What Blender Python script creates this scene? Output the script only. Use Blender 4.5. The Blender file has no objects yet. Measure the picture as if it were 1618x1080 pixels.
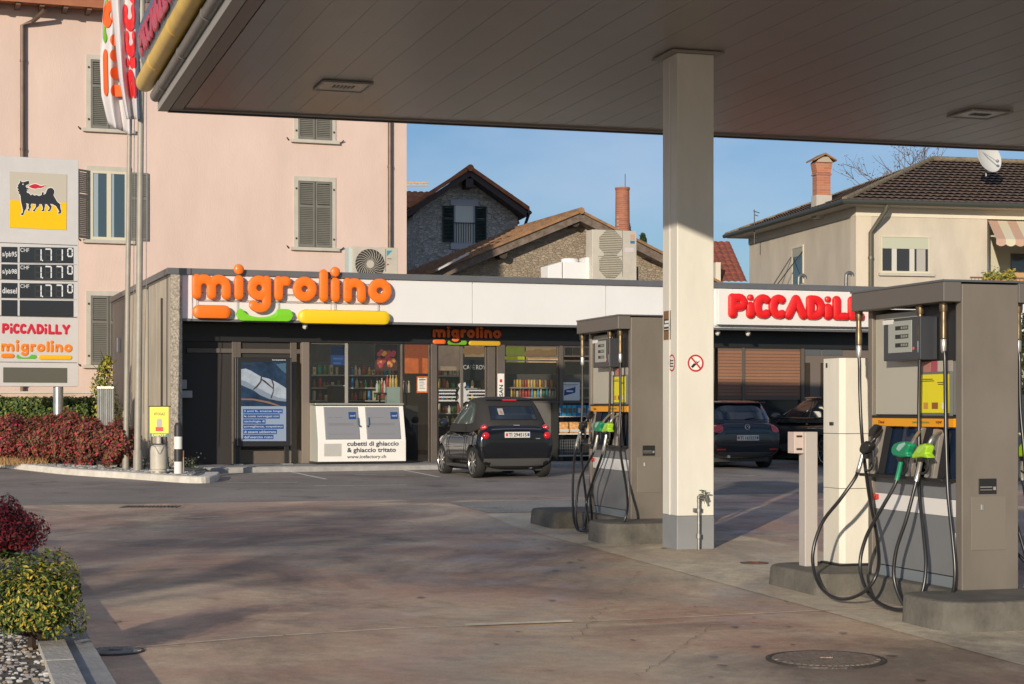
import bpy, math, random
from math import sin, cos, tan, radians as R, pi
from mathutils import Vector, Matrix
random.seed(7)
sc = bpy.context.scene
COL = sc.collection
# ---------------------------------------------------------------- camera
FPX, CX, HY, CAMZ = 2750.0, 809.0, 645.0, 1.6
cam = bpy.data.cameras.new('camera'); camo = bpy.data.objects.new('camera', cam); COL.objects.link(camo)
camo.location = (0, 0, CAMZ); camo.rotation_euler = (R(90), 0, 0)
cam.sensor_width = 36; cam.lens = FPX/1618*36; cam.shift_y = (HY-540)/1618
cam.clip_start = .1; cam.clip_end = 900
sc.camera = camo
# ---------------------------------------------------------------- light
SUN_AZ, SUN_EL = 17.5, 12.2          # light travels 17.5 deg right of straight ahead
w = bpy.data.worlds.new('World'); sc.world = w; w.use_nodes = True
nt = w.node_tree; bg = nt.nodes['Background']
sky = nt.nodes.new('ShaderNodeTexSky'); sky.sky_type = 'NISHITA'; sky.sun_disc = False
sky.sun_elevation = R(SUN_EL); sky.sun_rotation = R(180+SUN_AZ); sky.air_density = 1.0; sky.dust_density = .3; sky.ozone_density = 5.0
# thin high cloud streaks, by direction
tc = nt.nodes.new('ShaderNodeTexCoord'); mp = nt.nodes.new('ShaderNodeMapping'); mp.inputs['Scale'].default_value = (2.6, 2.6, 7)
nz = nt.nodes.new('ShaderNodeTexNoise'); nz.inputs['Scale'].default_value = 1.6; nz.inputs['Detail'].default_value = 6
rp = nt.nodes.new('ShaderNodeMapRange'); rp.inputs[1].default_value = .38; rp.inputs[2].default_value = .68; rp.inputs[3].default_value = .06; rp.inputs[4].default_value = .50
mx = nt.nodes.new('ShaderNodeMixRGB'); mx.inputs[2].default_value = (6.4, 7.0, 8.4, 1)
nt.links.new(tc.outputs['Generated'], mp.inputs[0]); nt.links.new(mp.outputs[0], nz.inputs['Vector'])
nt.links.new(nz.outputs[0], rp.inputs[0]); nt.links.new(rp.outputs[0], mx.inputs[0])
nt.links.new(sky.outputs[0], mx.inputs[1]); nt.links.new(mx.outputs[0], bg.inputs[0])
bg.inputs[1].default_value = .10
sl = bpy.data.lights.new('sun', 'SUN'); sl.energy = 4.05; sl.angle = R(.5); sl.color = (1.0, .87, .70)
so = bpy.data.objects.new('sun', sl); COL.objects.link(so)
SD = Vector((sin(R(SUN_AZ))*cos(R(SUN_EL)), cos(R(SUN_AZ))*cos(R(SUN_EL)), -sin(R(SUN_EL))))
so.rotation_euler = SD.to_track_quat('-Z', 'Y').to_euler(); so.location = (-10, -20, 30)
sc.view_settings.view_transform = 'Standard'; sc.view_settings.look = 'None'
sc.view_settings.exposure = 0.0; sc.view_settings.gamma = 1.0
sc.render.engine = 'CYCLES'
# ---------------------------------------------------------------- helpers
def gz(Y): return .013*(Y-11)
def W(px, py, Y): return Vector(((px-CX)/FPX*Y, Y, CAMZ+(HY-py)*Y/FPX))
def GP(px, py, h=0.0):            # a point on the (slightly rising) ground, h above it
    A = FPX*(CAMZ+.143-h); Y = A/(py-HY+FPX*.013)
    return Vector(((px-CX)/FPX*Y, Y, gz(Y)+h))
class Frame:
    def __init__(s, x, y, deg):
        s.o = Vector((x, y)); s.t = R(deg); s.u = Vector((cos(s.t), sin(s.t))); s.v = Vector((-sin(s.t), cos(s.t)))
    def w(s, u, v): return s.o+s.u*u+s.v*v
    def l(s, x, y):
        d = Vector((x, y))-s.o; return (d.dot(s.u), d.dot(s.v))
    def hit(s, px, py, v):         # plane v = const
        k = (px-CX)/FPX; o = s.o+s.v*v
        u = (k*o.y-o.x)/(s.u.x-k*s.u.y); Y = o.y+u*s.u.y
        return u, CAMZ+(HY-py)*Y/FPX
    def hitu(s, px, py, u):        # plane u = const
        k = (px-CX)/FPX; o = s.o+s.u*u
        v = (k*o.y-o.x)/(s.v.x-k*s.v.y); Y = o.y+v*s.v.y
        return v, CAMZ+(HY-py)*Y/FPX
WF = Frame(0, 0, 0)
MATS = {}
def mat(name, col, rough=.6, metal=0, var=0, vs=3, bump=0, bs=60, spec=.5, col2=None, stretch=(1, 1, 1), coat=0, emit=None, detail=5, lo=.35, hi=.65):
    if name in MATS: return MATS[name]
    m = bpy.data.materials.new(name); m.use_nodes = True; MATS[name] = m
    n = m.node_tree.nodes; L = m.node_tree.links; b = n['Principled BSDF']
    c = (*col, 1); b.inputs['Base Color'].default_value = c; b.inputs['Roughness'].default_value = rough
    b.inputs['Metallic'].default_value = metal; b.inputs['Specular IOR Level'].default_value = spec
    b.inputs['Coat Weight'].default_value = coat; b.inputs['Coat Roughness'].default_value = .04
    if var or col2 or bump:
        t = n.new('ShaderNodeTexCoord'); mp = n.new('ShaderNodeMapping'); mp.inputs['Scale'].default_value = stretch
        L.new(t.outputs['Object'], mp.inputs[0])
    if var or col2:
        z = n.new('ShaderNodeTexNoise'); z.inputs['Scale'].default_value = vs; z.inputs['Detail'].default_value = detail; z.inputs['Roughness'].default_value = .65
        L.new(mp.outputs[0], z.inputs['Vector'])
        r = n.new('ShaderNodeValToRGB'); r.color_ramp.elements[0].position = lo; r.color_ramp.elements[1].position = hi
        if col2: c0, c1 = (*col2, 1), c
        else: c0 = (*[x*(1-var) for x in col], 1); c1 = (*[min(1, x*(1+var)) for x in col], 1)
        r.color_ramp.elements[0].color = c0; r.color_ramp.elements[1].color = c1
        L.new(z.outputs[0], r.inputs[0]); L.new(r.outputs[0], b.inputs['Base Color'])
    if bump:
        z2 = n.new('ShaderNodeTexNoise'); z2.inputs['Scale'].default_value = bs; z2.inputs['Detail'].default_value = 4
        L.new(mp.outputs[0], z2.inputs['Vector'])
        bp = n.new('ShaderNodeBump'); bp.inputs['Strength'].default_value = bump; bp.inputs['Distance'].default_value = .02
        L.new(z2.outputs[0], bp.inputs['Height']); L.new(bp.outputs[0], b.inputs['Normal'])
    if emit: b.inputs['Emission Color'].default_value = (*emit[0], 1); b.inputs['Emission Strength'].default_value = emit[1]
    return m
def glassmat(name, tint=(.8, .85, .85), refl=1.45, rough=.0, base=.0):
    if name in MATS: return MATS[name]
    m = bpy.data.materials.new(name); m.use_nodes = True; MATS[name] = m
    n = m.node_tree.nodes; L = m.node_tree.links; n.remove(n['Principled BSDF'])
    tr = n.new('ShaderNodeBsdfTransparent'); tr.inputs[0].default_value = (*tint, 1)
    gl = n.new('ShaderNodeBsdfGlossy'); gl.inputs['Roughness'].default_value = rough; gl.inputs[0].default_value = (1, 1, 1, 1)
    fr = n.new('ShaderNodeFresnel'); fr.inputs[0].default_value = refl
    ad = n.new('ShaderNodeMath'); ad.operation = 'ADD'; ad.inputs[1].default_value = base; ad.use_clamp = True
    mix = n.new('ShaderNodeMixShader'); L.new(fr.outputs[0], ad.inputs[0]); L.new(ad.outputs[0], mix.inputs[0])
    L.new(tr.outputs[0], mix.inputs[1]); L.new(gl.outputs[0], mix.inputs[2]); L.new(mix.outputs[0], n['Material Output'].inputs[0])
    return m
class B:
    def __init__(s): s.v = []; s.f = []; s.m = []; s.mi = 0
    def add(s, vs, fs, mi=None):
        k = len(s.v); s.v += [tuple(p) for p in vs]
        for f in fs: s.f.append(tuple(i+k for i in f)); s.m.append(s.mi if mi is None else mi)
        return s
    def box(s, x0, x1, y0, y1, z0, z1):
        if x0 > x1: x0, x1 = x1, x0
        if y0 > y1: y0, y1 = y1, y0
        if z0 > z1: z0, z1 = z1, z0
        return s.add([(x0, y0, z0), (x1, y0, z0), (x1, y1, z0), (x0, y1, z0), (x0, y0, z1), (x1, y0, z1), (x1, y1, z1), (x0, y1, z1)],
                     [(0, 3, 2, 1), (4, 5, 6, 7), (0, 1, 5, 4), (1, 2, 6, 5), (2, 3, 7, 6), (3, 0, 4, 7)])
    def prism(s, poly, z0, z1):       # poly in xy
        n = len(poly); a = sum(poly[i][0]*poly[(i+1) % n][1]-poly[(i+1) % n][0]*poly[i][1] for i in range(n))
        if a < 0: poly = poly[::-1]
        return s.add([(x, y, z0) for x, y in poly]+[(x, y, z1) for x, y in poly],
                     [tuple(range(n))[::-1], tuple(range(n, 2*n))]+[(i, (i+1) % n, n+(i+1) % n, n+i) for i in range(n)])
    def prismy(s, poly, y0, y1):      # poly in xz, extruded along y
        n = len(poly); a = sum(poly[i][0]*poly[(i+1) % n][1]-poly[(i+1) % n][0]*poly[i][1] for i in range(n))
        if a < 0: poly = poly[::-1]
        return s.add([(x, y0, z) for x, z in poly]+[(x, y1, z) for x, z in poly],
                     [tuple(range(n)), tuple(range(n, 2*n))[::-1]]+[(i, n+i, n+(i+1) % n, (i+1) % n) for i in range(n)])
    def prismx(s, poly, x0, x1):      # poly in yz
        n = len(poly); a = sum(poly[i][0]*poly[(i+1) % n][1]-poly[(i+1) % n][0]*poly[i][1] for i in range(n))
        if a < 0: poly = poly[::-1]
        return s.add([(x0, y, z) for y, z in poly]+[(x1, y, z) for y, z in poly],
                     [tuple(range(n))[::-1], tuple(range(n, 2*n))]+[(i, (i+1) % n, n+(i+1) % n, n+i) for i in range(n)])
    def quad(s, a, b, c, d): return s.add([a, b, c, d], [(0, 1, 2, 3)])
    def tube(s, pts, r, seg=10, cap=True):
        pts = [Vector(p) for p in pts]; n = len(pts); rr = r if isinstance(r, (list, tuple)) else [r]*n
        vs = []; up = None
        for i, p in enumerate(pts):
            t = (pts[min(i+1, n-1)]-pts[max(i-1, 0)])
            t = t.normalized() if t.length > 1e-9 else Vector((0, 0, 1))
            if up is None: up = t.orthogonal().normalized()
            a = up-t*up.dot(t); a = a.normalized() if a.length > 1e-6 else t.orthogonal().normalized(); up = a; b = t.cross(a)
            for k in range(seg):
                g = 2*pi*k/seg; vs.append(p+a*(rr[i]*cos(g))+b*(rr[i]*sin(g)))
        fs = [(i*seg+k, i*seg+(k+1) % seg, (i+1)*seg+(k+1) % seg, (i+1)*seg+k) for i in range(n-1) for k in range(seg)]
        if cap: fs += [tuple(range(seg))[::-1], tuple((n-1)*seg+k for k in range(seg))]
        return s.add(vs, fs)
    def cyl(s, p0, p1, r0, r1=None, seg=16): return s.tube([p0, p1], [r0, r0 if r1 is None else r1], seg)
    def lathe(s, prof, c=(0, 0, 0), seg=24, ax='z'):
        vs = []
        for r, h in prof:
            for k in range(seg):
                g = 2*pi*k/seg; a, b = r*cos(g), r*sin(g)
                p = (a, b, h) if ax == 'z' else ((h, a, b) if ax == 'x' else (b, h, a))
                vs.append((p[0]+c[0], p[1]+c[1], p[2]+c[2]))
        n = len(prof)
        fs = [(i*seg+k, i*seg+(k+1) % seg, (i+1)*seg+(k+1) % seg, (i+1)*seg+k) for i in range(n-1) for k in range(seg)]
        fs += [tuple(range(seg))[::-1], tuple((n-1)*seg+k for k in range(seg))]
        return s.add(vs, fs)
    def ball(s, c, r, seg=12, sc3=(1, 1, 1)):
        vs = []; fs = []; m = seg//2
        for i in range(1, m):
            for k in range(seg):
                th = pi*i/m; g = 2*pi*k/seg
                vs.append((c[0]+r*sc3[0]*sin(th)*cos(g), c[1]+r*sc3[1]*sin(th)*sin(g), c[2]+r*sc3[2]*cos(th)))
        top = len(vs); vs.append((c[0], c[1], c[2]+r*sc3[2])); vs.append((c[0], c[1], c[2]-r*sc3[2]))
        for i in range(m-2):
            for k in range(seg): fs.append((i*seg+k, (i+1)*seg+k, (i+1)*seg+(k+1) % seg, i*seg+(k+1) % seg))
        for k in range(seg):
            fs.append((top, k, (k+1) % seg)); fs.append((top+1, (m-2)*seg+(k+1) % seg, (m-2)*seg+k))
        return s.add(vs, fs)
    def grid(s, P):                   # P[i][j]
        n, m = len(P), len(P[0])
        return s.add([p for row in P for p in row], [(i*m+j, (i+1)*m+j, (i+1)*m+j+1, i*m+j+1) for i in range(n-1) for j in range(m-1)])
    def stroke(s, pts, r, mp, depth=1.0, seg=10):   # rounded letter stroke in 2D; mp(a,b,d)->3D ; depth scales the bulge
        n = len(pts); rings = []
        def tan_(i):
            a = pts[max(i-1, 0)]; b = pts[min(i+1, n-1)]; d = Vector((b[0]-a[0], b[1]-a[1])); return d.normalized() if d.length > 1e-9 else Vector((1, 0))
        t0 = tan_(0); t1 = tan_(n-1)
        for q in (1, .94, .76, .45): c = math.sqrt(max(0, 1-q*q)); rings.append((Vector(pts[0])-t0*r*q, t0, max(c, .02)*r))
        for i in range(n): rings.append((Vector(pts[i]), tan_(i), r))
        for q in (.45, .76, .94, 1): c = math.sqrt(max(0, 1-q*q)); rings.append((Vector(pts[-1])+t1*r*q, t1, max(c, .02)*r))
        vs = []
        for p, t, rr in rings:
            nn = Vector((-t.y, t.x))
            for k in range(seg):
                g = 2*pi*k/seg; cg, sg = cos(g), sin(g); q = p+nn*(rr*abs(cg)**.8*(1 if cg > 0 else -1)); vs.append(mp(q.x, q.y, (rr*depth if rr > r*.7 else rr*depth*.9)*abs(sg)**.5*(1 if sg > 0 else -1)))
        m = len(rings)
        fs = [(i*seg+k, i*seg+(k+1) % seg, (i+1)*seg+(k+1) % seg, (i+1)*seg+k) for i in range(m-1) for k in range(seg)]
        return s.add(vs, fs+[tuple(range(seg))[::-1], tuple((m-1)*seg+k for k in range(seg))])
    def mesh(s, name, mats, off=(0, 0, 0), smooth=False):
        me = bpy.data.meshes.new(name)
        me.from_pydata([(p[0]-off[0], p[1]-off[1], p[2]-off[2]) for p in s.v], [], s.f); 
        for m in (mats if isinstance(mats, (list, tuple)) else [mats]): me.materials.append(m)
        if len(me.polygons) == len(s.m): me.polygons.foreach_set('material_index', s.m)
        if smooth:
            me.polygons.foreach_set('use_smooth', [True]*len(me.polygons))
        me.update(); return me
def arc(cx, cy, rx, ry, a0, a1, n=14): return [(cx+rx*cos(R(a0+(a1-a0)*i/n)), cy+ry*sin(R(a0+(a1-a0)*i/n))) for i in range(n+1)]
def smoothpts(P, n=8):            # Catmull-Rom through 3D points
    P = [Vector(p) for p in P]; Q = [P[0]*2-P[1]]+P+[P[-1]*2-P[-2]]; out = []
    for i in range(1, len(Q)-2):
        for k in range(n):
            t = k/n; a, b, c, d = Q[i-1], Q[i], Q[i+1], Q[i+2]
            out.append(.5*((2*b)+(c-a)*t+(2*a-5*b+4*c-d)*t*t+(3*b-a-3*c+d)*t**3))
    out.append(P[-1]); return out
def setp(o, label=None, cat=None, group=None, kind=None):
    if label: o['label'] = label
    if cat: o['category'] = cat
    if group: o['group'] = group
    if kind: o['kind'] = kind
    return o
def finish(o, bev=0, sub=0, smooth=False):
    if bev:
        m = o.modifiers.new('bevel', 'BEVEL'); m.width = bev; m.segments = 2; m.limit_method = 'ANGLE'; m.angle_limit = R(40)
    if sub:
        m = o.modifiers.new('sub', 'SUBSURF'); m.levels = m.render_levels = sub
    return o
def wn(o, ang=35):
    try: o.data.set_sharp_from_angle(angle=R(ang))
    except Exception: pass
class Thing:
    def __init__(s, name, label, cat, fr=WF, base=(0, 0, 0), group=None):
        s.fr = fr; s.base = base; s.o = bpy.data.objects.new(name, None); COL.objects.link(s.o)
        p = fr.w(base[0], base[1]); s.o.location = (p.x, p.y, base[2]); s.o.rotation_euler = (0, 0, fr.t)
        s.o.empty_display_size = .2; setp(s.o, label, cat, group)
    def part(s, name, b, mats, parent=None, bev=0, sub=0, smooth=False, label=None, kind=None):
        o = bpy.data.objects.new(name, b.mesh(name, mats, s.base, smooth)); COL.objects.link(o); o.parent = parent or s.o
        if smooth: wn(o)
        finish(o, bev, sub); setp(o, label, kind=kind); return o
def single(name, b, mats, label=None, cat=None, fr=WF, base=(0, 0, 0), group=None, kind=None, bev=0, smooth=False):
    o = bpy.data.objects.new(name, b.mesh(name, mats, base, smooth)); COL.objects.link(o)
    p = fr.w(base[0], base[1]); o.location = (p.x, p.y, base[2]); o.rotation_euler = (0, 0, fr.t)
    if smooth: wn(o)
    finish(o, bev); return setp(o, label, cat, group, kind)
def copy_tree(o, parent=None):
    c = o.copy(); COL.objects.link(c); c.parent = parent
    for ch in [x for x in bpy.data.objects if x.parent == o and x is not c]: copy_tree(ch, c)
    return c
_tc = {}
def text2d(s_, bold=0.0, shear=0, spacing=1.0):
    k = (s_, bold, shear, spacing)
    if k in _tc: return _tc[k]
    cu = bpy.data.curves.new('t', 'FONT'); cu.body = s_; cu.size = 1; cu.offset = bold; cu.shear = shear; cu.resolution_u = 3; cu.space_character = spacing
    o = bpy.data.objects.new('t', cu); COL.objects.link(o); dg = bpy.context.evaluated_depsgraph_get(); dg.update()
    me = bpy.data.meshes.new_from_object(o.evaluated_get(dg)); vs = [(v.co.x, v.co.y) for v in me.vertices]; fs = [tuple(p.vertices) for p in me.polygons]
    bpy.data.objects.remove(o); bpy.data.curves.remove(cu); bpy.data.meshes.remove(me)
    x0 = min(v[0] for v in vs); x1 = max(v[0] for v in vs); y0 = min(v[1] for v in vs); y1 = max(v[1] for v in vs)
    _tc[k] = ([((x-x0)/(x1-x0), (y-y0)/(y1-y0)) for x, y in vs], fs, (x1-x0)/(y1-y0)); return _tc[k]
def text(b, s_, mp, a0, a1, b0, b1, bold=0.0, shear=0, mi=None):   # fit the text box to a0..a1 x b0..b1 ; a1 None keeps the aspect
    vs, fs, asp = text2d(s_, bold, shear)
    if a1 is None: a1 = a0+(b1-b0)*asp
    b.add([mp(a0+x*(a1-a0), b0+y*(b1-b0), 0) for x, y in vs], fs, mi); return b
def MX(v):  return lambda a, b, d=0: (a, v-d, b)       # plane facing -v
# ------------------------------------------------------------ sign lettering
def migrolino_letters(b, mp, depth=1.0, r=21.5, seg=10):
    st = lambda p, rr=r: b.stroke(p, rr, mp, depth, seg)
    def m_(x, n):
        st([(x, 20), (x, 87)])
        for k in range(n):
            q = x+66*k; st([(q, 60)]+arc(q+33, 54, 33, 33, 180, 0, 12)+[(q+66, 20)])
    m_(20, 2)
    for x in (209, 652): st([(x, 20), (x, 87)]); b.stroke([(x-.5, 133), (x+.5, 133)], 23, mp, depth, seg)
    st(arc(301, 54, 33, 34, 0, 360, 22)); st([(335, 87), (335, 0)]+arc(303, -8, 32, 26, 0, -150, 10))
    st([(390, 20), (390, 87)]); st([(390, 60)]+arc(418, 58, 28, 29, 180, 70, 8))
    st(arc(510, 54, 35, 34, 0, 360, 22)); st([(598, 20), (598, 122)])
    m_(710, 1); st(arc(863, 54, 36, 34, 0, 360, 22))
def migrolino_bar(b, mp, which, depth=1.0, seg=10):
    if which == 'o': b.stroke([(30, -55), (145, -55)], 30, mp, depth, seg)
    if which == 'y': b.stroke([(510, -68), (882, -68)], 32, mp, depth, seg)
    if which == 'g':
        n = 26; top = []; bot = []
        for i in range(n+1):
            a = 196+260*i/n; e = min(a-196, 456-a); c = -62+26*math.sqrt(max(0, 1-((26-e)/26)**2)) if e < 26 else -36
            lo = -62-28*math.sqrt(max(0, 1-((28-e)/28)**2)) if e < 28 else -90
            if 225 < a < 385: c = min(c, -36-38*math.sqrt(max(0, 1-((a-305)/80)**2)))
            top.append((a, c)); bot.append((a, lo))
        P = []
        dd = 8*depth
        for k in range(n+1):
            t, l = top[k], bot[k]; P.append([mp(l[0], l[1], -dd), mp(l[0], l[1], dd), mp(l[0], (l[1]+t[1])/2, dd*1.6), mp(t[0], t[1], dd), mp(t[0], t[1], -dd)])
        b.grid(P)
def piccadilly_letters(b, mp, depth=1.0, r=17, seg=10, last=10):
    st = lambda p, rr=r: b.stroke(p, rr, mp, depth, seg)
    L = [lambda: (st([(20, 17), (20, 95)]), st([(20, 93), (48, 95)]+arc(50, 73, 20, 22, 90, -90, 8)+[(20, 51)])),
         lambda: (st([(105, 17), (105, 58)]), b.stroke([(104.5, 97), (105.5, 97)], 15, mp, depth, seg)),
         lambda: st(arc(165, 56, 28, 39, 55, 305, 16)), lambda: st(arc(240, 56, 28, 39, 55, 305, 16)),
         lambda: (st([(288, 17), (325, 95)]), st([(325, 95), (361, 17)])),
         lambda: (st([(395, 17), (395, 95)]), st([(395, 95), (415, 95)]+arc(415, 56, 33, 39, 90, -90, 12)+[(395, 17)])),
         lambda: (st([(482, 17), (482, 58)]), b.stroke([(481.5, 97), (482.5, 97)], 15, mp, depth, seg)),
         lambda: (st([(525, 95), (525, 17)]), st([(525, 17), (570, 17)])), lambda: (st([(602, 95), (602, 17)]), st([(602, 17), (647, 17)])),
         lambda: (st([(680, 95), (710, 55)]), st([(740, 95), (710, 55)]), st([(710, 55), (710, 17)]))]
    for k in L[:last]: k()
# ------------------------------------------------------------ leaves
def leaves(b, n, samp, size, nm, up=.3, aspect=.5, wts=None):
    for _ in range(n):
        p, nrm = samp(); d = Vector((random.gauss(0, 1), random.gauss(0, 1), random.gauss(0, 1)))
        nn = (Vector(nrm)*1.1+d*.55+Vector((0, 0, up))).normalized(); t = nn.cross(Vector((random.gauss(0, 1), random.gauss(0, 1), random.gauss(0, 1)))).normalized(); q = nn.cross(t)
        L = size*random.uniform(.6, 1.35); wd = L*aspect; p = Vector(p)
        mi = random.choices(range(nm), wts)[0] if wts else random.randrange(nm)
        b.add([p-t*L*.5, p+q*wd*.5+nn*L*.06, p+t*L*.5, p-q*wd*.5+nn*L*.06], [(0, 1, 2, 3)], mi)
K = Frame(-6.69, 35.3, 19.5); N = Frame(3.36, 13.07, 16.5)
# ---------------------------------------------------------------- ground materials
def groundmat(name, c0, c1, c2, sc1, stretch, fine=90, bump=.25, rough=.85, angle=0, blot=0):
    m = bpy.data.materials.new(name); m.use_nodes = True; n = m.node_tree.nodes; L = m.node_tree.links; b = n['Principled BSDF']
    t = n.new('ShaderNodeTexCoord'); mp = n.new('ShaderNodeMapping'); mp.inputs['Scale'].default_value = stretch; mp.inputs['Rotation'].default_value = (0, 0, R(angle))
    L.new(t.outputs['Object'], mp.inputs[0])
    z = n.new('ShaderNodeTexNoise'); z.inputs['Scale'].default_value = sc1; z.inputs['Detail'].default_value = 9; z.inputs['Roughness'].default_value = .62; z.inputs['Distortion'].default_value = .5
    L.new(mp.outputs[0], z.inputs['Vector'])
    r = n.new('ShaderNodeValToRGB'); e = r.color_ramp.elements; e[0].position = .36; e[1].position = .66; e[0].color = (*c0, 1); e[1].color = (*c2, 1)
    k = e.new(.5); k.color = (*c1, 1); L.new(z.outputs[0], r.inputs[0])
    z2 = n.new('ShaderNodeTexNoise'); z2.inputs['Scale'].default_value = fine; z2.inputs['Detail'].default_value = 3; L.new(t.outputs['Object'], z2.inputs['Vector'])
    r2 = n.new('ShaderNodeMapRange'); r2.inputs[1].default_value = .3; r2.inputs[2].default_value = .7; r2.inputs[3].default_value = .72; r2.inputs[4].default_value = 1.25; L.new(z2.outputs[0], r2.inputs[0])
    # small dark oil spots
    z3 = n.new('ShaderNodeTexNoise'); z3.inputs['Scale'].default_value = 1.7; z3.inputs['Detail'].default_value = 5; L.new(t.outputs['Object'], z3.inputs['Vector'])
    r3 = n.new('ShaderNodeMapRange'); r3.inputs[1].default_value = .60; r3.inputs[2].default_value = .72; r3.inputs[3].default_value = 1; r3.inputs[4].default_value = .62; L.new(z3.outputs[0], r3.inputs[0])
    mm = n.new('ShaderNodeMath'); mm.operation = 'MULTIPLY'; L.new(r2.outputs[0], mm.inputs[0]); L.new(r3.outputs[0], mm.inputs[1])
    if blot:     # broad tyre-worn and oil-stained areas
        z4 = n.new('ShaderNodeTexNoise'); z4.inputs['Scale'].default_value = .16; z4.inputs['Detail'].default_value = 7; z4.inputs['Roughness'].default_value = .7; z4.inputs['Distortion'].default_value = 1.2; L.new(mp.outputs[0], z4.inputs['Vector'])
        r4 = n.new('ShaderNodeMapRange'); r4.inputs[1].default_value = .38; r4.inputs[2].default_value = .58; r4.inputs[3].default_value = 1-blot; r4.inputs[4].default_value = 1.08; L.new(z4.outputs[0], r4.inputs[0])
        m4 = n.new('ShaderNodeMath'); m4.operation = 'MULTIPLY'; L.new(mm.outputs[0], m4.inputs[0]); L.new(r4.outputs[0], m4.inputs[1]); mm = m4
    mx = n.new('ShaderNodeMixRGB'); mx.blend_type = 'MULTIPLY'; mx.inputs[0].default_value = 1; L.new(r.outputs[0], mx.inputs[1]); L.new(mm.outputs[0], mx.inputs[2])
    L.new(mx.outputs[0], b.inputs['Base Color']); b.inputs['Roughness'].default_value = rough
    bp = n.new('ShaderNodeBump'); bp.inputs['Strength'].default_value = bump; bp.inputs['Distance'].default_value = .01; L.new(z2.outputs[0], bp.inputs['Height']); L.new(bp.outputs[0], b.inputs['Normal'])
    return m
M_asph = groundmat('asphalt', (.18, .155, .135), (.26, .225, .195), (.33, .29, .25), .35, (1, 1, 1), fine=45, bump=.7)
def stainmat(name, tan, red, grey, dark, rough=.5):   # worn concrete: tan, reddish and grey areas, dark oil stains, fine grain
    m = bpy.data.materials.new(name); m.use_nodes = True; n = m.node_tree.nodes; L = m.node_tree.links; b = n['Principled BSDF']; t = n.new('ShaderNodeTexCoord')
    def noise(scale, det, st=(1, 1, 1), rot=0, dist=.4, rgh=.6, off=0):
        mp = n.new('ShaderNodeMapping'); mp.inputs['Scale'].default_value = st; mp.inputs['Rotation'].default_value = (0, 0, R(rot)); mp.inputs['Location'].default_value = (off, off*.7, 0); L.new(t.outputs['Object'], mp.inputs[0])
        z = n.new('ShaderNodeTexNoise'); z.inputs['Scale'].default_value = scale; z.inputs['Detail'].default_value = det; z.inputs['Distortion'].default_value = dist; z.inputs['Roughness'].default_value = rgh; L.new(mp.outputs[0], z.inputs['Vector']); return z.outputs[0]
    def rng(src, a, c, lo, hi):
        r = n.new('ShaderNodeMapRange'); r.inputs[1].default_value = a; r.inputs[2].default_value = c; r.inputs[3].default_value = lo; r.inputs[4].default_value = hi; L.new(src, r.inputs[0]); return r.outputs[0]
    def mix(f, a, c, mode='MIX'):
        x = n.new('ShaderNodeMixRGB'); x.blend_type = mode
        if isinstance(f, float): x.inputs[0].default_value = f
        else: L.new(f, x.inputs[0])
        for k, q in ((1, a), (2, c)):
            if isinstance(q, tuple): x.inputs[k].default_value = (*q, 1)
            else: L.new(q, x.inputs[k])
        return x.outputs[0]
    c = mix(rng(noise(.55, 7, (1, .8, 1), 20), .42, .56, 0, 1), tan, red); c = mix(rng(noise(.38, 6, (1, 1, 1), 0, .8, off=7), .50, .66, 0, .8), c, grey)
    c = mix(rng(noise(.30, 8, (1, .8, 1), 10, 1.0, .68, off=3), .47, .62, 0, .85), c, dark); c = mix(rng(noise(2.3, 6, (1, 1, 1), 0, .6, off=11), .62, .74, 0, .55), c, dark)
    v = rng(noise(9, 8, (1, 1, 1), 0, 0, .75, off=5), .3, .7, .80, 1.16); g2 = rng(noise(60, 3), .3, .7, .86, 1.12)
    mm = n.new('ShaderNodeMath'); mm.operation = 'MULTIPLY'; L.new(v, mm.inputs[0]); L.new(g2, mm.inputs[1]); c = mix(1.0, c, mm.outputs[0], 'MULTIPLY'); L.new(c, b.inputs['Base Color'])
    L.new(rng(noise(1.2, 5, off=2), .35, .65, rough-.12, rough+.2), b.inputs['Roughness'])
    bp = n.new('ShaderNodeBump'); bp.inputs['Strength'].default_value = .25; bp.inputs['Distance'].default_value = .01; L.new(mm.outputs[0], bp.inputs['Height']); L.new(bp.outputs[0], b.inputs['Normal']); return m
M_fore = stainmat('stained_concrete', (.68, .52, .35), (.56, .35, .24), (.42, .375, .30), (.20, .15, .12))
M_apron = stainmat('pale_concrete', (.78, .68, .50), (.62, .50, .37), (.58, .53, .43), (.33, .28, .22), .6)
M_patch = groundmat('grey_concrete', (.22, .21, .20), (.28, .27, .25), (.33, .32, .30), .5, (1, 1, 1), fine=30, bump=.3)
M_line = mat('worn_white_paint', (.62, .60, .54), .8, var=.35, vs=6, bump=.2)
M_joint = mat('joint_sealant', (.80, .72, .56), .8, var=.25, vs=4)
M_kerb = mat('pale_kerb_stone', (.66, .62, .54), .85, var=.14, vs=4, bump=.3, bs=25)
M_kerbg = mat('grey_kerb_stone', (.36, .36, .35), .85, var=.12, vs=5, bump=.3, bs=30)
M_gravel = mat('dark_gravel', (.17, .165, .155), .95, var=.5, vs=14, bump=1, bs=22)
M_isl = mat('island_concrete', (.135, .125, .105), .9, var=.3, vs=3.2, bump=.4, bs=30, lo=.3, hi=.7)
M_pave = mat('pavement_concrete', (.34, .33, .31), .85, var=.15, vs=5, bump=.3)
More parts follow.
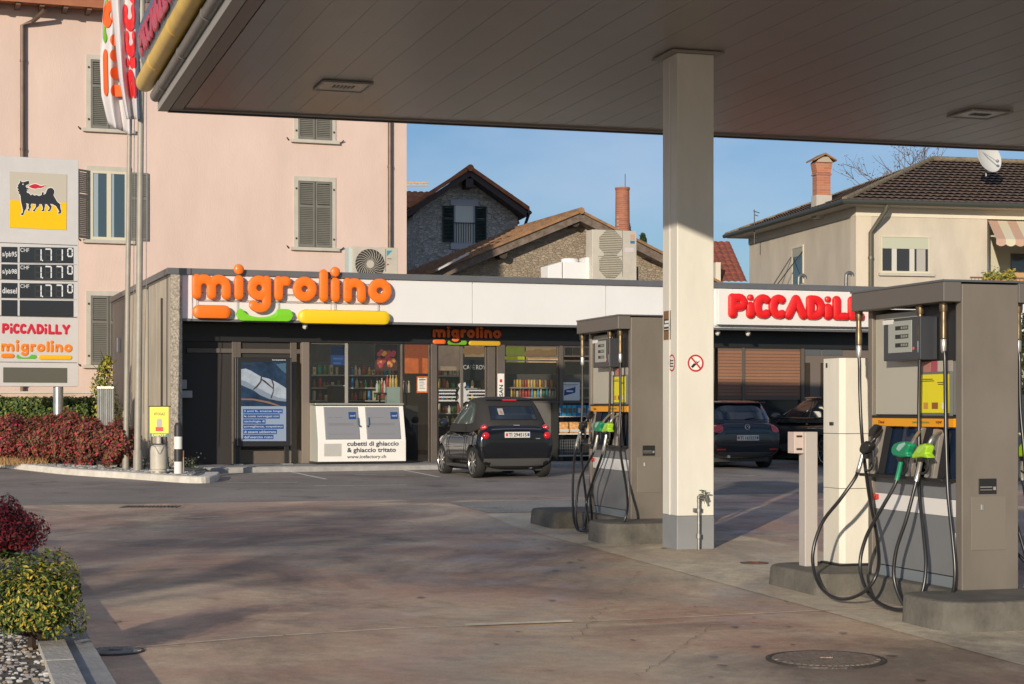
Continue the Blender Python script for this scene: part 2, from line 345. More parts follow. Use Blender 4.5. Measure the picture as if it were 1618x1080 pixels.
# ground sheets following the slope
g = B(); YS = [-150, -60, 0, 60, 90, 140, 260, 800]
def gzz(Y): return gz(min(Y, 60)) if Y > -60 else gz(-60)
g.grid([[(x, y, gzz(y)) for x in (-400, -60, 60, 400)][::-1] for y in YS]); 
single('ground', g, M_asph, kind='structure')
def sheet(name, pts, h, m, **kw):
    b = B(); P = [(p[0], p[1], gz(p[1])+h) for p in pts]; b.add(P, [tuple(range(len(P)))])
    return single(name, b, m, **kw)
def NW(u, v): p = N.w(u, v); return (p.x, p.y)
sheet('forecourt', [NW(-11, -13), NW(12, -13), NW(12, 13.7), NW(-11, 14.9)], .004, M_fore, kind='structure')
sheet('pump_apron', [NW(-.82, -6), NW(1.35, -6), NW(1.35, 11.2), NW(-.55, 11.2), NW(-.82, 9)], .008, M_apron, kind='structure')
sheet('concrete_patch', [NW(-.5, 11.25), NW(2.2, 11.25), NW(2.2, 13.6), NW(-.5, 13.6)], .008, M_patch, kind='structure')
def band(pxs, wd, h, name, m, gaps=None):
    b = B()
    for seg in pxs:
        P = [GP(*q) for q in seg]
        for i in range(len(P)-1):
            a, c = P[i], P[i+1]; d = Vector((c.x-a.x, c.y-a.y)).normalized(); nn = Vector((-d.y, d.x))*wd/2
            q = [(a.x+nn.x, a.y+nn.y), (a.x-nn.x, a.y-nn.y), (c.x-nn.x, c.y-nn.y), (c.x+nn.x, c.y+nn.y)]
            b.add([(x, y, gz(y)+h) for x, y in q], [(0, 1, 2, 3)])
    return single(name, b, m, kind='structure')
band([[(150, 1031), (400, 1009), (640, 994)], [(640, 994), (1000, 981), (1240, 969), (1480, 958)]], .022, .013, 'slab_joint', M_joint)
band([[(735, 990.5), (905, 984)]], .10, .017, 'joint_repair', M_joint)
band([[(637.6, 742.5), (694, 753.5)], [(458, 745), (515, 757)], [(560, 750), (640, 751)], [(360, 762), (470, 762)], [(498, 767.5), (643, 766)], [(900, 752), (1130, 748)], [(1160, 752), (1195, 751)]], .09, .004, 'parking_lines', M_line)
band([[(276, 820.5), (355, 816.5)]], .07, .012, 'lane_mark', M_line)
# manhole covers, drain grate
def manhole(px, py, r, label, m, name='manhole_cover', ribs=9):
    p = GP(px, py); t = Thing(name, label, 'manhole cover', WF, (p.x, p.y, p.z))
    b = B().lathe([(r, p.z-.02), (r, p.z+.012), (r*.93, p.z+.013), (r*.92, p.z+.009)], (p.x, p.y, 0), 40); t.part('rim', b, MATS['iron'])
    b = B().lathe([(r*.9, p.z+.0), (r*.9, p.z+.012)], (p.x, p.y, 0), 40)
    for i in range(-ribs, ribs+1):
        x = i*r*.85/ribs; h = math.sqrt(max(0, (r*.86)**2-x*x))
        if h > .02: b.box(p.x+x-.012, p.x+x+.012, p.y-h, p.y+h, p.z+.011, p.z+.0145)
    b.box(p.x-.04, p.x+.04, p.y-.02, p.y+.02, p.z+.017, p.z+.024)
    t.part('lid', b, m)
mat('iron', (.10, .09, .08), .6, .6, var=.3, vs=20, bump=.3)
M_iron2 = mat('iron_lid', (.27, .21, .165), .6, .2, var=.3, vs=30, bump=.4)
manhole(1305, 1043, .38, 'round dark iron manhole cover in the front of the forecourt slab', M_iron2)
manhole(182, 1030, .19, 'small pale manhole cover beside the foreground kerb', mat('iron_pale', (.3, .29, .26), .7, .2, var=.3, vs=20), ribs=6)
manhole(1192, 890.5, .14, 'small rusty red cover on the pale slab between pillar and pump island', mat('iron_red', (.22, .10, .07), .7, .2, var=.3, vs=20), ribs=4)
p = GP(235, 801); b = B(); 
for i in range(14): b.box(p.x-.34+i*.052, p.x-.31+i*.052, p.y-.2, p.y+.2, p.z+.002, p.z+.014)
b.box(p.x-.38, p.x-.345, p.y-.23, p.y+.23, p.z+.001, p.z+.012).box(p.x+.395, p.x+.43, p.y-.23, p.y+.23, p.z+.001, p.z+.012)
single('drain_grate', b, MATS['iron'], 'slotted iron drain grate set in the asphalt in front of the red hedge', 'drain grate', WF, (p.x, p.y, p.z))
# litter leaves on the forecourt
b = B()
for px, py in [(785, 843), (907, 921), (914, 948), (1098, 961), (1115, 961), (1192, 986), (770, 838), (1010, 905)]:
    q = GP(px, py); r = .03; a = random.random()*3
    b.add([(q.x+r*cos(a+k*1.57)*(1 if k % 2 else .5), q.y+r*sin(a+k*1.57)*(1 if k % 2 else .5), q.z+.014+.004*(k % 2)) for k in range(4)], [(0, 1, 2, 3)])
single('fallen_leaves', b, mat('dry_leaf', (.5, .22, .07), .8), kind='stuff')
# fine cracks and sawn joints in the slabs, dark oil drips
def crack(P0, P1, wd, n, amp, seed):
    rs = random.Random(seed); a, c = GP(*P0), GP(*P1); d = c-a; nn = Vector((-d.y, d.x, 0)).normalized(); pts = [a+d*(i/n)+nn*(rs.gauss(0, amp) if 0 < i < n else 0) for i in range(n+1)]; return [(p.x, p.y) for p in pts]
b = B()
for k, (P0, P1, wd, n_, am) in enumerate([((905, 1012), (1010, 905), .004, 40, .03), ((780, 880), (1010, 868), .005, 30, .025), ((1010, 1070), (1130, 985), .004, 34, .02)]):
    q = crack(P0, P1, wd, n_, am, k)
    for (x0, y0), (x1, y1) in zip(q, q[1:]):
        d_ = Vector((x1-x0, y1-y0)).normalized(); o = Vector((-d_.y, d_.x))*wd/2; b.add([(x, y, gz(y)+.012) for x, y in ((x0+o.x, y0+o.y), (x0-o.x, y0-o.y), (x1-o.x, y1-o.y), (x1+o.x, y1+o.y))], [(0, 1, 2, 3)])
single('pavement_cracks', b, mat('crack_dark', (.24, .19, .15), .9), kind='structure')
b = B(); rs = random.Random(9)
for _ in range(110):
    u, v = (rs.uniform(-3.5, -.3), rs.uniform(-3, 12)) if rs.random() < .75 else (rs.uniform(-8, 0), rs.uniform(-3, 12)); p = N.w(u, v); r = rs.choice([.010, .014, .02, .035]); a = rs.random()*6
    b.add([(p.x+r*rs.uniform(.7, 1.2)*cos(a+k*.8), p.y+r*rs.uniform(.7, 1.2)*sin(a+k*.8), gz(p.y)+.0135) for k in range(8)], [tuple(range(8))])
single('oil_drips', b, mat('oil_dark', (.10, .08, .065), .35), kind='stuff')
# ------------------------------------------------ planting bed with pale kerb (left, by the kiosk)
def ribbon(path, wd, z0, h, b, side=1):      # path of world xy; kerb of width wd to its left
    n = len(path); Q = []
    for i in range(n):
        a = path[max(i-1, 0)]; c = path[min(i+1, n-1)]; d = Vector((c[0]-a[0], c[1]-a[1])).normalized(); nn = Vector((-d.y, d.x))*wd*side
        Q.append((path[i], (path[i][0]+nn.x, path[i][1]+nn.y)))
    P = [[(q[0][0], q[0][1], gz(q[0][1])-.1), (q[0][0], q[0][1], gz(q[0][1])+h-.02), (q[0][0]+(q[1][0]-q[0][0])*.08, q[0][1]+(q[1][1]-q[0][1])*.08, gz(q[0][1])+h),
          (q[1][0], q[1][1], gz(q[1][1])+h), (q[1][0], q[1][1], gz(q[1][1])-.1)] for q in Q]
    b.grid(P); b.add(P[0], [(0, 1, 2, 3, 4)]); b.add(P[-1], [(4, 3, 2, 1, 0)]); return Q
kp = [GP(x, y) for x, y in [(-150, 722), (0, 738), (99, 749), (198, 756), (287, 762.5), (325, 763), (343, 760), (347, 755)]]
kp = [(p.x, p.y) for p in smoothpts([(p.x, p.y, 0) for p in kp], 4)]
kp = [(p.x, p.y) if not isinstance(p, tuple) else p for p in kp]
b = B(); Q = ribbon(kp, .26, 0, .12, b); single('bed_kerb', b, M_kerb, kind='structure')
inner = [q[1] for q in Q]
e1 = K.w(.35, -.70); e2 = K.w(-.2, .1); e3 = K.w(-.2, 12)
poly = inner+[(e1.x, e1.y), (e2.x, e2.y), (e3.x, e3.y), (-30, 46), (-30, 40)]
b = B(); b.add([(x, y, gz(y)+.10) for x, y in poly], [tuple(range(len(poly)))]); single('planting_bed', b, M_gravel, kind='structure')
# loose stones on the bed
def stones(name, n, samp, sz, mats):
    b = B()
    for _ in range(n):
        x, y, z = samp(); r = sz*random.uniform(.5, 1.3); a = random.random()*6
        q = [random.uniform(.75, 1.1) for _ in range(6)]; h = r*random.uniform(.5, .85); e = random.uniform(.6, 1)
        vs = [(x+r*s_*q[k]*cos(a+k*pi/3), y+r*s_*e*q[k]*sin(a+k*pi/3), z+h*zz) for s_, zz in ((.85, 0), (1, .45), (.6, .9)) for k in range(6)]
        b.add(vs, [(i*6+k, i*6+(k+1) % 6, i*6+6+(k+1) % 6, i*6+6+k) for i in range(2) for k in range(6)]+[tuple(range(12, 18))], random.randrange(len(mats)))
    return single(name, b, mats, kind='stuff', smooth=True)
def sb():
    while 1:
        x = random.uniform(-11.5, -5.6); 
        i = min(range(len(inner)), key=lambda k: abs(inner[k][0]-x)); y = inner[i][1]+random.uniform(.02, 1.5)
        if x < -5.9 and K.l(x, y)[1] < -.75+.0*x or x < -6.9: return x, y, gz(y)+.10
SM = [mat('stone_a', (.30, .29, .27), .9), mat('stone_b', (.15, .15, .15), .9), mat('stone_c', (.42, .41, .38), .9)]
stones('gravel_stones', 2600, sb, .035, SM)
# ------------------------------------------------ foreground kerb and bed
f0 = GP(167, 1080); f1 = GP(46, 863); d = Vector((f1.x-f0.x, f1.y-f0.y)).normalized()
fp = [(f0.x+d.x*t, f0.y+d.y*t) for t in (-6, -2, 0, 2, 4, 6, 8.5, 9.4)]; fp += [(fp[-1][0]-.35, fp[-1][1]+.35), (fp[-1][0]-1.2, fp[-1][1]+.6), (fp[-1][0]-6, fp[-1][1]+1.2)]
b = B(); Qf = ribbon(fp, .17, 0, .13, b)
single('foreground_kerb', b, M_kerbg, kind='structure')
inn = [q[1] for q in Qf]; poly = inn+[(-14, 21), (-14, 4)]
b = B(); b.add([(x, y, gz(y)+.11) for x, y in poly], [tuple(range(len(poly)))]); single('foreground_bed', b, mat('soil', (.12, .10, .08), .95, var=.4, vs=12, bump=1, bs=20), kind='structure')
def sf():
    t = random.uniform(-1.5, 8.5); o = random.uniform(.2, 2.3); return f0.x+d.x*t-d.y*o, f0.y+d.y*t+d.x*o, gz(f0.y+d.y*t+d.x*o)+.11
stones('foreground_gravel', 9000, sf, .0175, [mat('pebble_a', (.42, .41, .39), .9), mat('pebble_b', (.26, .25, .24), .9), mat('pebble_c', (.56, .55, .52), .9), mat('pebble_d', (.34, .27, .20), .9)])
# paved stone edging beside the foreground kerb
b = B()
for k in range(-3, 3):
    t0 = k*.98; q = [(f0.x+d.x*t-d.y*o, f0.y+d.y*t+d.x*o) for t, o in ((t0, .18), (t0+.96, .18), (t0+.96, .34), (t0, .34))]
    b.add([(x, y, gz(y)+.09) for x, y in q]+[(x, y, gz(y)+.155) for x, y in q], [(4, 5, 6, 7), (0, 1, 5, 4), (1, 2, 6, 5), (2, 3, 7, 6), (3, 0, 4, 7)])
single('stone_edging', b, mat('edging_stone', (.48, .45, .40), .85, var=.15, vs=4, bump=.4, bs=30), kind='structure')
# ------------------------------------------------ pavement in front of the kiosk
b = B().box(.28, 22, -.70, 1.02, -.1, .425); b.box(.28, 22, -.82, -.704, -.1, .415)
single('pavement', b, M_pave, fr=K, base=(5, 0, .42), kind='structure', bev=.01)
# ================================================================ CANOPY
M_soff = mat('soffit_metal', (.285, .262, .23), .28, .0, var=.05, vs=1.5, spec=.6)
M_dk = mat('dark_metal', (.05, .048, .045), .5, .3)
M_edge = mat('pale_edge_metal', (.45, .43, .38), .45, .4)
M_yel = mat('yellow_tube', (.95, .58, .05), .35, var=.12, vs=3)
M_blue = mat('blue_grey_panel', (.10, .17, .22), .35)
M_gut = mat('gutter_metal', (.20, .20, .19), .4, .5, var=.1)
TB, TL = R(15.8), R(17.6)                  # back edge and left edge are not quite square
c0 = W(262, 172, 22.1); ZC = c0.z
CF = Frame(c0.x, c0.y, 17.6)               # v runs away along the left edge
bu = Vector((cos(TB-TL), sin(TB-TL)))      # back edge direction in the frame
def cpt(a, s): return (bu.x*a, bu.y*a+s)   # a along the back edge, s along the left edge (negative: to the camera)
T = Thing('station_canopy', 'wide flat filling station canopy with brown grey boarded ceiling over the pumps', 'canopy', CF, (7, -7, ZC))
LEN, WID, TH = 15.2, 17.0, .72
b = B().prism([cpt(0, 0), cpt(WID, 0), cpt(WID, -LEN), cpt(0, -LEN)], ZC+.06, ZC+TH); T.part('roof_slab', b, M_dk)
# ceiling boards along the left edge direction
b = B(); bw = .20; n = int((WID-.25)/bw)
for i in range(n):
    a = .22+i*bw
    b.prism([cpt(a+.0012, -.12), cpt(a+bw-.0012, -.12), cpt(a+bw-.0012, -LEN+.1), cpt(a+.0012, -LEN+.1)], ZC-.0-.0015*(i % 2), ZC+.05)
T.part('ceiling_boards', b, M_soff)
b = B()
b.prism([cpt(.05, -.05), cpt(.20, -.05), cpt(.20, -LEN), cpt(.05, -LEN)], ZC-.012, ZC+.055)
b.prism([cpt(.05, -.11), cpt(WID, -.11), cpt(WID, -.0), cpt(.05, -.0)], ZC-.016, ZC+.057); T.part('ceiling_border', b, mat('border_metal', (.30, .25, .21), .45))
b = B(); b.prism([cpt(-.10, .02), cpt(.03, .02), cpt(.03, -LEN), cpt(-.10, -LEN)], ZC-.03, ZC+.10); T.part('edge_profile', b, M_edge, bev=.006)
b = B(); b.prism([cpt(.031, .08), cpt(WID, .08), cpt(WID, .021), cpt(.031, .021)], ZC-.03, ZC+TH)
T.part('fascia', b, mat('fascia_dark', (.075, .065, .058), .5, .2)); b = B().prism([cpt(-.02, -LEN+.02), cpt(WID, -LEN+.02), cpt(WID, -LEN-.06), cpt(-.02, -LEN-.06)], ZC-.02, ZC+TH); T.part('fascia', b, MATS['fascia_dark'])
b = B(); P0, P1 = cpt(-.13, -.05), cpt(-.13, -LEN)
b.tube([(P0[0], P0[1], ZC+.15), (P1[0], P1[1], ZC+.15)], .075, 16)
for k in range(8): q = cpt(-.13, -.9-k*2.0); b.tube([(q[0], q[1]-.02, ZC+.15), (q[0], q[1]+.02, ZC+.15)], .083, 16)
T.part('gutter', b, M_gut, smooth=True)
b = B(); b.prism([cpt(-.12, 0), cpt(.0, 0), cpt(.0, -LEN), cpt(-.12, -LEN)], ZC+.11, ZC+TH); T.part('fascia_back', b, mat('slate_panel', (.09, .11, .12), .5))
b = B(); P0, P1 = cpt(-.25, .05), cpt(-.25, -LEN); 
b.tube([(P0[0], P0[1]+.06, ZC+.335), (P0[0], P0[1]+.03, ZC+.335), (P0[0], P0[1], ZC+.335), (P1[0], P1[1], ZC+.335)], [.09, .115, .12, .12], 28)
for k in range(8): q = cpt(-.25, -1.4-k*2.0); b.tube([(q[0], q[1]-.008, ZC+.335), (q[0], q[1]+.008, ZC+.335)], .1225, 28)
T.part('yellow_tube', b, M_yel, smooth=True)
# pillow shaped name board above the tube
sec = [(-.25, .47), (-.30, .56), (-.34, .72), (-.355, .88), (-.34, 1.02), (-.30, 1.12), (-.14, 1.12), (-.14, .47)]
b = B(); rows = []
for s in (0.0, -.10, -LEN):
    k = .94 if s == 0 else 1
    rows.append([(cpt(x*1.0+0, s)[0], cpt(x, s)[1]+(.02 if s == 0 else 0), ZC+.82+(z-.82)*k) for x, z in sec])
b.grid([r+[r[0]] for r in rows]); b.add(rows[0], [tuple(range(8))]); b.add(rows[-1], [tuple(range(8))[::-1]]); nb = T.part('name_board', b, M_blue, smooth=True)
b = B()
def mpc(a, bb, d=0):                       # letters read towards the camera
    s = -.35-(a/760.0)*3.3; zz = .555+(bb/112.0)*.34; x = -.285-.07*math.sin(min(1, max(0, (zz-.47)/.65))*pi)-d*.0012
    q = cpt(x-.014, s); return (q[0], q[1], ZC+zz)
piccadilly_letters(b, mpc, .9, r=15); T.part('lettering', b, mat('canopy_letter_red', (.50, .06, .11), .4), parent=nb, smooth=True)
# flat lamps set in the ceiling
def ceil_lamp(px, py, wd, ln):
    Y = (ZC-CAMZ)*FPX/(HY-py); q = W(px, py, Y); u, v = CF.l(q.x, q.y)
    b = B(); t = .03
    b.box(u-wd, u+wd, v-ln, v-ln+t, ZC-.03, ZC-.006).box(u-wd, u+wd, v+ln-t, v+ln, ZC-.03, ZC-.006).box(u-wd, u-wd+t, v-ln+t, v+ln-t, ZC-.03, ZC-.006).box(u+wd-t, u+wd, v-ln+t, v+ln-t, ZC-.03, ZC-.006)
    fo = T.part('ceiling_light', b, mat('lamp_frame', (.31, .29, .26), .4), bev=.003)
    b = B().box(u-wd+t, u+wd-t, v-ln+t, v+ln-t, ZC-.022, ZC-.008); T.part('diffuser', b, mat('lamp_glass', (.34, .31, .27), .2, spec=.8), parent=fo)
    b = B()
    for k in range(6): b.box(u-.12+k*.045, u-.10+k*.045, v-.08, v+.08, ZC-.026, ZC-.0225)
    T.part('vent_slots', b, M_dk, parent=fo)
ceil_lamp(542, 134, .30, .30); ceil_lamp(1548, 178, .30, .30)
# a few off-picture lamps of the same grid
# ---------------- pillar
pc = GP(1070, 869); PF = Frame(pc.x, pc.y, 16.5); z0 = gz(pc.y)
M_pw = mat('white_painted_steel', (.74, .72, .64), .45, var=.05, vs=3, stretch=(1, 1, .3))
M_pg = mat('grey_painted_base', (.25, .26, .27), .55, var=.06, vs=3)
T = Thing('canopy_pillar', 'square cream canopy pillar with grey foot beside the far pump', 'pillar', PF, (.21, .21, z0))
zs = CAMZ+(HY-815)*pc.y/FPX
b = B().box(0, .42, 0, .42, zs, ZC-.03); shaft = T.part('shaft', b, M_pw, bev=.008)
b = B().box(-.003, .423, -.003, .423, z0-.1, zs-.002); T.part('foot', b, M_pg, bev=.008)
b = B().box(-.006, -.001, .20, .225, zs, ZC-.1); T.part('seam', b, mat('seam_pale', (.85, .82, .75), .4))
b = B().box(-.09, .51, -.09, .51, ZC-.028, ZC-.008); T.part('collar', b, mat('collar_metal', (.30, .28, .24), .5), bev=.004)
# stickers on the pillar
def ring(b, mp, a, bb, r0, r1, mi, n=28):
    b.add([mp(a+r*cos(2*pi*k/n), bb+r*sin(2*pi*k/n), 0) for r in (r0, r1) for k in range(n)], [(k, (k+1) % n, n+(k+1) % n, n+k) for k in range(n)], mi)
def disc(b, mp, a, bb, r, mi, n=28, sx=1):
    b.add([mp(a+r*sx*cos(2*pi*k/n), bb+r*sin(2*pi*k/n), 0) for k in range(n)], [tuple(range(n))], mi)
SR = mat('sign_red', (.55, .03, .04), .4); SW = mat('sign_white', (.82, .80, .74), .4); SK = mat('sign_black', (.02, .02, .02), .4)
ms = lambda k: (lambda a, b, d=0: (a, -.004-k*.002, b))
u, z = PF.hit(1099, 573.5, 0)
b = B(); ring(b, ms(0), u, z, .074, .092, 0); disc(b, ms(0), u, z, .0735, 1)
b.add([ms(1)(u-.055, z-.035, 0), ms(1)(u-.035, z-.052, 0), ms(1)(u+.01, z-.01, 0), ms(1)(u-.02, z+.0, 0)], [(0, 1, 2, 3)], 2)
b.add([ms(1)(u+.0, z+.03, 0), ms(1)(u+.02, z-.005, 0), ms(1)(u+.055, z+.035, 0), ms(1)(u+.022, z+.012, 0)], [(0, 1, 2, 3)], 2)
b.add([ms(2)(u-.055, z+.05, 0), ms(2)(u+.045, z-.06, 0), ms(2)(u+.058, z-.047, 0), ms(2)(u-.042, z+.063, 0)], [(0, 1, 2, 3)], 0)
T.part('prohibition_sticker', b, [SR, SW, SK])
ml = lambda k: (lambda a, b, d=0: (-.004-k*.002, a, b))
v, z = PF.hitu(1062, 573, 0); b = B(); ring(b, ml(0), v, z, .074, .092, 0); disc(b, ml(0), v, z, .0735, 1)
for i in range(3): b.add([ml(1)(v-.05, z+.03-.03*i, 0), ml(1)(v-.05, z+.018-.03*i, 0), ml(1)(v+.045, z+.018-.03*i, 0), ml(1)(v+.045, z+.03-.03*i, 0)], [(0, 1, 2, 3)], 2)
b.add([ml(1)(v+.035, z-.045, 0), ml(1)(v+.05, z-.045, 0), ml(1)(v+.05, z+.045, 0), ml(1)(v+.035, z+.045, 0)], [(0, 1, 2, 3)], 2)
T.part('notice_sticker', b, [SR, SW, SK])
v0, z1 = PF.hitu(1060, 490, 0); v1, z2 = PF.hitu(1049, 537, 0); b = B()
mm = ml(0); q = lambda a0, a1, b0, b1, mi, k=0: b.add([ml(k)(v0+(v1-v0)*a0, z2+(z1-z2)*b0, 0), ml(k)(v0+(v1-v0)*a1, z2+(z1-z2)*b0, 0), ml(k)(v0+(v1-v0)*a1, z2+(z1-z2)*b1, 0), ml(k)(v0+(v1-v0)*a0, z2+(z1-z2)*b1, 0)], [(0, 1, 2, 3)], mi)
q(0, 1, 0, .3, 0); q(0, 1, .3, .72, 1); q(0, 1, .72, 1, 0); q(.1, .9, .45, .54, 2, 1); q(.2, .8, .58, .66, 2, 1); q(.1, .9, .35, .38, 2, 1)
T.part('poster_sticker', b, [mat('sticker_brown', (.22, .12, .05), .5), SK, SW])
# stand pipe with taps
T = Thing('tap_standpipe', 'grey water standpipe with two green handled taps against the pillar', 'tap', PF, (.25, -.05, gz(pc.y)))
u, _ = PF.hit(1104, 840, -.06); zz = lambda y: PF.hit(1104, y, -.06)[1]; M_gal = mat('galvanised_pipe', (.22, .22, .21), .45, .6, var=.2, vs=20)
b = B().tube([(u, -.06, gz(pc.y)-.02), (u, -.06, zz(790))], .017, 10); b.tube([(u, -.06, zz(808)), (u, -.06, zz(803))], .03, 10); b.box(u-.045, u+.045, -.05, -.005, zz(809), zz(803))
b.tube([(u, -.06, zz(850)), (u, -.06, zz(843))], .03, 10); b.tube([(u, -.06, zz(793)), (u+.0, -.06, zz(785)), (u+.03, -.07, zz(782))], .02, 10); T.part('pipe', b, M_gal, smooth=True)
b = B().tube([(u, -.07, zz(783)), (u+.07, -.09, zz(781)), (u+.085, -.10, zz(790))], [.02, .016, .013], 10); b.tube([(u+.05, -.09, zz(782)), (u+.05, -.09, zz(776))], .012, 8)
b.tube([(u, -.07, zz(787)), (u+.04, -.13, zz(787)), (u+.045, -.14, zz(795))], .013, 10); T.part('tap', b, mat('tap_brass', (.25, .24, .2), .4, .8), smooth=True)
b = B(); 
for uu, y, vv in ((u+.05, 776, -.09), (u+.015, 775, -.10), (u+.085, 779, -.11)):
    b.lathe([(.022, zz(y)), (.026, zz(y)+.008), (.008, zz(y)+.012)], (uu, vv, 0), 12)
T.part('tap_handle', b, mat('tap_green', (.06, .14, .09), .5))
# ================================================================ PUMPS
M_pump = mat('pump_taupe', (.20, .175, .145), .42, .1, var=.09, vs=2.5, detail=8, stretch=(1, 1, .5))
M_pumpd = mat('pump_hat_grey', (.15, .135, .12), .45, .1)
M_panel = mat('pump_panel_grey', (.215, .225, .235), .38, .1, var=.04)
M_pale = mat('pump_pale_panel', (.50, .48, .40), .35, .1)
M_white = mat('panel_white', (.80, .79, .76), .4)
M_hose = mat('black_rubber', (.018, .017, .016), .32, var=.2, vs=30, spec=.7)
M_navy = mat('nozzle_bay_navy', (.012, .026, .06), .12, spec=.9)
M_blk = mat('black_plastic', (.02, .02, .02), .4)
M_alu = mat('aluminium', (.62, .60, .56), .35, .8, var=.1, vs=20)
M_steel = mat('pale_boot_metal', (.50, .46, .40), .35, .5, var=.1, vs=9)
M_org = mat('orange_strip', (.85, .36, .01), .4)
PW = .483
def vz(px, py, u): return N.hitu(px, py, u)
gN = gz(13.4); IT = .234
# island, dog-bone plan
def bone():
    P = []
    def c(u, v, r, a0, a1):
        for a in range(7): t = R(a0+(a1-a0)*a/6); P.append((u+r*cos(t), v+r*sin(t)))
    c(-.25, -.47, .28, 270, 180); c(-.36, -.16, .17, 180, 90)
    P += [(-.10, .03), (-.09, .08), (-.09, 1.36), (-.11, 1.43)]; c(-.33, 1.55, .10, 270, 180); c(-.18, 2.30, .26, 180, 90)
    L_ = P[:]
    return L_+[(PW-u*.45, v) for u, v in L_[::-1]]
bp_ = bone(); cu, cv = PW/2, .8
def ring_at(k, z): return [(cu+(u-cu)*(1+k*.0)-(k*.03 if u < cu else -k*.03), cv+(v-cv)*(1+.02*k), z) for u, v in bp_]
I = Thing('pump_island', 'dark concrete kerb island with rounded ends under the near pump', 'pump island', N, (PW/2, .8, gN), 'concrete pump islands')
b = B(); b.grid([r+[r[0]] for r in (ring_at(1.0, gN-.12), ring_at(.3, IT-.03), ring_at(0, IT-.008), ring_at(-.5, IT))]); b.add(ring_at(-.5, IT), [tuple(range(len(bp_)))])
I.part('island_block', b, M_isl)
P = Thing('fuel_pump', 'taupe fuel pump nearest the camera, with hoses looped to the ground', 'fuel pump', N, (PW/2, .7, IT), 'fuel pumps under the canopy')
b = B().box(0, PW, -.035, .045, IT, 2.535); b.box(.012, .058, .046, .075, IT, 2.40).box(PW-.058, PW-.012, .046, .075, IT, 2.40); P.part('end_column', b, M_pump, bev=.006)
b = B().box(0, PW, 1.36, 1.43, IT, 2.42); P.part('end_column', b, M_pump, bev=.006)
b = B().box(-.155, -.003, -.035, 1.43, 2.40, 2.548).box(PW+.003, PW+.155, -.035, 1.43, 2.40, 2.548).box(-.003, PW+.003, .048, 1.43, 2.43, 2.545); P.part('hat', b, M_pumpd, bev=.006)
b = B().box(-.16, PW+.16, -.04, 1.44, 2.549, 2.565); P.part('hat_lid', b, mat('lid_steel', (.22, .22, .22), .35, .7))
b = B().box(.065, PW-.065, .10, 1.35, IT, 2.38); P.part('core', b, M_blk)
# end panel details
b = B(); u0, z1 = N.hit(1534, 784, -.035); u1, z0 = N.hit(1589, 868, -.035); b.box(u0, u1, -.041, -.036, z0, z1); hd = P.part('service_hatch', b, mat('hatch_taupe', (.215, .19, .155), .42, .1), bev=.002)
u, z = N.hit(1551, 801, -.035); b = B().box(u-.012, u+.012, -.047, -.0415, z-.022, z+.022); P.part('lock', b, M_alu, parent=hd, bev=.003)
u0, z1 = N.hit(1546, 756, -.035); u1, z0 = N.hit(1574, 780, -.035); b = B().box(u0, u1, -.043, -.036, z0, z1); sk = P.part('socket_box', b, M_blk, bev=.003)
b = B().box(u1-.03, u1-.008, -.046, -.0435, z0+.03, z0+.055).box(u0+.01, u1-.04, -.046, -.0435, z0+.05, z0+.056).box(u0+.01, u1-.04, -.046, -.0435, z0+.03, z0+.034); P.part('socket_label', b, M_steel, parent=sk)
